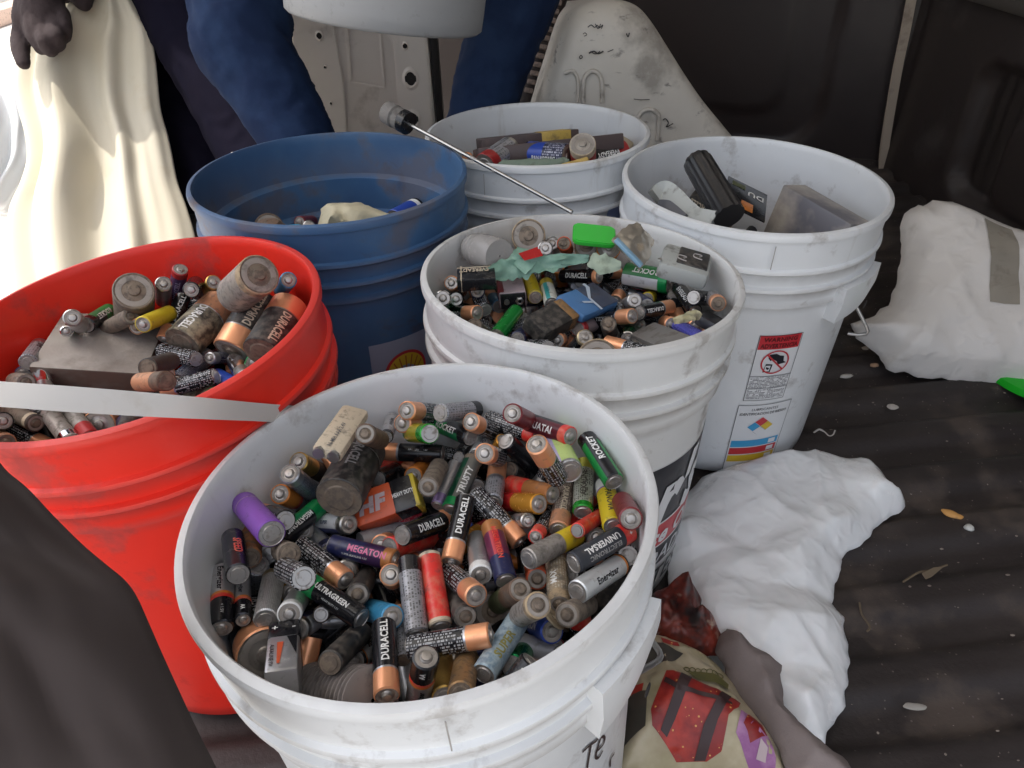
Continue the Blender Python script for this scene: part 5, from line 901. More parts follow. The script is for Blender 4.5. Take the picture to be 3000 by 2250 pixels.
panel('side_panel', (KX, KY), (KX+.01, -.3), -.02, .395, [(.30, 1.6, .05, .30, -.03, .05), (.42, 1.4, .06, .235, .02, .04)], m_trim2, label='dark plastic side panel with a moulded recess behind the white sack', cat='wall panel')
panel('upper_side_panel', (KX-.02, KY), (KX-.01, -.3), .425, 1.35, [], m_trim2, label='upper dark side panel above the pale ledge at the right', cat='wall panel')
lg = link('ledge_strip', box_me('ledge_strip', .05, 2.1, .022, .004, (KX-.012, KY-1.05, .41)), mat('ledge_grey', (.06, .052, .045), .45, dirt=.3, dcol=(.12, .1, .09), dscale=8, objrand=False)); tag(lg, 'thin grey ledge running along the dark side panel at upper right', 'ledge')
# cream sealing strip in the corner
sp = [on_plane(x, y, Vector((0, KY-.035, 0)), Vector((0, 1, 0))) for x, y in ((2688, -60), (2672, 0), (2655, 90), (2636, 180), (2618, 280), (2603, 370), (2592, 450), (2588, 560))]
sp = bez(sp, 5); side = CX
v = []; f = []
for p in sp:
    p = p*1.0
    for sx, sn in ((-.0100, 0), (.0100, 0), (.0100, .008), (-.0100, .008)): v.append(p+side*sx+CF*sn)
for i in range(len(sp)-1):
    for k in range(4): f.append((i*4+k, i*4+(k+1) % 4, (i+1)*4+(k+1) % 4, (i+1)*4+k))
tag(link('sealing_strip', mesh('sealing_strip', v, f, True, 30), mat('strip_cream', (.42, .35, .28), .6, dirt=.25, dcol=(.2, .16, .13), dscale=20, objrand=False)), 'narrow cream strip running down the joint between the dark panels', 'strip')

structure('van_roof', box_me('van_roof', 1.85, 2.35, .04, .006, (.085, 1.13, 1.47)), mat('roof_lining', (.78, .77, .74), .8, objrand=False))
# white wheel arch
m_arch = mat('arch_paint', (.66, .625, .565), .42, dirt=.36, dcol=(.20, .175, .15), dscale=7, objrand=False, streak=(30, .75, (.05, .042, .04), (1, 1, 2.2)), mottle=.4, mcol=(.50, .455, .39), mscale=5, bump=.1, bscale=40)
YA = 1.3; prof = []
for (px, py) in [(1480, 560), (1545, 400), (1580, 290), (1610, 205), (1637, 125), (1662, 65), (1695, 28), (1740, 8), (1790, 3), (1835, 9), (1880, 28), (1920, 72), (1970, 150), (2020, 230), (2075, 310), (2150, 402), (2230, 500), (2330, 620), (2420, 760)]:
    d = CX*((px-1500)/FL)-CU*((py-1125)/FL)+CF; q = CAMP+d*(YA/d.y); prof.append((q.x, q.z))
prof = [p for p in prof]
P2 = [Vector((a, b, 0)) for a, b in prof]; P2 = bez(P2, 5); nP = len(P2)
cx_, cz_ = .18, .15
rings = [(1.42, 1.0, 1.0), (1.38, 1.0, 1), (1.34, 1.0, 1), (1.318, .992, 1), (1.302, .972, 1), (1.293, .94, 1), (1.288, .90, 1), (1.284, .75, 1), (1.28, .5, 1), (1.278, .25, 1), (1.277, .02, 1)]
rings = [(2.0, .78, 1), (1.7, .88, 1), (1.5, .945, 1)]+[(1.42, .972, 1), (1.38, .984, 1), (1.34, .996, 1)]+rings[3:]
v = []; f = []
for y, s, _ in rings:
    for p in P2:
        x = cx_+(p.x-cx_)*s; z = cz_+(p.y-cz_)*s if s > .95 else cz_*(s)+(p.y-cz_)*s
        z = (p.y)*s+cz_*(1-s)*.0; k_ = (y-YA)/YA if False else 0
        v.append((x, y, z))
for i in range(len(rings)-1):
    for k in range(nP-1): f.append((i*nP+k, i*nP+k+1, (i+1)*nP+k+1, (i+1)*nP+k))
arch = link('wheel_arch', mesh('wheel_arch', v, f, True, 60), m_arch)
tag(arch, 'tall rounded white wheel arch housing with black scribbles behind the back buckets', 'wheel arch')
def stamp(pts, w, name='stamped_rib'):
    pts = [at(a, b, 1.0) for a, b in pts]; pts = [CAMP+(p-CAMP)*(1.281/(p.y)) for p in pts]
    return link(name, tube(name, bez(pts, 5), w, 8), mat('arch_rib', (.60, .56, .50), .45, dirt=.45, dcol=(.18, .155, .13), dscale=20, objrand=False), arch)
stamp([(1709, 300), (1709, 250), (1716, 222), (1735, 208), (1752, 215), (1763, 240), (1764, 300)], .0038)
stamp([(1690, 300), (1694, 260), (1690, 225), (1676, 208), (1655, 215)], .0030)
stamp([(1868, 350), (1880, 328), (1905, 320), (1928, 335), (1930, 365), (1925, 410)], .0038)
m_mk = mat('marker', (.03, .028, .03), .6, objrand=False)
def scrib(pts, w=.0011):
    pts = [CAMP+(at(a, b, 1)-CAMP)*(1.2785/at(a, b, 1).y) for a, b in pts]
    return link('marker_scribble', tube('marker_scribble', bez(pts, 4), w, 5), m_mk, arch)
scrib([(1722, 80), (1732, 73), (1742, 80), (1750, 74), (1756, 82), (1766, 73), (1762, 84)], .0008); scrib([(1744, 70), (1752, 84), (1760, 70)], .0008); scrib([(1708, 100), (1714, 96), (1719, 102), (1711, 106)], .0006); scrib([(1725, 156), (1740, 150), (1752, 157), (1768, 150)], .0013); scrib([(1730, 150), (1745, 158), (1758, 150)], .0009); scrib([(1780, 152), (1790, 148), (1797, 145)], .0007); scrib([(1835, 98), (1840, 108), (1844, 96)], .001); scrib([(1697, 168), (1702, 162), (1706, 168), (1700, 172), (1697, 167)], .0008); scrib([(1942, 352), (1950, 348), (1958, 360), (1952, 372), (1972, 362)], .0010); scrib([(1857, 290), (1880, 292), (1903, 291)], .0007)

# white slotted door post
m_white = mat('van_paint', (.80, .745, .69), .38, dirt=.15, dcol=(.36, .31, .26), dscale=9, objrand=False, mottle=.35, mcol=(.70, .64, .58), mscale=4)
m_dark = mat('hole_dark', (.02, .018, .018), .8, objrand=False)
YP = 1.92
def atp(px, py, off=0): d = CX*((px-1500)/FL)-CU*((py-1125)/FL)+CF; q = CAMP+d*((YP-off)/d.y); return q
a0 = atp(855, -40); a1 = atp(1248, 60); z0 = atp(1275, 500).z
post = link('door_post', box_me('door_post', a1.x-a0.x+.004, .06, 1.1, .004, ((a0.x+a1.x)/2, YP+.03, .45)), m_white)
tag(post, 'white painted metal door post with round holes behind the blue bucket', 'door post')
def plate(name, pts, th, m, par, off=0):
    "thin raised field on the post"
    P_ = [atp(a, b, off) for a, b in pts]; bm = bmesh.new(); vs_ = [bm.verts.new(p) for p in P_]; fc = bm.faces.new(vs_); bm.normal_update()
    if fc.normal.y > 0: fc.normal_flip()
    r = bmesh.ops.extrude_face_region(bm, geom=[fc]); 
    for q in r['geom']:
        if isinstance(q, bmesh.types.BMVert): q.co.y -= th
    bmesh.ops.recalc_face_normals(bm, faces=bm.faces[:])
    bmesh.ops.bevel(bm, geom=[e for e in bm.edges], offset=th*.45, segments=2, affect='EDGES')
    return link(name, from_bm(bm, name, True, 30), m, par)
plate('raised_field', [(852, -30), (966, -30), (985, 100), (1010, 245), (1025, 500), (870, 500)], .007, m_white, post)
plate('raised_field', [(1132, -20), (1242, -20), (1250, 100), (1262, 230), (1274, 500), (1180, 500), (1170, 380), (1160, 220), (1152, 125), (1132, 105), (1128, 70)], .009, m_white, post)
for pts in ([(1008, 66), (1020, 66), (1033, 232), (1021, 232)], [(1012, 62), (1108, 76), (1110, 84), (1012, 72)], [(1024, 234), (1128, 252), (1128, 262), (1024, 246)], [(1108, 78), (1118, 80), (1130, 250), (1120, 250)]): plate('field_edge', pts, .005, m_white, post)
plate('raised_field', [(893, 46), (956, 54), (958, 82), (896, 78)], .006, m_white, post, .006)
def hole(px, py, rx, ry, nm='hole'):
    c = atp(px, py, .0105); sx = rx/FL*2.0; sy = ry/FL*2.0
    me = lathe(nm, [(0.0001, 0), (sx*.85, 0), (sx, .001), (sx*1.04, .0022), (sx*1.10, .0015), (sx*1.5, -.001)], 28)
    for q in me.vertices: q.co = Vector((q.co.x, -q.co.z, q.co.y*sy/sx))
    o = link(nm, me, [m_dark, m_white], post, c)
    for p in me.polygons: p.material_index = 0 if (Vector(p.center).xz.length < sx*.97) else 1
    return o
hole(935, 105, 7, 9); hole(1187, 135, 6, 7); hole(1203, 231, 15, 20); hole(1211, 349, 14, 18); hole(952, 197, 3, 4); hole(970, 303, 3, 4)
bp = link('dark_seal', box_me('dark_seal', .02, .03, 1.1, .003, (a1.x+.014, YP+.01, .45)), mat('seal_rubber', (.012, .01, .01), .6, objrand=False)); tag(bp, 'black rubber seal beside the white door post', 'seal')
# row of metal teeth between jeans and wheel arch
tt = link('slotted_track', box_me('slotted_track', .012, .05, .30, .002), mat('track_dark', (.03, .02, .018), .6, objrand=False))
pA, pB = at(1655, -60, 1.42), at(1528, 330, 1.48); ax = (pA-pB).normalized(); ln = (pA-pB).length
fr = Matrix((CX.copy(), (ax.cross(CX)).normalized(), ax)).transposed()
tt.data = tube('slotted_track', [pB, pB+(pA-pB)*.5, pA], .017, 8, True); tt.data.materials.append(MATS['track_dark']); tag(tt, 'dark slotted metal track with a row of small bright teeth beside the wheel arch', 'track')
m_tooth = mat('tooth_metal', (.30, .23, .20), .45, .3, dirt=.4, objrand=False); tme = box_me('tooth', .017, .008, .0095, .002)
for i in range(13):
    t = .17+i*.0655*1.0; p = pB+(pA-pB)*t+(CAMP-pB).normalized()*.017; o = link('tooth', tme, None if tme.materials else m_tooth, tt); o.location = p; o.rotation_mode = 'QUATERNION'; o.rotation_quaternion = fr.to_quaternion()

# ================================================================== buckets
def bucket_profile(H, steps_in=False, R=.150):
    o = [(R-.0035, H), (R-.0008, H-.0012), (R, H-.004), (R-.0004, H-.0085), (R-.0035, H-.010), (R-.0040, H-.030), (R-.0042, H-.040),
         (R-.001, H-.0415), (R-.0005, H-.045), (R-.0035, H-.0465), (R-.0055, H-.050), (R-.006, H-.062), (R-.002, H-.0635), (R-.0015, H-.067), (R-.004, H-.0685), (R-.0062, H-.080), (R-.0062, H-.088), (R-.0115, H-.0895),
         (R-.0120, H-.10), (R-.0135, H-.16), (R-.016, H-.24), (R-.0185, .02), (R-.0195, .004), (R-.024, 0), (0.001, 0)]
    if steps_in: i = [(0.001, .004), (R-.030, .004), (R-.0265, H-.14), (R-.0255, H-.100), (R-.0165, H-.096), (R-.0158, H-.056), (R-.0070, H-.052), (R-.0058, H-.012), (R-.0062, H-.003), (R-.0052, H)]
    else: i = [(0.001, .004), (R-.0225, .004), (R-.0150, H-.12), (R-.0085, H-.02), (R-.0078, H-.008), (R-.0070, H-.002), (R-.0058, H)]
    return o, i
def bucket(name, c, tilt, R, m, label, group=None, steps=False):
    H = c[2]; n = Vector((-tilt[0], -tilt[1], 1)).normalized(); e1 = Vector((0, 1, 0)).cross(n).normalized(); e2 = n.cross(e1)
    o, i = bucket_profile(H, steps, R)
    prof = o+i; prof = list(reversed(prof))   # outward facing
    me = lathe(name, prof, 128, closed=True, angle=50)
    g = me.attributes.new('grime', 'FLOAT', 'POINT')
    for k, q in enumerate(me.vertices):
        r = math.hypot(q.co.x, q.co.y); z = q.co.z; h = H-z; val = 0
        outer = r > R-.0048-(0 if h < .09 else .02)
        if abs(h-.0465) < .004 or abs(h-.0685) < .004 or abs(h-.05) < .004 or abs(h-.0895) < .003: val = 1.0
        elif h < .0015: val = .55
        elif .0015 <= h <= .012: val = .18
        elif not outer and h < .022: val = .10
        elif outer and h > .05: val = .16
        g.data[k].value = val
    b = link(name, me, m); b.location = Vector(c)-n*H; b.rotation_euler = Matrix((e1, e2, n)).transposed().to_euler()
    tag(b, label, 'bucket', group); b['H'] = H; b['R'] = R
    return b
def br(b, h):     # outer radius of the body h below the rim
    R = b['R']; H = b['H']; K_P = [(.0, R), (.044, R-.0002), (.0461, R-.0035), (.05, R-.0055), (.062, R-.006), (.0635, R-.0018), (.0672, R-.0018), (.0685, R-.004), (.080, R-.0062), (.088, R-.0062), (.0895, R-.0115), (.10, R-.0120), (.16, R-.0135), (.24, R-.016), (H-.02, R-.0185), (H, R-.0195)]
    for (h0, r0), (h1, r1) in zip(K_P, K_P[1:]):
        if h <= h1: return r0+(r1-r0)*(h-h0)/(h1-h0)
    return R-.0195
def cyl(b, th, h, off=.0006): r = br(b, h)+off; a = rad(th); return Vector((r*math.cos(a), r*math.sin(a), b['H']-h))
def sticker(b, name, th0, th1, h0, h1, m, off=.0004, n=14, parent=None, skew=0., nv=4):
    v = []; f = []
    for j in range(nv+1):
        for i in range(n+1):
            h = h0+(h1-h0)*j/nv; v.append(cyl(b, th0+(th1-th0)*i/n+skew*(j/nv), h, off))
    for j in range(nv):
        for i in range(n): a = j*(n+1)+i; f.append((a, a+n+1, a+n+2, a+1))
    o = link(name, mesh(name, v, f, True, 60), m, parent or b); return o
def btext(b, s, th, h, cap, m, off=.0010, parent=None, bold=.02, shear=0., squeeze=1., rot=0., maxlen=None, name='lettering'):
    r = br(b, h); cr, sr = math.cos(rad(rot)), math.sin(rad(rot))
    fn = lambda x, y: cyl(b, th+math.degrees((x*cr-y*sr)/r), h-(x*sr+y*cr), off)
    return link(name, text_mesh(name, s, cap, fn, maxlen, bold, shear, (.006, None), squeeze), m, parent or b)
def flatshape(b, name, pts, th, h, m, off=.0012, parent=None):
    r = br(b, h); v = [cyl(b, th+math.degrees(x/r), h-y, off) for x, y in pts]; return link(name, mesh(name, v, [tuple(range(len(v)))], False), m, parent or b)
def ear_and_bail(b, th0, th1, h0, h1, bail, slant=0.):
    "raised curved ear plate on the bucket wall, with the bail wire hooked into it"
    R = b['R']; v = []; f = []; n = 12
    for i in range(n+1):
        a = rad(th0+(th1-th0)*i/n); hb = h1+slant*i/n
        for r, h in ((R-.018, h0), (R+.006, h0), (R+.0065, (h0+hb)/2), (R+.003, hb), (R-.018, hb+.002)): v.append((r*math.cos(a), r*math.sin(a), b['H']-h))
    for i in range(n):
        for k in range(4): f.append((i*5+k, i*5+k+1, (i+1)*5+k+1, (i+1)*5+k))
    f.append((0, 1, 2, 3, 4)[::-1]); f.append((n*5, n*5+1, n*5+2, n*5+3, n*5+4))
    bm = bmesh.new(); vv = [bm.verts.new(p) for p in v]
    for t in f: bm.faces.new([vv[k] for k in t])
    bmesh.ops.recalc_face_normals(bm, faces=bm.faces[:]); me = from_bm(bm, 'handle_ear', True, 30); link('handle_ear', me, b.data.materials[0], b)
    inv = b.matrix_basis.inverted()
    if bail:
        pts = [inv @ p for p in bail]; link('bail_wire', tube('bail_wire', pts, .0021, 10), mat('wire_steel', (.42, .41, .40), .35, .85, dirt=.3, objrand=False), b)
        hp = pts[0]; a = math.atan2(hp.y, hp.x); me = lathe('ear_hole', [(.0001, .0006), (.0042, .0006), (.0050, 0)][::-1], 16); o = link('ear_hole', me, mat('hole_dark', (.02, .018, .018), .8, objrand=False), b); o.location = (math.cos(a)*(R+.0062), math.sin(a)*(R+.0062), hp.z); o.rotation_euler = (0, rad(90), a)
WHITE = dict(dcol=(.21, .175, .145), dscale=26, objrand=True, mottle=.16, mcol=(.56, .55, .53), mscale=7, streak=(16, .5, (.36, .32, .27), (1, 1, .22)))
m_wA = mat('bucket_white', (.70, .715, .72), .34, dirt=.16, bump=.05, bscale=90, **WHITE)
m_wB = mat('bucket_white_dusty', (.68, .685, .675), .38, dirt=.22, bump=.05, bscale=90, **WHITE)
m_wC = mat('bucket_white_clean', (.70, .72, .735), .30, dirt=.10, bump=.04, bscale=90, **WHITE)
m_blue = mat('bucket_blue', (.036, .098, .215), .42, dirt=.42, dcol=(.115, .10, .108), dscale=14, mottle=.5, mcol=(.065, .150, .27), mscale=7, bump=.06, bscale=90, streak=(9, .8, (.07, .042, .035), (1, 1, 1.6)))
m_red = mat('bucket_red', (.82, .026, .012), .33, dirt=.20, dcol=(.16, .05, .048), dscale=12, mottle=.25, mcol=(.68, .020, .010), mscale=9, bump=.05, bscale=90)
GB = 'white plastic buckets of used batteries'
BC = dict(A=((-.060574, .331174, .329796), (.045394, -.018174), .14831), B=((.067798, .606904, .338348), (-.045024, -.041312), .14879), C=((.286782, .810593, .343166), (-.031205, .019018), .1507), D=((.045167, .987749, .352793), (.000356, -.018477), .1505), E=((-.192769, .791716, .374513), (-.020256, -.008195), .1511), F=((-.303366, .504425, .361378), (.068264, .014449), .15205))
bA = bucket('bucket', *BC['A'], m_wA, 'white bucket in front, brim full of loose batteries, with dark handwriting', GB)
bB = bucket('bucket', *BC['B'], m_wB, 'dusty white bucket with black and red printed side behind the front one', GB)
bC = bucket('bucket', *BC['C'], m_wC, 'clean white bucket with a red warning label, holding a grey battery block', GB)
bD = bucket('bucket', *BC['D'], m_wC, 'white bucket at the back with long dark packs and fat cells', GB)
bE = bucket('bucket', *BC['E'], m_blue, 'scuffed blue bucket with ridged inside holding a crumpled cream bag', steps=True)
bF = bucket('bucket', *BC['F'], m_red, 'bright red bucket of batteries crossed by a white plastic strap')
# front bucket: ear, wire, handwriting, mould line
ear_and_bail(bA, -49, -22, .046, .094, [at(1806, 1982, .46), at(1812, 1974, .452), at(1835, 1975, .446), at(1872, 1968, .455), at(1905, 1950, .468), at(1929, 1935, .480), at(1936, 1922, .487), at(1931, 1908, .494), at(1905, 1870, .512), at(1888, 1835, .525)], -.012)
m_ink = mat('marker_brown', (.045, .028, .025), .6)
def bstroke(b, pts, w):
    v = []; f = []; P_ = [cyl(b, t, h, .0009) for t, h in pts]; ds = [(P_[min(i+1, len(P_)-1)]-P_[max(i-1, 0)]).normalized() for i in range(len(P_))]
    for p, d in zip(P_, ds):
        n_ = Vector((p.x, p.y, 0)).normalized(); s_ = d.cross(n_); v += [p-s_*w, p+s_*w]
    for i in range(len(P_)-1): f.append((2*i, 2*i+1, 2*i+3, 2*i+2))
    return link('handwriting', mesh('handwriting', v, f, False), m_ink, b)
def px_on(b, pts):
    out = []; Mi = b.matrix_basis.inverted()
    for (x, y) in pts:
        d = (CX*((x-1500)/FL)-CU*((y-1125)/FL)+CF); 
        for k in range(400):
            q = Mi @ (CAMP+d*(.25+k*.001)); h = b['H']-q.z
            if h > .02 and math.hypot(q.x, q.y) <= br(b, max(h, .0)): break
        out.append((math.degrees(math.atan2(q.y, q.x)), h))
    return out
for st in ([(1702, 2200), (1722, 2182), (1745, 2165), (1757, 2145)], [(1728, 2178), (1722, 2210), (1716, 2248)], [(1742, 2200), (1762, 2180), (1768, 2160), (1758, 2158), (1748, 2185), (1742, 2215), (1752, 2216), (1762, 2196)], [(1796, 2205), (1786, 2222), (1784, 2245)]):
    q = px_on(bA, st); q3 = bez([Vector((a, b_*1000, 0)) for a, b_ in q], 5); bstroke(bA, [(p.x, p.y/1000) for p in q3], .0011)
for b, th in ((bA, -81), (bC, -97), (bD, -118)):
    link('mould_seam', tube('mould_seam', [cyl(b, th, .012, .0), cyl(b, th, .038, .0)], .0005, 4), mat('seam', (.35, .33, .31), .6), b)
# middle bucket: printed side
m_blk = mat('print_black', (.014, .014, .020), .35, dirt=.08, dcol=(.1, .09, .08)); m_rd = mat('print_red', (.50, .03, .04), .35); m_wh = mat('print_white', (.66, .67, .68), .4); m_yl = mat('print_yellow', (.65, .45, .03), .4); m_bl = mat('print_blue', (.04, .30, .55), .4); m_gy = mat('print_grey', (.30, .31, .34), .5)
base = sticker(bB, 'printed_panel', -120, 12, .142, .262, m_blk, .0004, 40)
sticker(bB, 'red_band', -120, 12, .222, .254, m_rd, .0009, 40, bB); sticker(bB, 'white_line', -120, 12, .2195, .222, m_wh, .0010, 40, bB); sticker(bB, 'white_line', -120, 12, .2535, .2555, m_wh, .0010, 40, bB)
sticker(bB, 'black_band', -120, 12, .2555, .286, m_blk, .0006, 40, bB)
btext(bB, "r's", -40, .185, .066, m_wh, .0012, bB, .05, .35, .8); btext(bB, 'ce Oil', -40, .2385, .021, m_wh, .0014, bB, .03, .3); btext(bB, 'DADES', -39, .271, .019, m_wh, .0014, bB, .01, .3); btext(bB, 'TES', -38, .306, .024, m_blk, .0012, bB, .015, .3)
# right bucket: warning label and hazard label
wl_ = sticker(bC, 'warning_label', -93, -72, .125, .2185, m_wh, .0004, 10); sticker(bC, 'red_header', -92.6, -72.4, .1256, .1445, m_rd, .0008, 10, wl_)
m_drk = mat('print_darkred', (.12, .01, .012), .4)
btext(bC, 'WARNING', -82.5, .131, .0055, m_drk, .0012, wl_, .04); btext(bC, 'ADVERTENCIA', -82.5, .1395, .0055, m_drk, .0012, wl_, .04, maxlen=.044)
def ringpts(r, n=40): return [(r*math.cos(2*math.pi*i/n), r*math.sin(2*math.pi*i/n)) for i in range(n)]
def ringshape(b, name, r0, r1, th, h, m, off, parent):
    rr_ = br(b, h); a = ringpts(r0); c = ringpts(r1); v = [cyl(b, th+math.degrees(x/rr_), h-y, off) for x, y in a+c]; n_ = len(a)
    return link(name, mesh(name, v, [(i, (i+1) % n_, n_+(i+1) % n_, n_+i) for i in range(n_)], False), m, parent)
hc, tc_ = .1625, -82.5
flatshape(bC, 'pictogram', [(-.010, -.002), (-.002, -.003), (-.003, -.014), (-.012, -.014)], tc_, hc, m_blk, .0011, wl_)
flatshape(bC, 'pictogram', [(-.0085, .011), (-.001, .012), (.004, .009), (.009, .008), (.010, .001), (.014, -.002), (.008, -.003), (.004, -.004), (.002, .001), (-.003, .004), (-.006, .002), (-.009, .006)], tc_, hc, m_blk, .0012, wl_)
flatshape(bC, 'pictogram', [(-.010, -.0045), (-.004, -.0045), (-.0045, -.0125), (-.0105, -.0125)], tc_, hc, m_wh, .0013, wl_); flatshape(bC, 'pictogram', [(-.009, -.006), (-.005, -.008), (-.006, -.0105), (-.009, -.009)], tc_, hc, m_blk, .0014, wl_)
ringshape(bC, 'prohibition_ring', .0148, .0166, tc_, hc, m_rd, .0015, wl_); flatshape(bC, 'prohibition_bar', [(-.0112, .0098), (-.0098, .0112), (.0112, -.0098), (.0098, -.0112)], tc_, hc, m_rd, .0016, wl_)
m_fp = mat('label_fineprint', (.66, .67, .68), .45, fine=((.08, .08, .09), 2.1, .42))
def fpstick(b, *a, **k):
    o = sticker(b, *a, **k); uv = o.data.uv_layers.new(name='UVMap')
    for l in o.data.loops: co_ = o.data.vertices[l.vertex_index].co; uv.data[l.index].uv = (math.atan2(co_.y, co_.x)*br(b, .2)*1000, co_.z*1000/7.2)
    return o
fpstick(bC, 'fine_print', -92.2, -72.8, .184, .2165, m_fp, .0008, 8, wl_)
for hh_ in (.1822, .2000, .2183, .1252): sticker(bC, 'rule', -93, -72, hh_, hh_+.0006, m_blk, .0012, 10, wl_)
for tt_ in (-93.1, -72.2): sticker(bC, 'rule', tt_, tt_+.25, .125, .219, m_blk, .0012, 1, wl_)
hz = sticker(bC, 'hazard_label', -94.5, -65.5, .2265, .340, m_wh, .0004, 12)
btext(bC, 'LUBRICANTES', -80, .2335, .0038, m_blk, .0010, hz, 0); btext(bC, 'IDENTIFICACION DE RIESGO', -80, .2405, .0040, m_blk, .0010, hz, .01, maxlen=.060)
for tt_ in (-94.6, -65.7): sticker(bC, 'rule', tt_, tt_+.25, .2265, .340, m_blk, .0012, 1, hz)
sticker(bC, 'rule', -94.5, -65.5, .2260, .2266, m_blk, .0012, 12, hz)
for dx, dy, m_ in ((0, .0075, m_rd), (-.0085, 0, m_bl), (.0085, 0, m_yl), (0, -.0075, m_wh)):
    flatshape(bC, 'hazard_diamond', [(dx-.0082, dy), (dx, dy+.0072), (dx+.0082, dy), (dx, dy-.0072)], -80, .2615, m_, .0010, hz)
flatshape(bC, 'hazard_diamond', [(-.0004, -.0003), (.0004, -.0003), (.0088, -.0075), (.0082, -.0077)], -80, .2615, m_gy, .0013, hz); flatshape(bC, 'hazard_diamond', [(0, -.0152), (-.0004, -.0148), (-.0090, -.0075), (-.0084, -.0073)], -80, .2615, m_gy, .0013, hz)
for k_, m_ in enumerate((m_bl, m_rd, m_yl)):
    h0_ = .284+k_*.0125; sticker(bC, 'colour_bar', -93.5, -66.5, h0_, h0_+.0108, m_, .0008, 12, hz); sticker(bC, 'number_box', -72.5, -68.3, h0_+.0018, h0_+.0088, m_wh, .0012, 3, hz)
ear_and_bail(bC, -62, -30, .068, .112, [at(2474, 872, .835), at(2480, 865, .828), at(2490, 866, .828), at(2503, 885, .83), at(2520, 920, .833), at(2536, 952, .836), at(2543, 970, .838), at(2538, 978, .84), at(2515, 981, .845), at(2484, 977, .85)], -.010)
# blue bucket: white sticker with a yellow and red scallop
st = sticker(bE, 'white_sticker', -72, -36, .146, .225, mat('sticker_grey', (.27, .30, .40), .4), .0006, 12)
sc = [(-.023*1.12, -.010)]+[(.0258*math.cos(math.pi*(1-i/16)), .0268*math.sin(math.pi*(1-i/16))) for i in range(17)]+[(.0258, -.010), (.010, -.024), (-.010, -.024)]
flatshape(bE, 'shell_emblem', [(x, y) for x, y in sc], -55.5, .190, m_rd, .0014, st); flatshape(bE, 'shell_emblem', [(x*.87, y*.87) for x, y in sc], -55.5, .190, m_yl, .0018, st)
m_or = mat('print_orange', (.42, .13, .02), .4)
for i in range(7):
    a = math.pi*(.14+.72*i/6); c_, s_ = math.cos(a), math.sin(a); flatshape(bE, 'shell_ray', [(c_*.004-s_*.0006, -.016+s_*.004+c_*.0006), (c_*.023*.93-s_*.0009, s_*.0236*.93+c_*.0009-.001), (c_*.023*.93+s_*.0009, s_*.0236*.93-c_*.0009-.001), (c_*.004+s_*.0006, -.016+s_*.004-c_*.0006)], -55.5, .190, m_or, .0022, st)
sticker(bD, 'blue_label', -56, -30, .066, .086, mat('label_blue', (.17, .21, .36), .5), .0008, 8)

# ================================================================== batteries
DIM = {'AA': (.00725, .0495), 'AAA': (.00525, .0440), 'C': (.013, .0495), 'D': (.017, .0605), '18': (.009, .0650), 'L': (.0075, .062)}
NAME = {'AA': 'aa_battery', 'AAA': 'aaa_battery', 'C': 'c_battery', 'D': 'd_battery', '18': 'rechargeable_cell', 'L': 'cylinder_cell'}
BODY = {}
def cell_body(typ, des):
    key = (typ, des)
    if key in BODY: return BODY[key]
    r, L = DIM[typ]; zones = DES[des][0]; n = 22 if typ not in 'CD' else 32
    rings = []      # (u mm, r, material index of the strip that starts here)
    mats = []; zi = []
    def mi(k):
        if k not in mats: mats.append(k)
        return mats.index(k)
    e = .0009; prev = 0.; rings.append((0.0002, r-e, mi(zones[0][1]))); rings.append((e, r, mi(zones[0][1])))
    for u, k in zones:
        z = u*L if u < 1 else L-e
        a = mi(k)
        if prev > 0: rings.append((prev, r, a))
        prev = z
        rings.append((z, r, a))
    rings.append((L-.0001, r-e*1.1, mi(zones[-1][1])))
    v = []; f = []; fm = []
    ph0 = math.pi
    for (z, rr_, m_) in rings:
        for k in range(n+1):
            a = -math.pi+2*math.pi*k/n; v.append((rr_*math.cos(a), rr_*math.sin(a), z))
    for i in range(len(rings)-1):
        if abs(rings[i][0]-rings[i+1][0]) < 1e-7: continue
        for k in range(n): f.append((i*(n+1)+k, i*(n+1)+k+1, (i+1)*(n+1)+k+1, (i+1)*(n+1)+k)); fm.append(rings[i+1][2])
    me = mesh('cell_'+typ+'_'+des, v, f, True, 30)
    uv = me.uv_layers.new(name='UVMap')
    for p in me.polygons:
        p.material_index = fm[p.index]
        for li in p.loop_indices:
            vi = me.loops[li].vertex_index; k = vi % (n+1); uv.data[li].uv = (v[vi][2]*1000, -math.pi+2*math.pi*k/n)
    for k in mats: me.materials.append(bmat(k))
    BODY[key] = me; return me
ENDS = {}
DULL = ('tan', 'tanD', 'dirty', 'brown', 'brownend', 'rusty', 'blkdirty', 'darkD', 'durg', 'redend', 'goldbr', 'tanband', 'grnbrn', 'siltan', 'copDw', 'copDn')
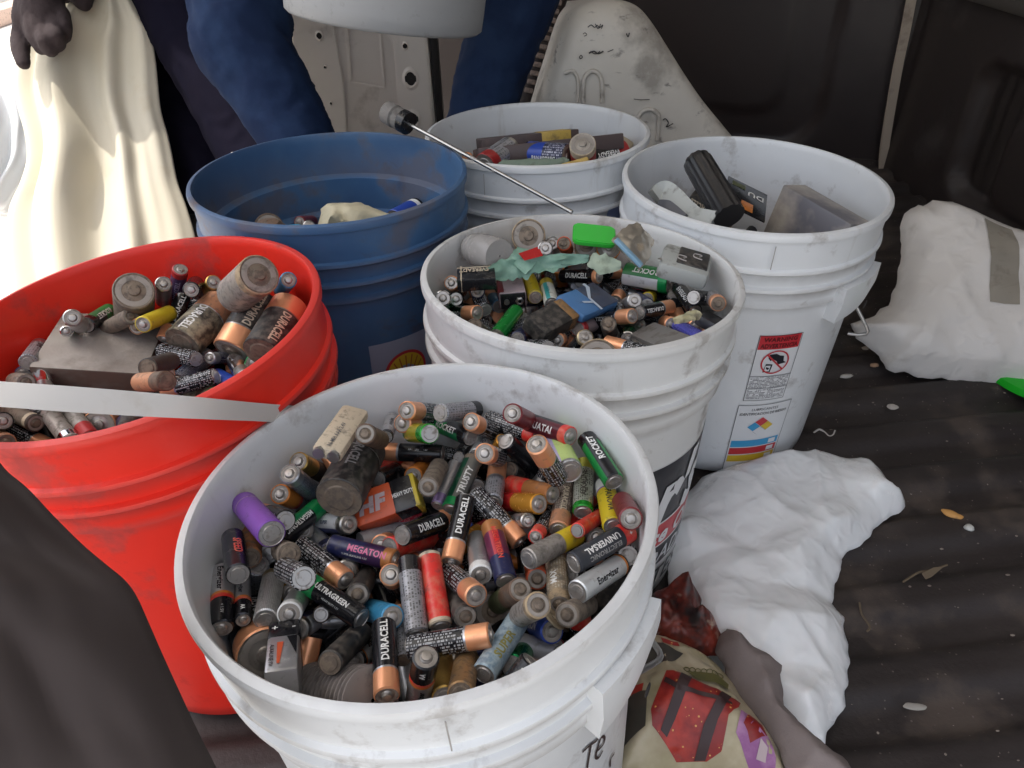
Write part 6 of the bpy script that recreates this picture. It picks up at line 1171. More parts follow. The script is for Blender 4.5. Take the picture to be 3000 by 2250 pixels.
def ends(typ, dull=False):
    if (typ, dull) in ENDS: return ENDS[(typ, dull)]
    r, L = DIM[typ]; n = 20 if typ not in 'CD' else 28
    nub = r*.38 if typ not in 'CD' else r*.29
    nh = .0012 if typ not in 'CD' else .0016
    neg = lathe('negative_terminal', [(.0001, -.0004), (r*.58, -.0004), (r*.64, .0003), (r*.86, .0003), (r-.0008, -.0001)][::-1], n, angle=25)
    pos = lathe('positive_terminal', [(r-.0009, L-.0003), (r*.84, L-.0009), (r*.50, L-.0009), (nub+.0006, L-.0004), (nub, L+.0002), (nub*.95, L+nh), (nub*.7, L+nh+.0002), (.0001, L+nh+.0002)], n, angle=25)
    ring = lathe('seal_ring', [(r*.86, L-.0006), (r*.74, L-.0003), (r*.58, L-.0006)], n)
    if dull:
        md_ = mat('terminal_dull', (.20, .155, .115), .6, .25, dirt=.7, dcol=(.10, .08, .065), dscale=160); neg.materials.append(md_); pos.materials.append(md_)
    neg.materials.append(mat('terminal_neg', (.40, .38, .36), .42, .8, dirt=.45, dcol=(.13, .11, .09), dscale=160)); pos.materials.append(mat('terminal_pos', (.42, .39, .36), .40, .8, dirt=.45, dcol=(.13, .10, .08), dscale=160)); ring.materials.append(mat('seal_ring', (.28, .25, .22), .6, dirt=.5))
    ENDS[(typ, dull)] = (neg, pos, ring); return ENDS[(typ, dull)]
TXT = {}
def cell_text(typ, t):
    s, u, cap, col, dr, phi = t[:6]; r, L = DIM[typ]
    key = (typ,)+tuple(t)
    if key in TXT: return TXT[key]
    cap = cap*.001*(.64 if typ not in 'D' else .8)
    if typ == 'AAA': cap *= .85
    def fn(x, y):
        z = u*L+(x if dr > 0 else -x); a = rad(phi)+(-y/r if dr > 0 else y/r); q = r+.00012
        return Vector((q*math.cos(a), q*math.sin(a), z))
    room = min(u, 1-u)*2*L*.92
    TXT[key] = text_mesh('lettering', s, cap, fn, min(room, .58*L if len(s) < 14 else .7*L), .03 if t[2] > 3 else 0, .12 if s in ('Energizer', 'ROCKET', 'PANOVA') else 0, (None, .0016))
    TXT[key].materials.append(bmat(col)); return TXT[key]
GN = {'A': 'batteries in the front white bucket', 'B': 'batteries in the middle white bucket', 'F': 'batteries in the red bucket', 'D': 'cells in the back white bucket', 'C': 'cells in the right white bucket', 'E': 'cells in the blue bucket'}
R_ = random.Random(11)
for (b, typ, des, x0, y0, z0_, x1, y1, z1_, lab) in BATTERIES:
    p = Vector((x0, y0, z0_)); q = Vector((x1, y1, z1_)); a = (q-p).normalized()
    tc = (CAMP-(p+q)/2).normalized(); xx = (tc-a*tc.dot(a)).normalized(); yy = a.cross(xx)
    o = link(NAME[typ], cell_body(typ, des)); 
    o.matrix_world = Matrix.Translation(p) @ Matrix((xx, yy, a)).transposed().to_4x4()
    if not DES[des][2]: o.rotation_euler.rotate_axis('Z', R_.uniform(-.9, .9))
    tag(o, lab, 'battery', GN[b])
    n_, ps, rg = ends(typ, des in DULL); link('negative_terminal', n_, None, o); link('positive_terminal', ps, None, o)
    if b in 'AF' or typ in 'CD': link('seal_ring', rg, None, o)
    for t in DES[des][2]: link('lettering', cell_text(typ, t), None, o)

# loose mass of cells beneath the visible layer
R3 = random.Random(5)
def under(b, depth, cnt, bk, slope=0):
    bm = bmesh.new(); c = BC[bk][0]
    for i in range(cnt):
        rr_ = .118*math.sqrt(R3.random()); th = R3.uniform(0, 6.283); ax_ = Vector((R3.gauss(0, 1), R3.gauss(0, 1), R3.gauss(0, .3))).normalized()
        y_ = rr_*math.sin(th); P_ = Vector((c[0]+rr_*math.cos(th), c[1]+y_, c[2]-depth+slope*y_-R3.uniform(0, .02)))
        q_ = ax_.to_track_quat('Z', 'Y').to_matrix().to_4x4()
        r = bmesh.ops.create_cone(bm, cap_ends=True, segments=10, radius1=.0072, radius2=.0072, depth=.046, matrix=Matrix.Translation(P_) @ q_)
        mi = R3.choice([0, 0, 0, 1, 2, 3, 0])
        for f_ in {f for v_ in r['verts'] for f in v_.link_faces}: f_.material_index = mi
    o = link('loose_batteries', from_bm(bm, 'loose_batteries'), [bmat('black'), bmat('silverp'), bmat('copper'), bmat('greyprint')])
    tag(o, b, 'batteries', None, 'stuff')
under('dark jumble of batteries deep in the front white bucket', .078, 150, 'A'); under('dark jumble of batteries deep in the middle white bucket', .069, 150, 'B'); under('dark jumble of batteries deep in the red bucket', .105, 150, 'F', .1)
under('dark batteries low in the back white bucket', .062, 130, 'D'); under('dark batteries low in the right white bucket', .115, 130, 'C'); under('dark batteries low in the blue bucket', .135, 130, 'E')

# ================================================================== other things lying in the buckets
def frame(nm):
    b, c, a, n, s = BOXES[nm]; a = Vector(a).normalized(); n = Vector(n); n = (n-a*n.dot(a)).normalized(); w_ = n.cross(a)
    return Matrix.Translation(Vector(c)) @ Matrix((w_, n, a)).transposed().to_4x4(), s
def bx(nm, name, m, label, cat, bev=.0015, grp=None, size=None):
    Mx, s = frame(nm); s = size or s
    o = link(name, box_me(name, s[0], s[1], s[2], bev), m); o.matrix_world = Mx; tag(o, label, cat, grp); return o, s
def part(name, me, m, par, loc=(0, 0, 0), rot=None):
    o = link(name, me, m, par); o.location = loc
    if rot: o.rotation_euler = rot
    return o
def plane_text(par, s, cap, m, c, right, up, maxlen=None, bold=.02, shear=0.):
    c = Vector(c); right = Vector(right); up = Vector(up)
    return link('lettering', text_mesh('lettering', s, cap, lambda x, y: c+right*x+up*y, maxlen, bold, shear), m, par)
def snaps(par, s, z):
    part('snap_terminal', lathe('snap_terminal', [(.0001, .0028), (.0026, .0028), (.0028, .0022), (.0026, 0)][::-1], 14), bmat('steel'), par, (-.0063, 0, z)); part('snap_terminal', lathe('snap_terminal', [(.0018, .0026), (.0030, .0030), (.0042, .0022), (.0040, 0)][::-1], 6), bmat('steel'), par, (.0063, 0, z))
# silver and black block battery (front bucket)
o, s = bx('energizer_9v', 'nine_volt_battery', bmat('silverp'), 'silver and black nine volt battery with orange flash, low at left in the front bucket', 'battery', .002, GN['A'])
part('black_top', box_me('black_top', s[0]+.0004, s[1]+.0004, .018, .002), bmat('black'), o, (0, 0, -s[2]/2+.0092)); part('black_wedge', mesh('black_wedge', [(.002, s[1]/2+.0005, -.006), (s[0]/2-.001, s[1]/2+.0005, -.006), (s[0]/2-.001, s[1]/2+.0005, .012)], [(0, 2, 1)], False), bmat('black'), o)
part('orange_flash', mesh('orange_flash', [(-.003, s[1]/2+.0006, -.001), (.0005, s[1]/2+.0006, -.001), (-.001, s[1]/2+.0006, .018), (-.0025, s[1]/2+.0006, .018)], [(0, 3, 2, 1)], False), bmat('redor'), o)
plane_text(o, '+    -', .0045, bmat('white'), (0, s[1]/2+.0008, -.015), (1, 0, 0), (0, 0, -1)); plane_text(o, 'ALKALINE 9V', .0022, bmat('black'), (-.0055, s[1]/2+.0006, .010), (0, 0, 1), (1, 0, 0))
o, s = bx('hf_9v', 'nine_volt_battery', bmat('redor'), 'orange red nine volt battery with two large white letters', 'battery', .002, GN['A'])
part('black_end', box_me('black_end', s[0]+.0004, s[1]+.0004, .019, .002), bmat('blackprint'), o, (0, 0, s[2]/2-.0097)); part('yellow_end', box_me('yellow_end', s[0]+.0003, s[1]+.0003, .004, .001), bmat('yellowd'), o, (0, 0, s[2]/2-.001))
plane_text(o, 'HF', .011, bmat('pinkgrey'), (0, s[1]/2+.0005, -.009), (0, 0, 1), (1, 0, 0), None, .06, .15); plane_text(o, 'HEAVY DUTY', .0032, bmat('white'), (0, s[1]/2+.0008, .0145), (0, 0, 1), (1, 0, 0), .016); snaps(o, s, -s[2]/2-.002)
o, s = bx('cream_pack', 'battery_pack', bmat('cream'), 'flat cream two cell battery pack leaning on the far left inside wall', 'battery pack', .004, GN['A'])
part('cell_end', lathe('cell_end', [(.0001, 0), (.0042, 0), (.0046, -.004)], 16), bmat('steel'), o, (-.005, 0, s[2]/2+.001)); part('cell_end', lathe('cell_end', [(.0001, 0), (.0042, 0), (.0046, -.004)], 16), bmat('steel'), o, (.005, 0, s[2]/2+.001)); plane_text(o, 'Ni-MH AAA 2.4V', .003, bmat('greyd'), (0, s[1]/2+.0005, .012), (0, 0, -1), (-1, 0, 0))
Mx, s = frame('ribbed'); pr = []
for i in range(19): z = -s[2]/2+s[2]*i/18; pr += [(.0165, z-.0012), (.0185, z-.0006), (.0185, z+.0006), (.0165, z+.0012)]
o = link('ribbed_hose', lathe('ribbed_hose', [(.001, -s[2]/2-.002)]+pr+[(.001, s[2]/2+.002)], 40, angle=25), mat('hose_grey', (.20, .175, .165), .6, dirt=.4, dcol=(.08, .065, .055))); o.matrix_world = Mx; tag(o, 'grey ribbed hose stub against the near inside wall of the front bucket', 'hose')
Mx, s = frame('tan_disc'); o = link('washer', lathe('washer', [(.0022, .0006), (.009, .0006), (.0094, 0), (.009, -.0006), (.0022, -.0006)], 26, closed=True, angle=25), mat('washer_tan', (.36, .29, .20), .6, dirt=.6, dcol=(.12, .09, .06))); o.matrix_world = Mx @ Matrix.Rotation(rad(90), 4, 'X'); tag(o, 'flat round tan washer near the right rim of the front bucket', 'washer')
# middle bucket
o, s = bx('brown_9v', 'nine_volt_battery', bmat('dirtyblack'), 'grimy dark brown nine volt battery in the centre of the middle bucket', 'battery', .002, GN['B']); part('tan_end', box_me('tan_end', s[0]+.0004, s[1]+.0004, .012, .002), bmat('goldbrown'), o, (0, 0, s[2]/2-.0058))
o, s = bx('blue_pack', 'phone_battery', mat('pack_blue', (.06, .16, .34), .4, dirt=.3), 'flat blue phone battery with a pale branching stripe, middle bucket', 'battery', .003, GN['B'])
part('dark_half', box_me('dark_half', s[0]-.002, .0006, s[2]*.5, .0002), mat('pack_navy', (.045, .055, .09), .4, dirt=.4), o, (0, s[1]/2, .014)); wh = mat('stripe_pale', (.42, .48, .56), .5)
for pts in ([(-.019, -.004), (.0, -.001), (.0, .002), (-.019, -.001)], [(.0, -.001), (.014, .012), (.019, .012), (.019, .016), (.012, .016), (-.001, .002)], [(-.008, -.003), (-.004, -.012), (-.001, -.012), (-.005, -.002)]): part('pale_stripe', mesh('pale_stripe', [(x, s[1]/2+.0009, z) for x, z in pts], [tuple(range(len(pts)))], False), wh, o)
o, s = bx('red_9v', 'nine_volt_battery', bmat('pinkgrey'), 'red and grey nine volt battery with its snaps toward the viewer', 'battery', .002, GN['B']); part('red_side', box_me('red_side', .006, s[1]+.0005, s[2]-.004, .001), bmat('maroon'), o, (-.0105, 0, 0)); part('black_end', box_me('black_end', s[0]-.002, s[1]-.002, .002, .0005), bmat('black'), o, (0, 0, s[2]/2+.0006)); snaps(o, s, s[2]/2+.0014)
o, s = bx('grey_9v', 'battery_pack', mat('pack_grey', (.16, .15, .14), .5, dirt=.5), 'dull grey battery block by the near right rim, middle bucket', 'battery pack', .002, GN['B'])
o, s = bx('black_carton', 'battery_carton', bmat('black'), 'black printed battery carton at the far left of the middle bucket', 'carton', .0006); plane_text(o, 'EVEREADY', .008, bmat('cream'), (-.002, s[1]/2+.0008, -.004), (-1, 0, 0), (0, 0, 1), .028); part('pale_edge', box_me('pale_edge', .0012, s[1]+.0006, s[2], .0002), bmat('cream'), o, (-s[0]/2+.004, 0, 0)); part('pale_edge', box_me('pale_edge', s[0], s[1]+.0006, .0012, .0002), bmat('cream'), o, (0, 0, -s[2]/2+.004))
o, s = bx('charger', 'wall_charger', mat('charger_grey', (.34, .35, .33), .45, dirt=.4), 'pale grey charger with a dark rounded face and two clip slots', 'charger', .005)
part('dark_face', box_me('dark_face', s[0]*.62, .003, s[2]*.72, .0014), bmat('dirtyblack'), o, (-.006, s[1]/2, .002)); pv = mat('slot_line', (.35, .32, .30), .5)
for dx_, dz_ in ((-.010, .006), (.004, -.006)): part('clip_slot', tube('clip_slot', bez([(dx_-.004, s[1]/2+.0018, dz_-.005), (dx_+.004, s[1]/2+.0018, dz_-.003), (dx_+.004, s[1]/2+.0018, dz_+.004), (dx_-.003, s[1]/2+.0018, dz_+.004), (dx_-.001, s[1]/2+.0018, dz_)], 4), .0006, 5), pv, o)
part('screw_head', lathe('screw_head', [(.0022, 0), (.002, .0008), (.0001, .0006)][::1], 12), bmat('steel'), o, (.024, s[1]/2, -.02), (-rad(90), 0, 0))
o, s = bx('green_lid', 'green_cap', mat('lid_green', (.045, .50, .055), .35), 'bright green rounded plastic cap standing at the far rim of the middle bucket', 'cap', .0026); o.data = box_me('green_cap', s[0], s[2]*1.0, s[2], .002); 
bm = bmesh.new(); pts = []; rx, rz, rc = .022, .016, .007
for (cx0, cz0, a0_) in ((rx-rc, rz-rc, 0), (-rx+rc, rz-rc, 90), (-rx+rc, -rz+rc, 180), (rx-rc, -rz+rc, 270)):
    for k in range(6): a = rad(a0_+18*k); pts.append((cx0+rc*math.cos(a), -.003, cz0+rc*math.sin(a)))
fc = bm.faces.new([bm.verts.new(p) for p in pts]); r = bmesh.ops.extrude_face_region(bm, geom=[fc]); [setattr(q, 'co', q.co+Vector((0, .006, 0))) for q in r['geom'] if isinstance(q, bmesh.types.BMVert)]; bmesh.ops.recalc_face_normals(bm, faces=bm.faces[:]); bmesh.ops.bevel(bm, geom=[e for e in bm.edges if abs(e.verts[0].co.y-e.verts[1].co.y) < 1e-6], offset=.0012, segments=2, affect='EDGES'); o.data = from_bm(bm, 'green_cap'); o.data.materials.append(MATS['lid_green'])
Mx, s = frame('foil_sachet'); v = []; f = []; NX_, NZ_ = 14, 18
for side_ in (1, -1):
    for j in range(NZ_+1):
        for i in range(NX_+1):
            a = i/NX_*2-1; c = j/NZ_*2-1; wdt = .020*(1-.35*max(0, c)); hh2 = .0045*(1-a*a)*(1-c**4)*side_; nn = .0022*noise.noise(Vector((a*2.2, c*3, side_*3)))+.0012*noise.noise(Vector((a*6, c*7, side_*9))); v.append((a*wdt+.002*noise.noise(Vector((c*3, 0, 4))), hh2+nn*(1-abs(a)**6), c*.030))
for q in range(2):
    b0 = q*(NX_+1)*(NZ_+1)
    for j in range(NZ_):
        for i in range(NX_): a = b0+j*(NX_+1)+i; t_ = (a, a+1, a+NX_+2, a+NX_+1); f.append(t_ if q else t_[::-1])
o = link('foil_sachet', mesh('foil_sachet', v, f, True, 35), mat('foil_gold', (.55, .50, .42), .30, .7, dirt=.35, dcol=(.25, .17, .09), dscale=60)); o.matrix_world = Mx; tag(o, 'crumpled pale gold foil sachet at the far right rim of the middle bucket', 'sachet')
part('blue_band', box_me('blue_band', .036, .004, .006, .001), mat('band_blue', (.25, .42, .55), .4), o, (0, .003, -.027))
Mx, s = frame('jar'); o = link('plastic_jar', lathe('plastic_jar', [(.001, -.026), (.016, -.026), (.0175, -.022), (.0175, .006), (.0150, .010), (.0150, .013), (.0162, .014), (.0150, .0155), (.0150, .018), (.0162, .019), (.0150, .0205), (.0150, .026), (.0135, .026), (.0135, .0), (.001, -.001)], 30, angle=30), mat('jar_plastic', (.42, .40, .38), .22, dirt=.3, dcol=(.3, .27, .24), alpha=.62)); o.matrix_world = Mx; tag(o, 'cloudy plastic jar with a threaded neck at the far left of the middle bucket', 'jar')
Mx, s = frame('padlock'); o = link('padlock', box_me('padlock', .026, .012, .022, .004), mat('lock_dark', (.05, .05, .055), .45, .4, dirt=.5)); o.matrix_world = Mx; tag(o, 'small dark padlock with a bent wire shackle at the right of the middle bucket', 'padlock'); part('shackle', tube('shackle', bez([(-.008, 0, .008), (-.009, .002, .026), (-.004, .004, .040), (.006, .004, .042), (.011, .002, .030), (.009, 0, .008)], 6), .0018, 8), bmat('steel'), o)
# pale green torn strip across the heap with a red tag
def strip(name, pts, wds, th, m, label=None, cat=None, twist=0, seed=1, up=None, par=None, rag=.3):
    P_ = bez(pts, 7); n_ = len(P_); K = 8; v = []; f = []
    for i, p in enumerate(P_):
        d = (P_[min(i+1, n_-1)]-P_[max(i-1, 0)]).normalized(); upv = (up or (CAMP-p)).normalized(); s_ = d.cross(upv).normalized(); nn = s_.cross(d)
        t = i/(n_-1)*(len(wds)-1); k0 = int(min(t, len(wds)-2)); w_ = wds[k0]+(wds[k0+1]-wds[k0])*(t-k0); 
        for side_ in (1, -1):
            for k in range(K+1):
                a = k/K*2-1; rg = 1+rag*noise.noise(Vector((i*.35, seed, a*3))) ; hgt = .0022*noise.noise(Vector((i*.25, a*1.5, seed)))*(rag*3); v.append(p+s_*(a*w_/2*rg)+nn*(hgt+side_*th/2))
    R2 = 2*(K+1)
    for i in range(n_-1):
        for k in range(K): a = i*R2+k; f.append((a, a+1, a+R2+1, a+R2)); a += K+1; f.append((a, a+R2, a+R2+1, a+1))
        a = i*R2; f.append((a, a+R2, a+R2+K+1, a+K+1)); a = i*R2+K; f.append((a, a+K+1, a+R2+K+1, a+R2))
    f.append(tuple([k for k in range(K+1)]+[K+1+k for k in range(K, -1, -1)])); b0 = (n_-1)*R2; f.append(tuple([b0+k for k in range(K, -1, -1)]+[b0+K+1+k for k in range(K+1)]))
    o = link(name, mesh(name, v, f, True, 50), m, par)
    if label: tag(o, label, cat)
    return o
def c5(x, y, t): return at(1200+x/2.212, 600+y/2.212, t)
m_jade = mat('strip_jade', (.18, .33, .25), .5, dirt=.35, dcol=(.10, .22, .16), dscale=40, mottle=.5, mcol=(.28, .42, .34), mscale=80)
o = strip('torn_strip', [c5(445, 480, .685), c5(600, 425, .70), c5(720, 400, .705), c5(850, 385, .705), c5(1000, 360, .71), c5(1160, 345, .715)], [.010, .020, .022, .017, .013, .007], .0009, m_jade, 'pale green torn plastic strip lying over the middle heap with a red patch', 'strip', seed=4, rag=.75)
strip('upper_flap', [c5(690, 400, .703), c5(740, 350, .705), c5(770, 290, .715)], [.024, .026, .024], .001, m_jade, seed=7, par=o, up=Vector((0, -.6, 1)), rag=.15)
p4 = [c5(705, 315, .700), c5(835, 270, .708), c5(865, 330, .700), c5(745, 362, .694)]; me = mesh('red_patch', p4+[q-(CAMP-q).normalized()*-.0008 for q in p4], [(3, 2, 1, 0), (4, 5, 6, 7), (0, 1, 5, 4), (1, 2, 6, 5), (2, 3, 7, 6), (3, 0, 4, 7)], False); link('red_patch', me, bmat('redgloss'), o)
o = strip('paper_scrap', [c5(1170, 350, .712), c5(1250, 385, .705), c5(1370, 395, .70)], [.012, .020, .008], .0008, mat('scrap_sage', (.30, .36, .27), .6, dirt=.4, dcol=(.18, .2, .15)), 'crinkled sage green scrap beside the torn strip in the middle bucket', 'scrap', seed=2)
o = strip('bent_strip', [c5(1710, 755, .655), c5(1780, 735, .655), c5(1850, 715, .655), c5(1885, 730, .655)], [.006, .008, .010, .006], .0015, mat('strip_yellow', (.42, .38, .22), .5, dirt=.4), 'short yellowish bent strip near the right of the middle heap', 'strip', seed=9)
# red bucket: grey slab
o, s = bx('slab', 'lead_battery', mat('slab_grey', (.30, .262, .23), .75, dirt=.45, dcol=(.22, .19, .165), dscale=22, bump=.8, bscale=60, mottle=.5, mcol=(.38, .345, .31), mscale=30, objrand=False), 'dusty grey block battery with a rough top in the red bucket', 'battery', .0025)
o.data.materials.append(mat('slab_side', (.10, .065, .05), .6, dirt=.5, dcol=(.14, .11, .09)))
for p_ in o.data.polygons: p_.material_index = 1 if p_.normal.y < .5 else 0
# back bucket
def c6(x, y, t): return at(1350+x/3.687, 370+y/3.687, t)
def slabbox(name, A, B, width, th, m, label, cat, upv=Vector((0, -.5, 1)), bev=.0015, grp=None):
    a = (B-A); L = a.length; a.normalize(); n = (upv-a*upv.dot(a)).normalized(); w_ = n.cross(a); o = link(name, box_me(name, width, th, L, bev), m); o.matrix_world = Matrix.Translation((A+B)/2) @ Matrix((w_, n, a)).transposed().to_4x4(); tag(o, label, cat, grp); return o, L
m_lb = mat('laptop_brown', (.075, .052, .050), .45, dirt=.25, dcol=(.16, .12, .11), dscale=25)
o, L = slabbox('laptop_battery', c6(200, 215, 1.02), c6(1235, 105, 1.06), .020, .030, m_lb, 'long dark brown battery pack with a yellow tape band, rear one', 'battery pack', Vector((0, -1, .25))); part('tape_band', box_me('tape_band', .0212, .0312, .045, .001), mat('tape_yellow', (.52, .36, .08), .5, dirt=.3), o, (0, 0, L*.26)); part('clip', tube('clip', bez([(0, .004, 0), (0, .012, .004), (0, .010, .012), (0, .003, .014)], 4), .0014, 6), bmat('steel'), o, (0, .012, L/2))
o, L = slabbox('laptop_battery', c6(165, 330, .985), c6(1700, 165, 1.015), .020, .050, m_lb, 'longer dark brown battery pack in front of the taped one', 'battery pack', Vector((0, -1, .35)))
part('seam_line', box_me('seam_line', .0205, .0008, L-.004, .0002), mat('seam_pale', (.20, .15, .14), .5), o, (0, .021, 0))
slabbox('card_piece', c6(1720, 230, 1.02), c6(1850, 80, 1.05), .004, .030, mat('card_beige', (.40, .33, .23), .7, dirt=.4, dcol=(.2, .15, .1)), 'beige card piece standing at the right end of the long brown pack', 'card', Vector((1, 0, .1)))
pa = Patch([c6(x, y, .935) for x, y in ((350, 500), (380, 420), (470, 360), (700, 350), (1160, 345), (1100, 400), (1010, 500), (960, 560), (600, 580), (380, 570))], c6(700, 450, .935), Vector((0, -.75, .66)), .004, .006, .004, 60, 3.3, .004); o = link('cloth_scrap', pa.build('cloth_scrap'), mat('scrap_green', (.20, .25, .195), .8, dirt=.4, dcol=(.13, .12, .09), mottle=.5, mcol=(.13, .22, .17), mscale=60, bump=.3)); tag(o, 'grey green crusty cloth scrap at the near rim of the back bucket', 'cloth')
a_, b_ = c6(1110, 500, .93), c6(1400, 420, .92); o, L = slabbox('sponge', a_, b_, .018, .022, mat('sponge_yellow', (.48, .33, .10), .9, dirt=.3, dcol=(.25, .16, .06), bump=.5, bscale=400), 'yellow foam wedge by the near rim of the back bucket', 'sponge', Vector((0, -.8, .6)), .002)
# right bucket
def cc(x, y, t): return at(1800+x/2.765, 420+y/2.765, t)
A_, B_ = cc(1385, 372, .865), cc(1885, 668, .800); ax_ = (B_-A_).normalized(); vw = (CAMP-(A_+B_)/2).normalized(); nb = (vw+Vector((-.28, -.15, -.22))); nb = (nb-ax_*nb.dot(ax_)).normalized(); dn = ax_.cross(nb)
if dn.z > 0: dn = -dn
L = (B_-A_).length; mid_ = (A_+B_)/2+dn*.038-nb*.018; wv_ = nb.cross(ax_)
o = link('alarm_battery', box_me('alarm_battery', .084, .038, L+.010, .002), mat('block_grey', (.13, .125, .14), .45, dirt=.25, dcol=(.28, .24, .20), dscale=14, objrand=False, mottle=.75, mcol=(.50, .44, .36), mscale=9)); o.matrix_world = Matrix.Translation(mid_) @ Matrix((wv_, nb, ax_)).transposed().to_4x4(); tag(o, 'grey rectangular battery block with cream stains in the right bucket', 'battery')
me = o.data
part('lid_seam', box_me('lid_seam', .0766, .0366, .0012, .0003), mat('seam_dark', (.02, .02, .02), .6), o, (0, 0, -L/2+.012)); part('lid_seam', box_me('lid_seam', .0012, .0366, L+.0006, .0003), MATS['seam_dark'], o, (-.0376 if wv_.z < 0 else .0376, -.001, 0)); part('terminal_tab', box_me('terminal_tab', .004, .006, .010, .001), bmat('greyd'), o, (-.039 if wv_.z < 0 else .039, -.012, -L/2+.008)); part('top_lid', box_me('top_lid', .003, .032, L-.004, .001), mat('lid_grey', (.34, .35, .38), .45, dirt=.15), o, (-.0388 if wv_.z < 0 else .0388, 0, 0))
mr = bmat('black'); d0, d1 = cc(650, 110, .90), cc(930, 590, .80); ax_ = (d1-d0).normalized(); vw = (CAMP-(d0+d1)/2).normalized(); nn = (vw-ax_*vw.dot(ax_)).normalized(); sd_ = ax_.cross(nn)
v = []; f = []; Ns, Nr = 24, 44
for i in range(Ns+1):
    t = i/Ns; p = d0+(d1-d0)*t; capf = math.sqrt(max(0, 1-(1-min(1, t/.10))**2)) if t < .10 else 1; r0_ = .0175*capf+.0002
    for k in range(Nr):
        a = 2*math.pi*k/Nr; gr = 1-(.07 if (k % 4 < 2 and 0 < a < math.pi) else 0); v.append(p+nn*math.sin(a)*r0_*.75*gr+sd_*math.cos(a)*r0_*gr)
for i in range(Ns):
    for k in range(Nr): f.append((i*Nr+k, i*Nr+(k+1) % Nr, (i+1)*Nr+(k+1) % Nr, (i+1)*Nr+k))
f.append(tuple(range(Nr))); f.append(tuple(range(Ns*Nr, Ns*Nr+Nr))[::-1])
o = link('torch_handle', mesh('torch_handle', v, [t[::-1] for t in f], True, 30), mat('torch_black', (.018, .017, .018), .28, dirt=.15)); tag(o, 'black ribbed torch handle leaning in the right bucket', 'torch')
o = strip('phone_handset', [cc(330, 440, .86), cc(400, 395, .862), cc(480, 450, .85), cc(580, 560, .835), cc(640, 640, .825), cc(760, 720, .81)], [.020, .026, .026, .026, .034, .050], .012, mat('handset_grey', (.40, .415, .39), .42, dirt=.3), 'pale grey plastic handset lying left of the black torch handle', 'handset', seed=3, rag=.02)
strip('dark_pad', [cc(350, 500, .845), cc(430, 520, .842), cc(560, 620, .825)], [.012, .016, .014], .006, bmat('greyd'), seed=8, par=o, rag=.05)
a_, b_ = cc(1060, 500, .90), cc(1180, 430, .92); o, L = slabbox('blister_card', cc(1080, 345, .92), cc(1050, 560, .87), .055, .002, bmat('black'), 'black battery card with orange and green print behind the grey block', 'card', Vector((-.2, -1, .2)), .0004)
plane_text(o, 'DU', .011, bmat('white'), (.012, .0014, -.014), (-1, 0, 0), (0, 0, 1)); part('orange_print', box_me('orange_print', .016, .0008, .020, .0003), bmat('orange'), o, (.002, .0012, .020)); part('green_print', box_me('green_print', .018, .0008, .010, .0003), bmat('greenbrown'), o, (-.012, .0012, -.024))
o = link('coiled_wire', tube('coiled_wire', [cc(270+60*math.cos(a*.5), 520+45*math.sin(a*.5), .845+a*.001) for a in range(0, 22)], .0012, 6), bmat('dullcopper')); tag(o, 'coiled copper wire at the left of the right bucket', 'wire')
# blue bucket: crumpled cream bag, blue bottle
def ce(x, y, t): return at(700+x/3.16, 540+y/3.16, t)
pa = Patch([ce(x, y, .83) for x, y in ((735, 420), (740, 200), (800, 150), (980, 128), (1200, 165), (1330, 230), (1500, 300), (1480, 380), (1300, 440), (1250, 600), (900, 640), (700, 560))], ce(1050, 400, .83), Vector((0, -.62, .78)), .022, .018, .012, 34, 6.1, .0045)
o = link('paper_bag', pa.build('paper_bag'), mat('bag_cream', (.50, .45, .31), .6, dirt=.25, dcol=(.34, .28, .17), dscale=30, objrand=False, bump=.4, bscale=120)); tag(o, 'crumpled cream paper bag in the blue bucket', 'paper bag')
o = link('bottle_cap', lathe('bottle_cap', [(.02, 0), (.02, .012), (.018, .016), (.001, .016)][::1], 24), mat('cap_cyan', (.02, .30, .55), .35)); o.location = ce(470, 400, .80); o.location.z -= .02; tag(o, 'bright cyan plastic lid low at the left in the blue bucket', 'lid'); 
o = link('cell_lump', lathe('cell_lump', [(.022, -.02), (.024, 0), (.021, .02), (.012, .03), (.001, .032)], 22), bmat('brown')); o.location = ce(285, 430, .80); o.location.z -= .02; tag(o, 'rusty brown lump at the left end of the blue bucket', 'scrap')

# ================================================================== rod with a grey grip lying over the back bucket
pa_, pb_ = at(1186, 357, .885), at(1676, 622, .80); dirn_ = (pa_-pb_).normalized()
o = link('metal_rod', tube('metal_rod', [pb_, pa_], .0024, 10), mat('rod_steel', (.48, .47, .46), .25, .9, dirt=.15, objrand=False)); tag(o, 'thin steel rod with a grey foam grip lying across the back bucket', 'rod')
gm = mat('grip_grey', (.16, .15, .14), .8, dirt=.4, dcol=(.07, .06, .055), bump=.5, bscale=400, objrand=False); g0 = pa_-dirn_*.004; 
link('foam_grip', tube('foam_grip', [g0+dirn_*x for x in (0, .002, .006, .016, .017, .019, .020, .034, .035, .037, .039)], [.0085, .0120, .0135, .0135, .0120, .0125, .0140, .0135, .0125, .009, .004], 20), gm, o); link('dark_collar', tube('dark_collar', [g0-dirn_*.002, g0+dirn_*.008], .0138, 20), bmat('black'), o)
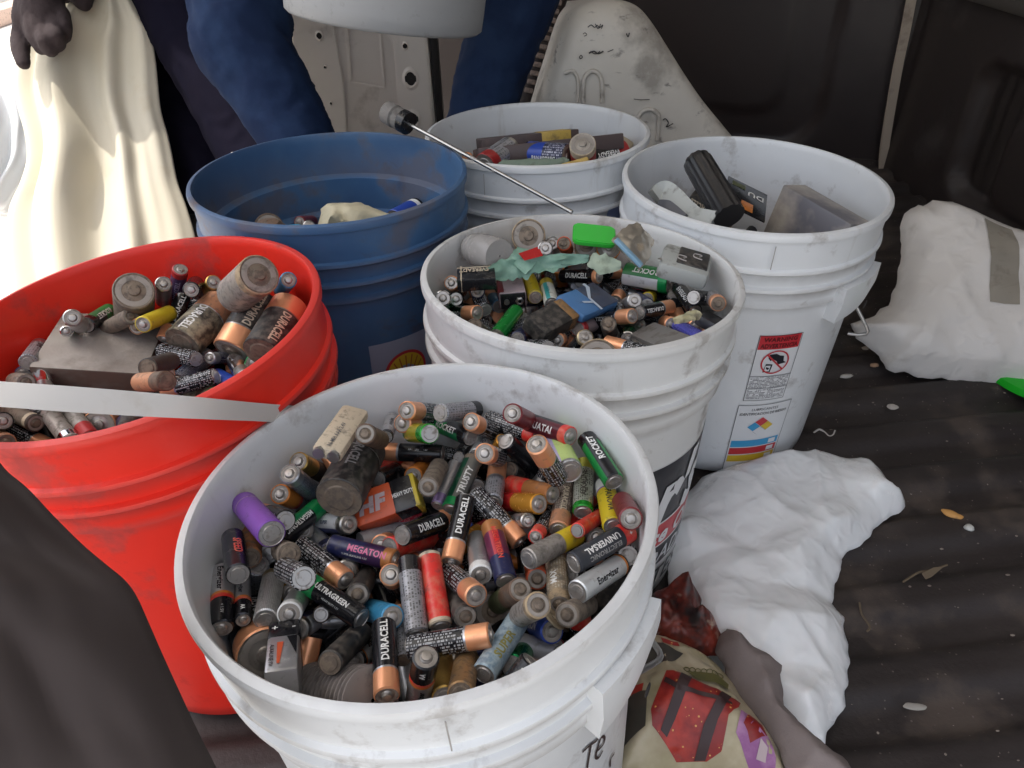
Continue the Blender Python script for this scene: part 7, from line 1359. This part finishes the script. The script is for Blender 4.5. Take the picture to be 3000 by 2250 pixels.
# white plastic strap over the red bucket
tp = [(-120, 1108, 1187), (0, 1117, 1192), (200, 1131, 1207), (400, 1147, 1219), (600, 1165, 1228), (750, 1180, 1234), (880, 1190, 1242)]
dep = [.425, .428, .433, .446, .470, .512, .56]
TA = bez([at(x, ya, t) for (x, ya, yb), t in zip(tp, dep)], 6); TB = bez([at(x, yb, t) for (x, ya, yb), t in zip(tp, dep)], 6); v = []; f = []
for a, b_ in zip(TA, TB): nn = (CAMP-a).normalized(); v += [a, b_, b_-nn*.002, a-nn*.002]
tp = TA
for i in range(len(tp)-1):
    for k in range(4): f.append((i*4+k, i*4+(k+1) % 4, (i+1)*4+(k+1) % 4, (i+1)*4+k))
tag(link('plastic_strap', mesh('plastic_strap', v, f, True, 30), mat('strap_milky', (.66, .63, .59), .38, dirt=.08, dcol=(.42, .36, .28), dscale=12, alpha=.84, objrand=False)), 'milky white plastic strap stretched across the red bucket', 'strap')

# ================================================================== bags on the floor
m_bag = mat('bag_white', (.84, .845, .85), .24, dirt=.06, dcol=(.5, .47, .44), dscale=12, objrand=False, crinkle=(55, .35, .004), sss=.2)
Zv = Vector((0, 0, 1))
o_px = [(1985, 1470), (2060, 1390), (2150, 1358), (2270, 1335), (2370, 1322), (2430, 1328), (2470, 1345), (2510, 1345), (2560, 1365), (2600, 1400), (2625, 1445), (2655, 1460), (2656, 1482), (2590, 1515), (2540, 1570), (2505, 1600), (2468, 1630), (2468, 1665), (2450, 1700), (2445, 1745), (2440, 1762), (2470, 1800), (2485, 1880), (2487, 2000), (2478, 2060), (2440, 2120), (2420, 2170), (2350, 2180), (2230, 2080), (2100, 1950), (2000, 1850), (1960, 1700), (1940, 1560)]
pw = Patch([on_z(x, y, .010) for x, y in o_px], Vector((.3, .6, .006)), Zv, .020, .022, .0045, 11, 2.2, .0034, facet=.0125)
o = link('plastic_bag', pw.build('plastic_bag'), m_bag); tag(o, 'crumpled white plastic bag spread on the floor beside the printed bucket', 'bag')
# gift print bag
m_gift = mat('gift_film', (.46, .39, .27), .36, dirt=.15, dcol=(.30, .23, .15), dscale=10, objrand=False, mottle=.8, mcol=(.29, .25, .13), mscale=12, crinkle=(45, .6, .005))
g_px = [(1790, 2290), (1780, 2050), (1800, 1930), (1830, 1860), (1880, 1845), (1960, 1870), (2050, 1905), (2120, 1950), (2180, 2010), (2240, 2100), (2290, 2170), (2330, 2300)]
pg = Patch([on_z(x, y, .03) for x, y in g_px], Vector((.15, .36, .02)), Zv, .054, .035, .008, 15, 5.2, .0042, facet=.009)
o = link('gift_bag', pg.build('gift_bag'), m_gift); tag(o, 'cream wrapping bag printed with red and purple presents beside the front bucket', 'gift bag')
def gd(name, pts, m, off=.0012): return link(name, pg.decal(name, pg.px(pts), off), m, o)
m_gr = mat('gift_red', (.22, .012, .010), .45, dirt=.1, spots=(240, .22, (.6, .3, .08)), objrand=False, mottle=1, mcol=(.46, .035, .018), mscale=22, crinkle=(45, .6, .005)); m_gd = mat('gift_dark', (.035, .014, .014), .5, objrand=False); m_gg = mat('gift_olive', (.10, .09, .02), .5, objrand=False); m_gp = mat('gift_purple', (.26, .09, .24), .5, objrand=False, mottle=.8, mcol=(.42, .22, .36), mscale=40, crinkle=(45, .6, .005)); m_gb = mat('gift_blackprint', (.05, .045, .035), .5, objrand=False, mottle=.4, mcol=(.09, .06, .04), mscale=30)
gd('printed_present', [(1948, 1990), (2060, 2030), (2170, 2060), (2160, 2085), (2130, 2110), (2120, 2180), (2080, 2195), (1990, 2195), (1910, 2130), (1905, 2090), (1925, 2040)], m_gr)
gd('printed_ribbon', [(1990, 2005), (2022, 2015), (1975, 2120), (1955, 2155), (1935, 2140), (1960, 2080)], m_gd, .0022); gd('printed_ribbon', [(2110, 2045), (2140, 2052), (2100, 2120), (2075, 2195), (2042, 2195), (2060, 2130)], m_gd, .0024); gd('printed_ribbon', [(1945, 2010), (1985, 2045), (2060, 2060), (2140, 2075), (2140, 2084), (2055, 2070), (1980, 2056), (1940, 2022)], m_gd, .0026)
gd('printed_bow', [(2010, 2000), (2050, 1985), (2105, 1990), (2135, 2005), (2130, 2030), (2090, 2020), (2040, 2022)], m_gg, .0028)
for k in range(7): c_ = [(1995+k*18, 1990-(k % 3)*4, 0)]; q = [(2008+k*17+9*math.cos(a), 1983+9*math.sin(a)) for a in (x*.6 for x in range(11))]; P_ = [pg.pt(*pp, .002) for pp in pg.px(q)]; link('ribbon_curl', tube('ribbon_curl', P_, .0005, 4), m_gg, o)
gd('printed_present', [(2168, 2090), (2230, 2115), (2262, 2150), (2285, 2190), (2300, 2260), (2262, 2260), (2190, 2190), (2155, 2150)], m_gp); gd('printed_ribbon', [(2190, 2100), (2235, 2120), (2250, 2150), (2200, 2170), (2175, 2130)], m_gr, .002); gd('pale_highlight', [(2230, 2160), (2255, 2175), (2255, 2200), (2225, 2195)], mat('gift_pale', (.45, .35, .36), .5), .0024)
gd('printed_present', [(1885, 2225), (1900, 2210), (1925, 2216), (1912, 2250), (1880, 2255)], m_gr); gd('printed_present', [(1985, 2245), (2010, 2225), (2080, 2215), (2145, 2225), (2150, 2262), (1985, 2270)], m_gr)
gd('printed_black', [(1838, 2020), (1895, 2030), (1890, 2130), (1830, 2150), (1812, 2100)], m_gb); gd('printed_black', [(1880, 1880), (1960, 1900), (2000, 1925), (1965, 1960), (1900, 1950), (1870, 1920)], m_gb)
gd('printed_red', [(1935, 1872), (1985, 1888), (1990, 1900), (1940, 1892)], m_gr); gd('printed_red', [(1855, 2000), (1885, 2004), (1880, 2030), (1850, 2025)], m_gr)
# crumpled top of it, dark red and cream
pk = Patch([on_z(x, y, .045) for x, y in [(1905, 1720), (1950, 1695), (2000, 1685), (2040, 1700), (2065, 1740), (2060, 1780), (2100, 1810), (2130, 1850), (2110, 1890), (2050, 1900), (1960, 1880), (1900, 1850), (1890, 1780)]], Vector((.12, .45, .03)), Zv, .03, .018, .020, 30, 8.3, .0032, facet=.014)
o = link('gift_wrap', pk.build('gift_wrap'), mat('wrap_red', (.19, .026, .014), .45, dirt=0, objrand=False, mottle=1, mcol=(.020, .013, .012), mscale=34, streak=(22, 1., (.46, .36, .27), (1, 1, 1)), crinkle=(60, .7, .006))); tag(o, 'crumpled dark red and cream wrapping film between the buckets and white bag', 'wrapping film')
# lilac grey cloth fold
pf = Patch([on_z(x, y, .05) for x, y in [(2110, 1840), (2135, 1822), (2180, 1840), (2215, 1880), (2260, 1900), (2295, 1930), (2300, 2000), (2305, 2050), (2350, 2100), (2410, 2150), (2470, 2200), (2540, 2290), (2340, 2290), (2290, 2180), (2230, 2090), (2170, 2010), (2130, 1950), (2105, 1890)]], Vector((.22, .38, .04)), Zv, .012, .010, .005, 18, 4.7, .0042, facet=.009)
o = link('cloth_fold', pf.build('cloth_fold'), mat('cloth_lilac', (.20, .160, .150), .85, dirt=.2, dcol=(.26, .18, .13), dscale=14, objrand=False, bump=.3, bscale=400, mottle=.4, mcol=(.26, .22, .21), mscale=16)); tag(o, 'lilac grey folded cloth running between the gift bag and the white bag', 'cloth')
# sack with tape
sn = Vector((-.12, -.62, .78)).normalized(); s0 = Vector((.70, .93, .06))
s_px = [(2493, 949), (2542, 931), (2601, 895), (2624, 840), (2642, 750), (2638, 690), (2640, 650), (2650, 625), (2690, 600), (2705, 604), (2732, 586), (2790, 592), (2881, 633), (2972, 670), (3120, 700), (3140, 1160), (3000, 1137), (2927, 1125), (2760, 1110), (2624, 1089), (2592, 1080), (2579, 1039), (2540, 1012), (2506, 990)]
ps = Patch([on_plane(x, y, s0, sn) for x, y in s_px], s0, sn, .045, .035, .0035, 12, 9.4, .005, dirn=(.97, .25), facet=.0075)
o = link('woven_sack', ps.build('woven_sack'), mat('sack_white', (.70, .665, .63), .45, dirt=.08, dcol=(.42, .38, .33), dscale=14, objrand=False, crinkle=(50, .4, .004))); tag(o, 'full white plastic sack with a grey tape band lying by the side panel', 'sack')
link('tape_band', ps.decal('tape_band', ps.px([(2884, 640), (2966, 672), (2972, 760), (2969, 905), (2925, 902), (2885, 895), (2882, 760)]), .002), mat('tape_grey', (.30, .27, .225), .35, dirt=.3, dcol=(.20, .17, .14), dscale=30, objrand=False, streak=(60, .5, (.18, .15, .12), (1, 6, 1))), o)
gl = link('round_lid', lathe('round_lid', [(.001, .012), (.098, .012), (.104, .010), (.106, .004), (.106, 0), (.001, 0)][::-1], 64), mat('lid_bright_green', (.012, .42, .02), .35)); gl.location = (.815, .880, .004); tag(gl, 'bright green round lid peeping out under the white sack', 'lid')
# small white box behind the blue bucket
o = link('white_box', box_me('white_box', .09, .07, .10, .002), mat('box_white', (.58, .54, .50), .6, dirt=.15, objrand=False)); o.location = at(762, 470, 1.24); o.rotation_euler = (0, rad(8), rad(32)); o.location.z = .20; tag(o, 'small off white box edge behind the far left rim of the blue bucket', 'box')
st_ = link('box_crate', box_me('box_crate', .12, .12, .150, .004), mat('crate_dark', (.03, .025, .024), .7, dirt=.4, objrand=False)); st_.location = (o.location.x, o.location.y, .074); tag(st_, 'dark crate under the small white box behind the blue bucket', 'crate')
# debris
def peb(name, px, py, sx, sy, col, label, ang=0, sz=.003, cat=None):
    me = bpy.data.meshes.new(name); bm = bmesh.new(); bmesh.ops.create_icosphere(bm, subdivisions=3, radius=1)
    for q in bm.verts: k = 1+.25*noise.noise(q.co*1.3+Vector((px, py, 0))); q.co = Vector((q.co.x*sx*k, q.co.y*sy*k, q.co.z*sz*k))
    me = from_bm(bm, name); o = link(name, me, mat('deb_'+name+str(px), col, .7, dirt=.2)); o.location = on_z(px, py, .002+sz*.6); o.rotation_euler = (0, 0, rad(ang)); tag(o, label, cat or name); return o
peb('peanut', 2790, 1507, .0115, .0055, (.58, .30, .09), 'orange brown peanut on the black ribbed mat', -35); peb('pebble', 2840, 1546, .0055, .005, (.55, .55, .52), 'small white pebble beside the peanut on the mat'); peb('pebble', 2615, 1192, .0075, .0060, (.50, .46, .42), 'larger pale flake on the mat below the white sack', 0, .002); peb('crumb', 2480, 1102, .011, .004, (.5, .47, .43), 'white foam crumb on the mat just right of the right bucket', 10, .003); peb('crumb', 2562, 1070, .007, .004, (.40, .24, .15), 'small orange brown crumb beside the corner of the sack'); peb('crumb', 2680, 2070, .010, .0035, (.30, .28, .25), 'pale smear of dried paste on the mat at lower right', -8, .0015); peb('crumb', 2535, 1020, .006, .0035, (.42, .34, .26), 'tan crumb under the left corner of the sack')
o = link('thread', tube('thread', bez([on_z(x, y, .003) for x, y in ((2384, 1268), (2400, 1258), (2415, 1266), (2428, 1278), (2440, 1275), (2446, 1262))], 5), .0014, 6), mat('thread_white', (.55, .53, .5), .7)); tag(o, 'short curled white thread on the mat by the right bucket', 'thread')
m_tw = mat('twig_brown', (.13, .095, .06), .8)
o = link('twig', tube('twig', bez([on_z(x, y, .004) for x, y in ((2645, 1705), (2690, 1678), (2730, 1670), (2775, 1655))], 5), .0012, 5), m_tw); tag(o, 'dry twig with a leaf lying across the mat', 'twig'); link('leaf', mesh('leaf', [on_z(2700, 1680, .006), on_z(2735, 1662, .009), on_z(2765, 1660, .006), on_z(2730, 1690, .004), on_z(2712, 1698, .004)], [(0, 1, 2, 3, 4)]), m_tw, o)
o = link('twig', tube('twig', bez([on_z(x, y, .004) for x, y in ((2518, 1765), (2525, 1800), (2548, 1835), (2540, 1850))], 5), .0011, 5), m_tw); tag(o, 'short bent straw on the mat right of the white bag', 'twig')
bm = bmesh.new(); Rg = random.Random(3)
for i in range(520):
    x = Rg.uniform(.28, .93); y = Rg.uniform(-.05, 1.15); s_ = Rg.choice([.0004, .0005, .0007, .0009, .0014]); r = bmesh.ops.create_icosphere(bm, subdivisions=1, radius=s_, matrix=Matrix.Translation((x, y, .0015)) @ Matrix.Diagonal((Rg.uniform(.6, 2.2), 1, .5, 1)))
tag(link('grit', from_bm(bm, 'grit'), mat('grit', (.24, .20, .17), .8)), 'pale grit and crumbs scattered over the black mat', 'grit', None, 'stuff')

# ================================================================== dark coat at the lower left
E_ = [(-60, 1300), (0, 1385), (70, 1445), (150, 1530), (230, 1610), (300, 1670), (350, 1712), (385, 1760), (425, 1850), (455, 1920), (500, 2020), (560, 2150), (610, 2250), (660, 2360)]
E2 = bez([Vector((a, b_, 0)) for a, b_ in E_], 5); v = []; f = []; NU = 34
for i, e in enumerate(E2):
    s_ = i/(len(E2)-1); t0 = .385-.065*s_
    for k in range(-3, NU+1):
        u_ = k/NU; 
        if k < 0: t = t0+.012*(-k); px_ = e.x-6*(-k)
        else: t = t0-.050*math.sin(min(1, u_*1.5)*math.pi/2); px_ = e.x-u_*(e.x+560)
        fold = .016*noise.noise(Vector((u_*3.2+s_*1.4, s_*2.2, 3)))+.003*noise.noise(Vector((u_*9+s_*3, s_*4, 8))); t += fold*min(1, max(0, u_)*8)
        v.append(at(px_, e.y+(-u_*60 if k > 0 else 0), t))
W2 = NU+4
for i in range(len(E2)-1):
    for k in range(W2-1): f.append((i*W2+k, (i+1)*W2+k, (i+1)*W2+k+1, i*W2+k+1))
o = link('coat', mesh('coat', v, f, True, 80), mat('coat_cloth', (.056, .045, .043), .9, dirt=.3, dcol=(.066, .053, .049), dscale=9, objrand=False, crinkle=(7, .25, .012), spec=.2)); tag(o, 'dark grey cloth coat hanging into view at the lower left corner', 'coat')
md = o.modifiers.new('thick', 'SOLIDIFY'); md.thickness = .003; md.offset = -1

# ================================================================== people
def limb_bm(chains, seg=14):
    bm = bmesh.new()
    for ch in chains:
        P_ = [(Vector(p), r) for p, r in ch]
        for i in range(len(P_)-1):
            (a, ra), (b_, rb) = P_[i], P_[i+1]; d = b_-a; L = max(d.length, 1e-5); q = d.to_track_quat('Z', 'Y').to_matrix().to_4x4()
            bmesh.ops.create_cone(bm, cap_ends=True, segments=seg, radius1=ra, radius2=rb, depth=L, matrix=Matrix.Translation((a+b_)/2) @ q)
        for p, r in P_: bmesh.ops.create_uvsphere(bm, u_segments=seg, v_segments=8, radius=r, matrix=Matrix.Translation(p))
    return bm
def organic(name, chains, vox, m, parent, wr=0., wsc=30, smooth=6, seed=0):
    me = bpy.data.meshes.new(name+'_raw'); bm = limb_bm(chains); bm.to_mesh(me); bm.free()
    t = bpy.data.objects.new('tmp', me); COL.objects.link(t); md = t.modifiers.new('r', 'REMESH'); md.mode = 'VOXEL'; md.voxel_size = vox
    sm_ = t.modifiers.new('s', 'SMOOTH'); sm_.iterations = smooth; sm_.factor = .5
    dg = bpy.context.evaluated_depsgraph_get(); me2 = bpy.data.meshes.new_from_object(t.evaluated_get(dg)); bpy.data.objects.remove(t)
    me2.name = name
    if wr:
        nn = [v_.normal.copy() for v_ in me2.vertices]
        for v_, n_ in zip(me2.vertices, nn):
            p = Vector((v_.co.x*wsc, v_.co.y*wsc, v_.co.z*wsc*1.6+seed)); k = 1-2.2*abs(noise.noise(p+Vector((0, 0, noise.noise(p*.5)*1.5)))); v_.co += n_*wr*k
    for p in me2.polygons: p.use_smooth = True
    return link(name, me2, m, parent)
m_jean = mat('denim', (.010, .020, .054), .85, dirt=.12, dcol=(.008, .012, .03), dscale=6, objrand=False, spec=.12, crinkle=(14, .4, .008), mottle=.45, mcol=(.026, .052, .115), mscale=12)
m_navy = mat('navy_cloth', (.006, .0055, .012), .9, dirt=.1, dcol=(.012, .010, .016), dscale=6, objrand=False, crinkle=(9, .3, .012), mottle=.4, mcol=(.010, .008, .014), mscale=6, spec=.04)
m_skin = mat('skin', (.35, .20, .14), .5, objrand=False); m_hair = mat('hair', (.02, .015, .012), .6, objrand=False); m_shoe = mat('shoe', (.03, .028, .027), .5, objrand=False); m_glove = mat('glove_knit', (.034, .022, .023), .9, dirt=.2, dcol=(.05, .034, .035), dscale=60, objrand=False, bump=.6, bscale=700)
def head(name, c, par, face):
    c = Vector(c); fdir = Vector(face).normalized(); sd = fdir.cross(Vector((0, 0, 1))).normalized(); up = sd.cross(fdir)
    h = organic(name, [[(c, .085), (c+up*.04, .088), (c+up*.06-fdir*.015, .085)], [(c-up*.06+fdir*.035, .045), (c-up*.03+fdir*.02, .07)], [(c+fdir*.085-up*.005, .012), (c+fdir*.10-up*.025, .013)], [(c+sd*.085-up*.01, .018), (c+sd*.088+up*.01, .016)], [(c-sd*.085-up*.01, .018), (c-sd*.088+up*.01, .016)], [(c-up*.08, .05), (c-up*.16-fdir*.02, .055)]], .007, m_skin, par)
    organic('hair', [[(c+up*.05-fdir*.02, .092), (c+up*.0-fdir*.03, .088)]], .008, m_hair, h, .003, 40)
    for s_ in (1, -1): bm = bmesh.new(); bmesh.ops.create_uvsphere(bm, u_segments=12, v_segments=8, radius=.012, matrix=Matrix.Translation(c+fdir*.077+sd*.032*s_+up*.015)); link('eye', from_bm(bm, 'eye'), m_shoe, h)
    link('mouth', tube('mouth', [c+fdir*.083+sd*x-up*.055 for x in (-.022, 0, .022)], .005, 8), mat('lips', (.28, .10, .08), .5), h)
    return h
# person in blue jeans, knees bent, holding a pale bucket
p2 = bpy.data.objects.new('person', None); COL.objects.link(p2); p2.location = (0, 0, 0); tag(p2, 'person in blue jeans bending over the back buckets holding a pale bucket', 'person')
kL, kR = at(640, 60, 1.16), at(1500, -10, 1.24)
hipL, hipR = Vector((-.36, 1.58, .80)), Vector((-.12, 1.60, .80))
kneeL = at(690, -20, 1.10); kneeL2 = at(700, 120, 1.08); shinL = at(870, 400, 1.10); ankL = Vector((shinL.x+.045, shinL.y+.03, .09))
kneeR = at(1520, -40, 1.16); kneeR2 = at(1470, 120, 1.17); shinR = at(1410, 330, 1.19); ankR = Vector((shinR.x-.06, shinR.y+.02, .09))
trL = [(hipL, .10), (kneeL, .074), (at(712, 60, 1.08), .0720), (kneeL2, .0700), (at(790, 260, 1.09), .0620), (shinL, .0555), (at(905, 480, 1.12), .054), (ankL, .05)]
trR = [(hipR, .10), (kneeR, .070), (kneeR2, .059), (at(1432, 240, 1.18), .055), (shinR, .054), (ankR, .052)]
body2 = organic('body', [[(hipL, .09), (Vector((-.24, 1.55, .90)), .13), (Vector((-.22, 1.35, 1.20)), .14), (Vector((-.20, 1.22, 1.36)), .12), (Vector((-.20, 1.14, 1.46)), .055)], [(hipR, .09), (Vector((-.24, 1.55, .90)), .13)]]+[[(p, r*.86) for p, r in trL], [(p, r*.86) for p, r in trR], [(Vector((-.38, 1.26, 1.34)), .055), (Vector((-.42, 1.20, 1.05)), .042), (Vector((-.31, 1.08, .78)), .030), (Vector((-.29, 1.06, .71)), .032)], [(Vector((-.02, 1.26, 1.34)), .055), (Vector((.06, 1.20, 1.05)), .042), (Vector((-.01, 1.08, .78)), .030), (Vector((-.03, 1.06, .71)), .032)]]+
    [[(Vector((-.30+dx, 1.05+dy, .72)), .011), (Vector((-.295+dx, 1.04+dy, .67)), .010), (Vector((-.285+dx, 1.035+dy, .645)), .009)] for dx, dy in ((-.01, -.03), (0, -.008), (0, .014), (-.008, .034))]+[[(Vector((-.02+dx, 1.05+dy, .72)), .011), (Vector((-.02+dx, 1.04+dy, .67)), .010), (Vector((-.03+dx, 1.035+dy, .645)), .009)] for dx, dy in ((.01, -.03), (0, -.008), (0, .014), (.008, .034))], .010, m_skin, p2)
organic('jeans', [trL, trR, [(hipL, .105), (Vector((-.24, 1.57, .86)), .135), (hipR, .105)]], .0075, m_jean, p2, .0034, 24, 4)
organic('jacket', [[(Vector((-.24, 1.55, .95)), .145), (Vector((-.22, 1.35, 1.20)), .155), (Vector((-.20, 1.22, 1.36)), .13)], [(Vector((-.38, 1.26, 1.34)), .068), (Vector((-.42, 1.20, 1.05)), .055), (Vector((-.33, 1.09, .83)), .045)], [(Vector((-.02, 1.26, 1.34)), .068), (Vector((.06, 1.20, 1.05)), .055), (Vector((.01, 1.09, .83)), .045)], [(Vector((-.38, 1.26, 1.34)), .075), (Vector((-.02, 1.26, 1.34)), .075)]], .011, m_navy, p2, .006, 16)
head('head', (-.20, 1.06, 1.55), p2, (0, -.8, -.6))
for a, dr in ((ankL, Vector((.02, -.10, 0))), (ankR, Vector((-.02, -.10, 0)))): organic('shoe', [[(Vector((a.x, a.y+.04, .042)), .040), (Vector((a.x, a.y, .05)), .045), (Vector((a.x, a.y, .09)), .050)], [(Vector((a.x, a.y, .042)), .042), (Vector((a.x, a.y, .040))+dr, .038), (Vector((a.x, a.y, .036))+dr*1.7, .034)]], .008, m_shoe, p2)
# pale bucket in the hands
hb = bucket('bucket', (-.165, 1.07, .36), (0, 0), .150, mat('bucket_pale_grey', (.27, .28, .29), .5, dirt=.1, dcol=(.2, .2, .2), bump=.04), 'pale grey bucket held up in the air by the person in jeans')
hb.location = at(1128, 62, .98); hb.rotation_euler = (rad(-4), rad(9), 0)
# person in dark clothes with the cream bag
p1 = bpy.data.objects.new('person', None); COL.objects.link(p1); tag(p1, 'person in dark navy clothes and brown gloves holding up a cream cloth bag', 'person')
hipA, hipB = Vector((-.66, 1.66, .86)), Vector((-.86, 1.72, .86))
lA = [(hipA, .11), (at(520, -60, 1.45), .10), (at(585, 90, 1.42), .093), (at(660, 240, 1.40), .083), (at(735, 400, 1.38), .076), (at(790, 520, 1.36), .07), (Vector((-.44, 1.36, .06)), .06)]
lB = [(hipB, .11), (at(430, 60, 1.58), .105), (at(500, 260, 1.56), .096), (at(545, 420, 1.54), .090), (at(590, 560, 1.53), .082), (Vector((-.64, 1.54, .07)), .075)]
hand = at(120, 70, 1.30); elb = Vector((-.98, 1.52, .80)); shA = Vector((-.92, 1.62, 1.30)); shB = Vector((-.58, 1.60, 1.30)); hnd2 = at(250, -60, 1.36)
organic('body', [[(hipA, .09), (Vector((-.75, 1.66, .98)), .125), (Vector((-.75, 1.62, 1.25)), .135), (Vector((-.75, 1.60, 1.42)), .06)], [(hipB, .09), (Vector((-.75, 1.66, .98)), .125)], [(p, r*.85) for p, r in lA], [(p, r*.85) for p, r in lB], [(shA, .055), (elb, .042), (hand+Vector((0, .02, .09)), .032)], [(shB, .055), (Vector((-.50, 1.50, 1.02)), .042), (hnd2+Vector((0, .02, .06)), .032)], [(shA, .07), (shB, .07)]], .011, m_skin, p1)
organic('trousers', [lA, lB, [(hipA, .115), (hipB, .115)]], .009, m_navy, p1, .004, 18, 4)
organic('jacket', [[(Vector((-.75, 1.66, .98)), .15), (Vector((-.75, 1.62, 1.25)), .155)], [(shA, .072), (elb, .06), (hand+Vector((.01, .03, .13)), .05)], [(shB, .072), (Vector((-.50, 1.50, 1.02)), .058), (hnd2+Vector((0, .01, .05)), .045)], [(shA, .08), (shB, .08)]], .011, m_navy, p1, .006, 16)
head('head', (-.75, 1.52, 1.60), p1, (-.3, -.8, -.5))
for a in (Vector((-.44, 1.36, .06)), Vector((-.64, 1.54, .07))): organic('shoe', [[(a+Vector((0, .04, -.015)), .045), (a+Vector((0, 0, 0)), .055)], [(a+Vector((0, 0, -.018)), .045), (a+Vector((.0, -.10, -.02)), .038), (a+Vector((0, -.15, -.024)), .034)]], .009, m_shoe, p1)
Tg = 1.30
def g(x, y, r, dt=0.): return (at(x, y, Tg+dt), r*Tg/FL)
organic('glove', [[g(115, -110, 46), g(118, -60, 50), g(122, 0, 60), g(128, 50, 62), g(130, 90, 55)], [g(92, 0, 42, .01), g(80, 60, 40)],
    [g(95, 60, 26), g(104, 108, 24, -.012), g(122, 138, 22, -.006), g(128, 120, 20, .012)], [g(128, 70, 27, -.01), g(134, 118, 25, -.022), g(146, 144, 22, -.012), g(146, 124, 20, .012)], [g(156, 60, 27, -.008), g(164, 105, 24, -.02), g(168, 128, 22, -.008), g(166, 106, 20, .012)], [g(178, 40, 25, 0), g(188, 78, 22, -.01), g(188, 104, 20, 0), g(182, 88, 18, .014)],
    [g(72, 70, 28), g(60, 120, 26), g(60, 150, 24, -.004), g(68, 184, 19, -.008)]], .0032, m_glove, p1, .0008, 120, 5)
organic('glove', [[g(205, -60, 36, .05), g(225, -25, 34, .05), g(242, 2, 28, .045), g(248, 18, 16, .045)], [g(205, -30, 26, .05), g(190, -5, 15, .05)], [g(262, -40, 24, .05), g(262, -10, 16, .05)]], .0035, m_glove, p1, .0008, 120, 5)
# cloth bag
def hang(name, rows, t0, dep, folds, amp, m, label, cat, seed=0, sub=5, NA=150, open_top=False):
    R_ = bez([Vector(r) for r in rows], sub); v = []; f = []; n_ = len(R_)
    for i, r in enumerate(R_):
        y, xl, xr = r; s_ = i/(n_-1); cxp = (xl+xr)/2; hw = (xr-xl)/2*t0/FL; c = at(cxp, y, t0)
        for k in range(NA):
            a = 2*math.pi*k/NA; fo = 0
            for (fq, ph, w_) in folds: fo += w_*math.sin(a*fq+ph+s_*1.1*math.sin(ph*3)+noise.noise(Vector((fq, s_*2, seed)))*1.2)
            fo = fo*amp*(.25+.75*min(1, s_*1.6)); edge = abs(math.cos(a))
            v.append(c+CX*(hw*math.cos(a)*(1+fo*.25))+CF*(-dep*(.4+.6*s_)*math.sin(a)*(1)+fo*dep*1.3*(1-edge**4)*(-1 if math.sin(a) > 0 else 1))+CU*(.003*fo))
    for i in range(n_-1):
        for k in range(NA): f.append((i*NA+k, i*NA+(k+1) % NA, (i+1)*NA+(k+1) % NA, (i+1)*NA+k))
    f.append(tuple(range(NA))[::-1]); f.append(tuple(range((n_-1)*NA, n_*NA)))
    return tag(link(name, mesh(name, v, [t[::-1] for t in f], True, 80), m), label, cat)
m_cream = mat('cotton_cream', (.60, .55, .43), .9, dirt=.05, dcol=(.50, .42, .28), dscale=10, objrand=False, crinkle=(4, .3, .02), mottle=.3, mcol=(.60, .57, .49), mscale=6)
cb_ = hang('cloth_bag', [(-60, 235, 372), (-10, 205, 382), (40, 180, 405), (90, 120, 432), (140, 75, 440), (200, 58, 446), (260, 52, 449), (330, 64, 456), (400, 82, 474), (470, 88, 487), (540, 70, 500), (610, 40, 522), (700, 30, 545), (800, 40, 560), (900, 60, 560)], 1.40, .07, [(4, .3, .34), (7, 1.2, .26), (11, 2.2, .10), (19, .5, .05)], .75, m_cream, 'long cream cotton bag hanging in pleats from the gloved hand', 'cloth bag', 2)
cb_['kind'] = 'thing'
m_tr = mat('film_clear_white', (.74, .76, .78), .35, sss=.2, alpha=.85, objrand=False)
hang('plastic_bag', [(230, -160, 10), (290, -160, 50), (350, -170, 74), (420, -170, 76), (480, -160, 70), (540, -160, 40), (610, -150, 0)], 1.62, .07, [(4, .3, .4), (7, 1.7, .3), (13, 2, .2)], .9, m_tr, 'translucent white plastic bag hanging behind the cream bag at far left', 'bag', 7)
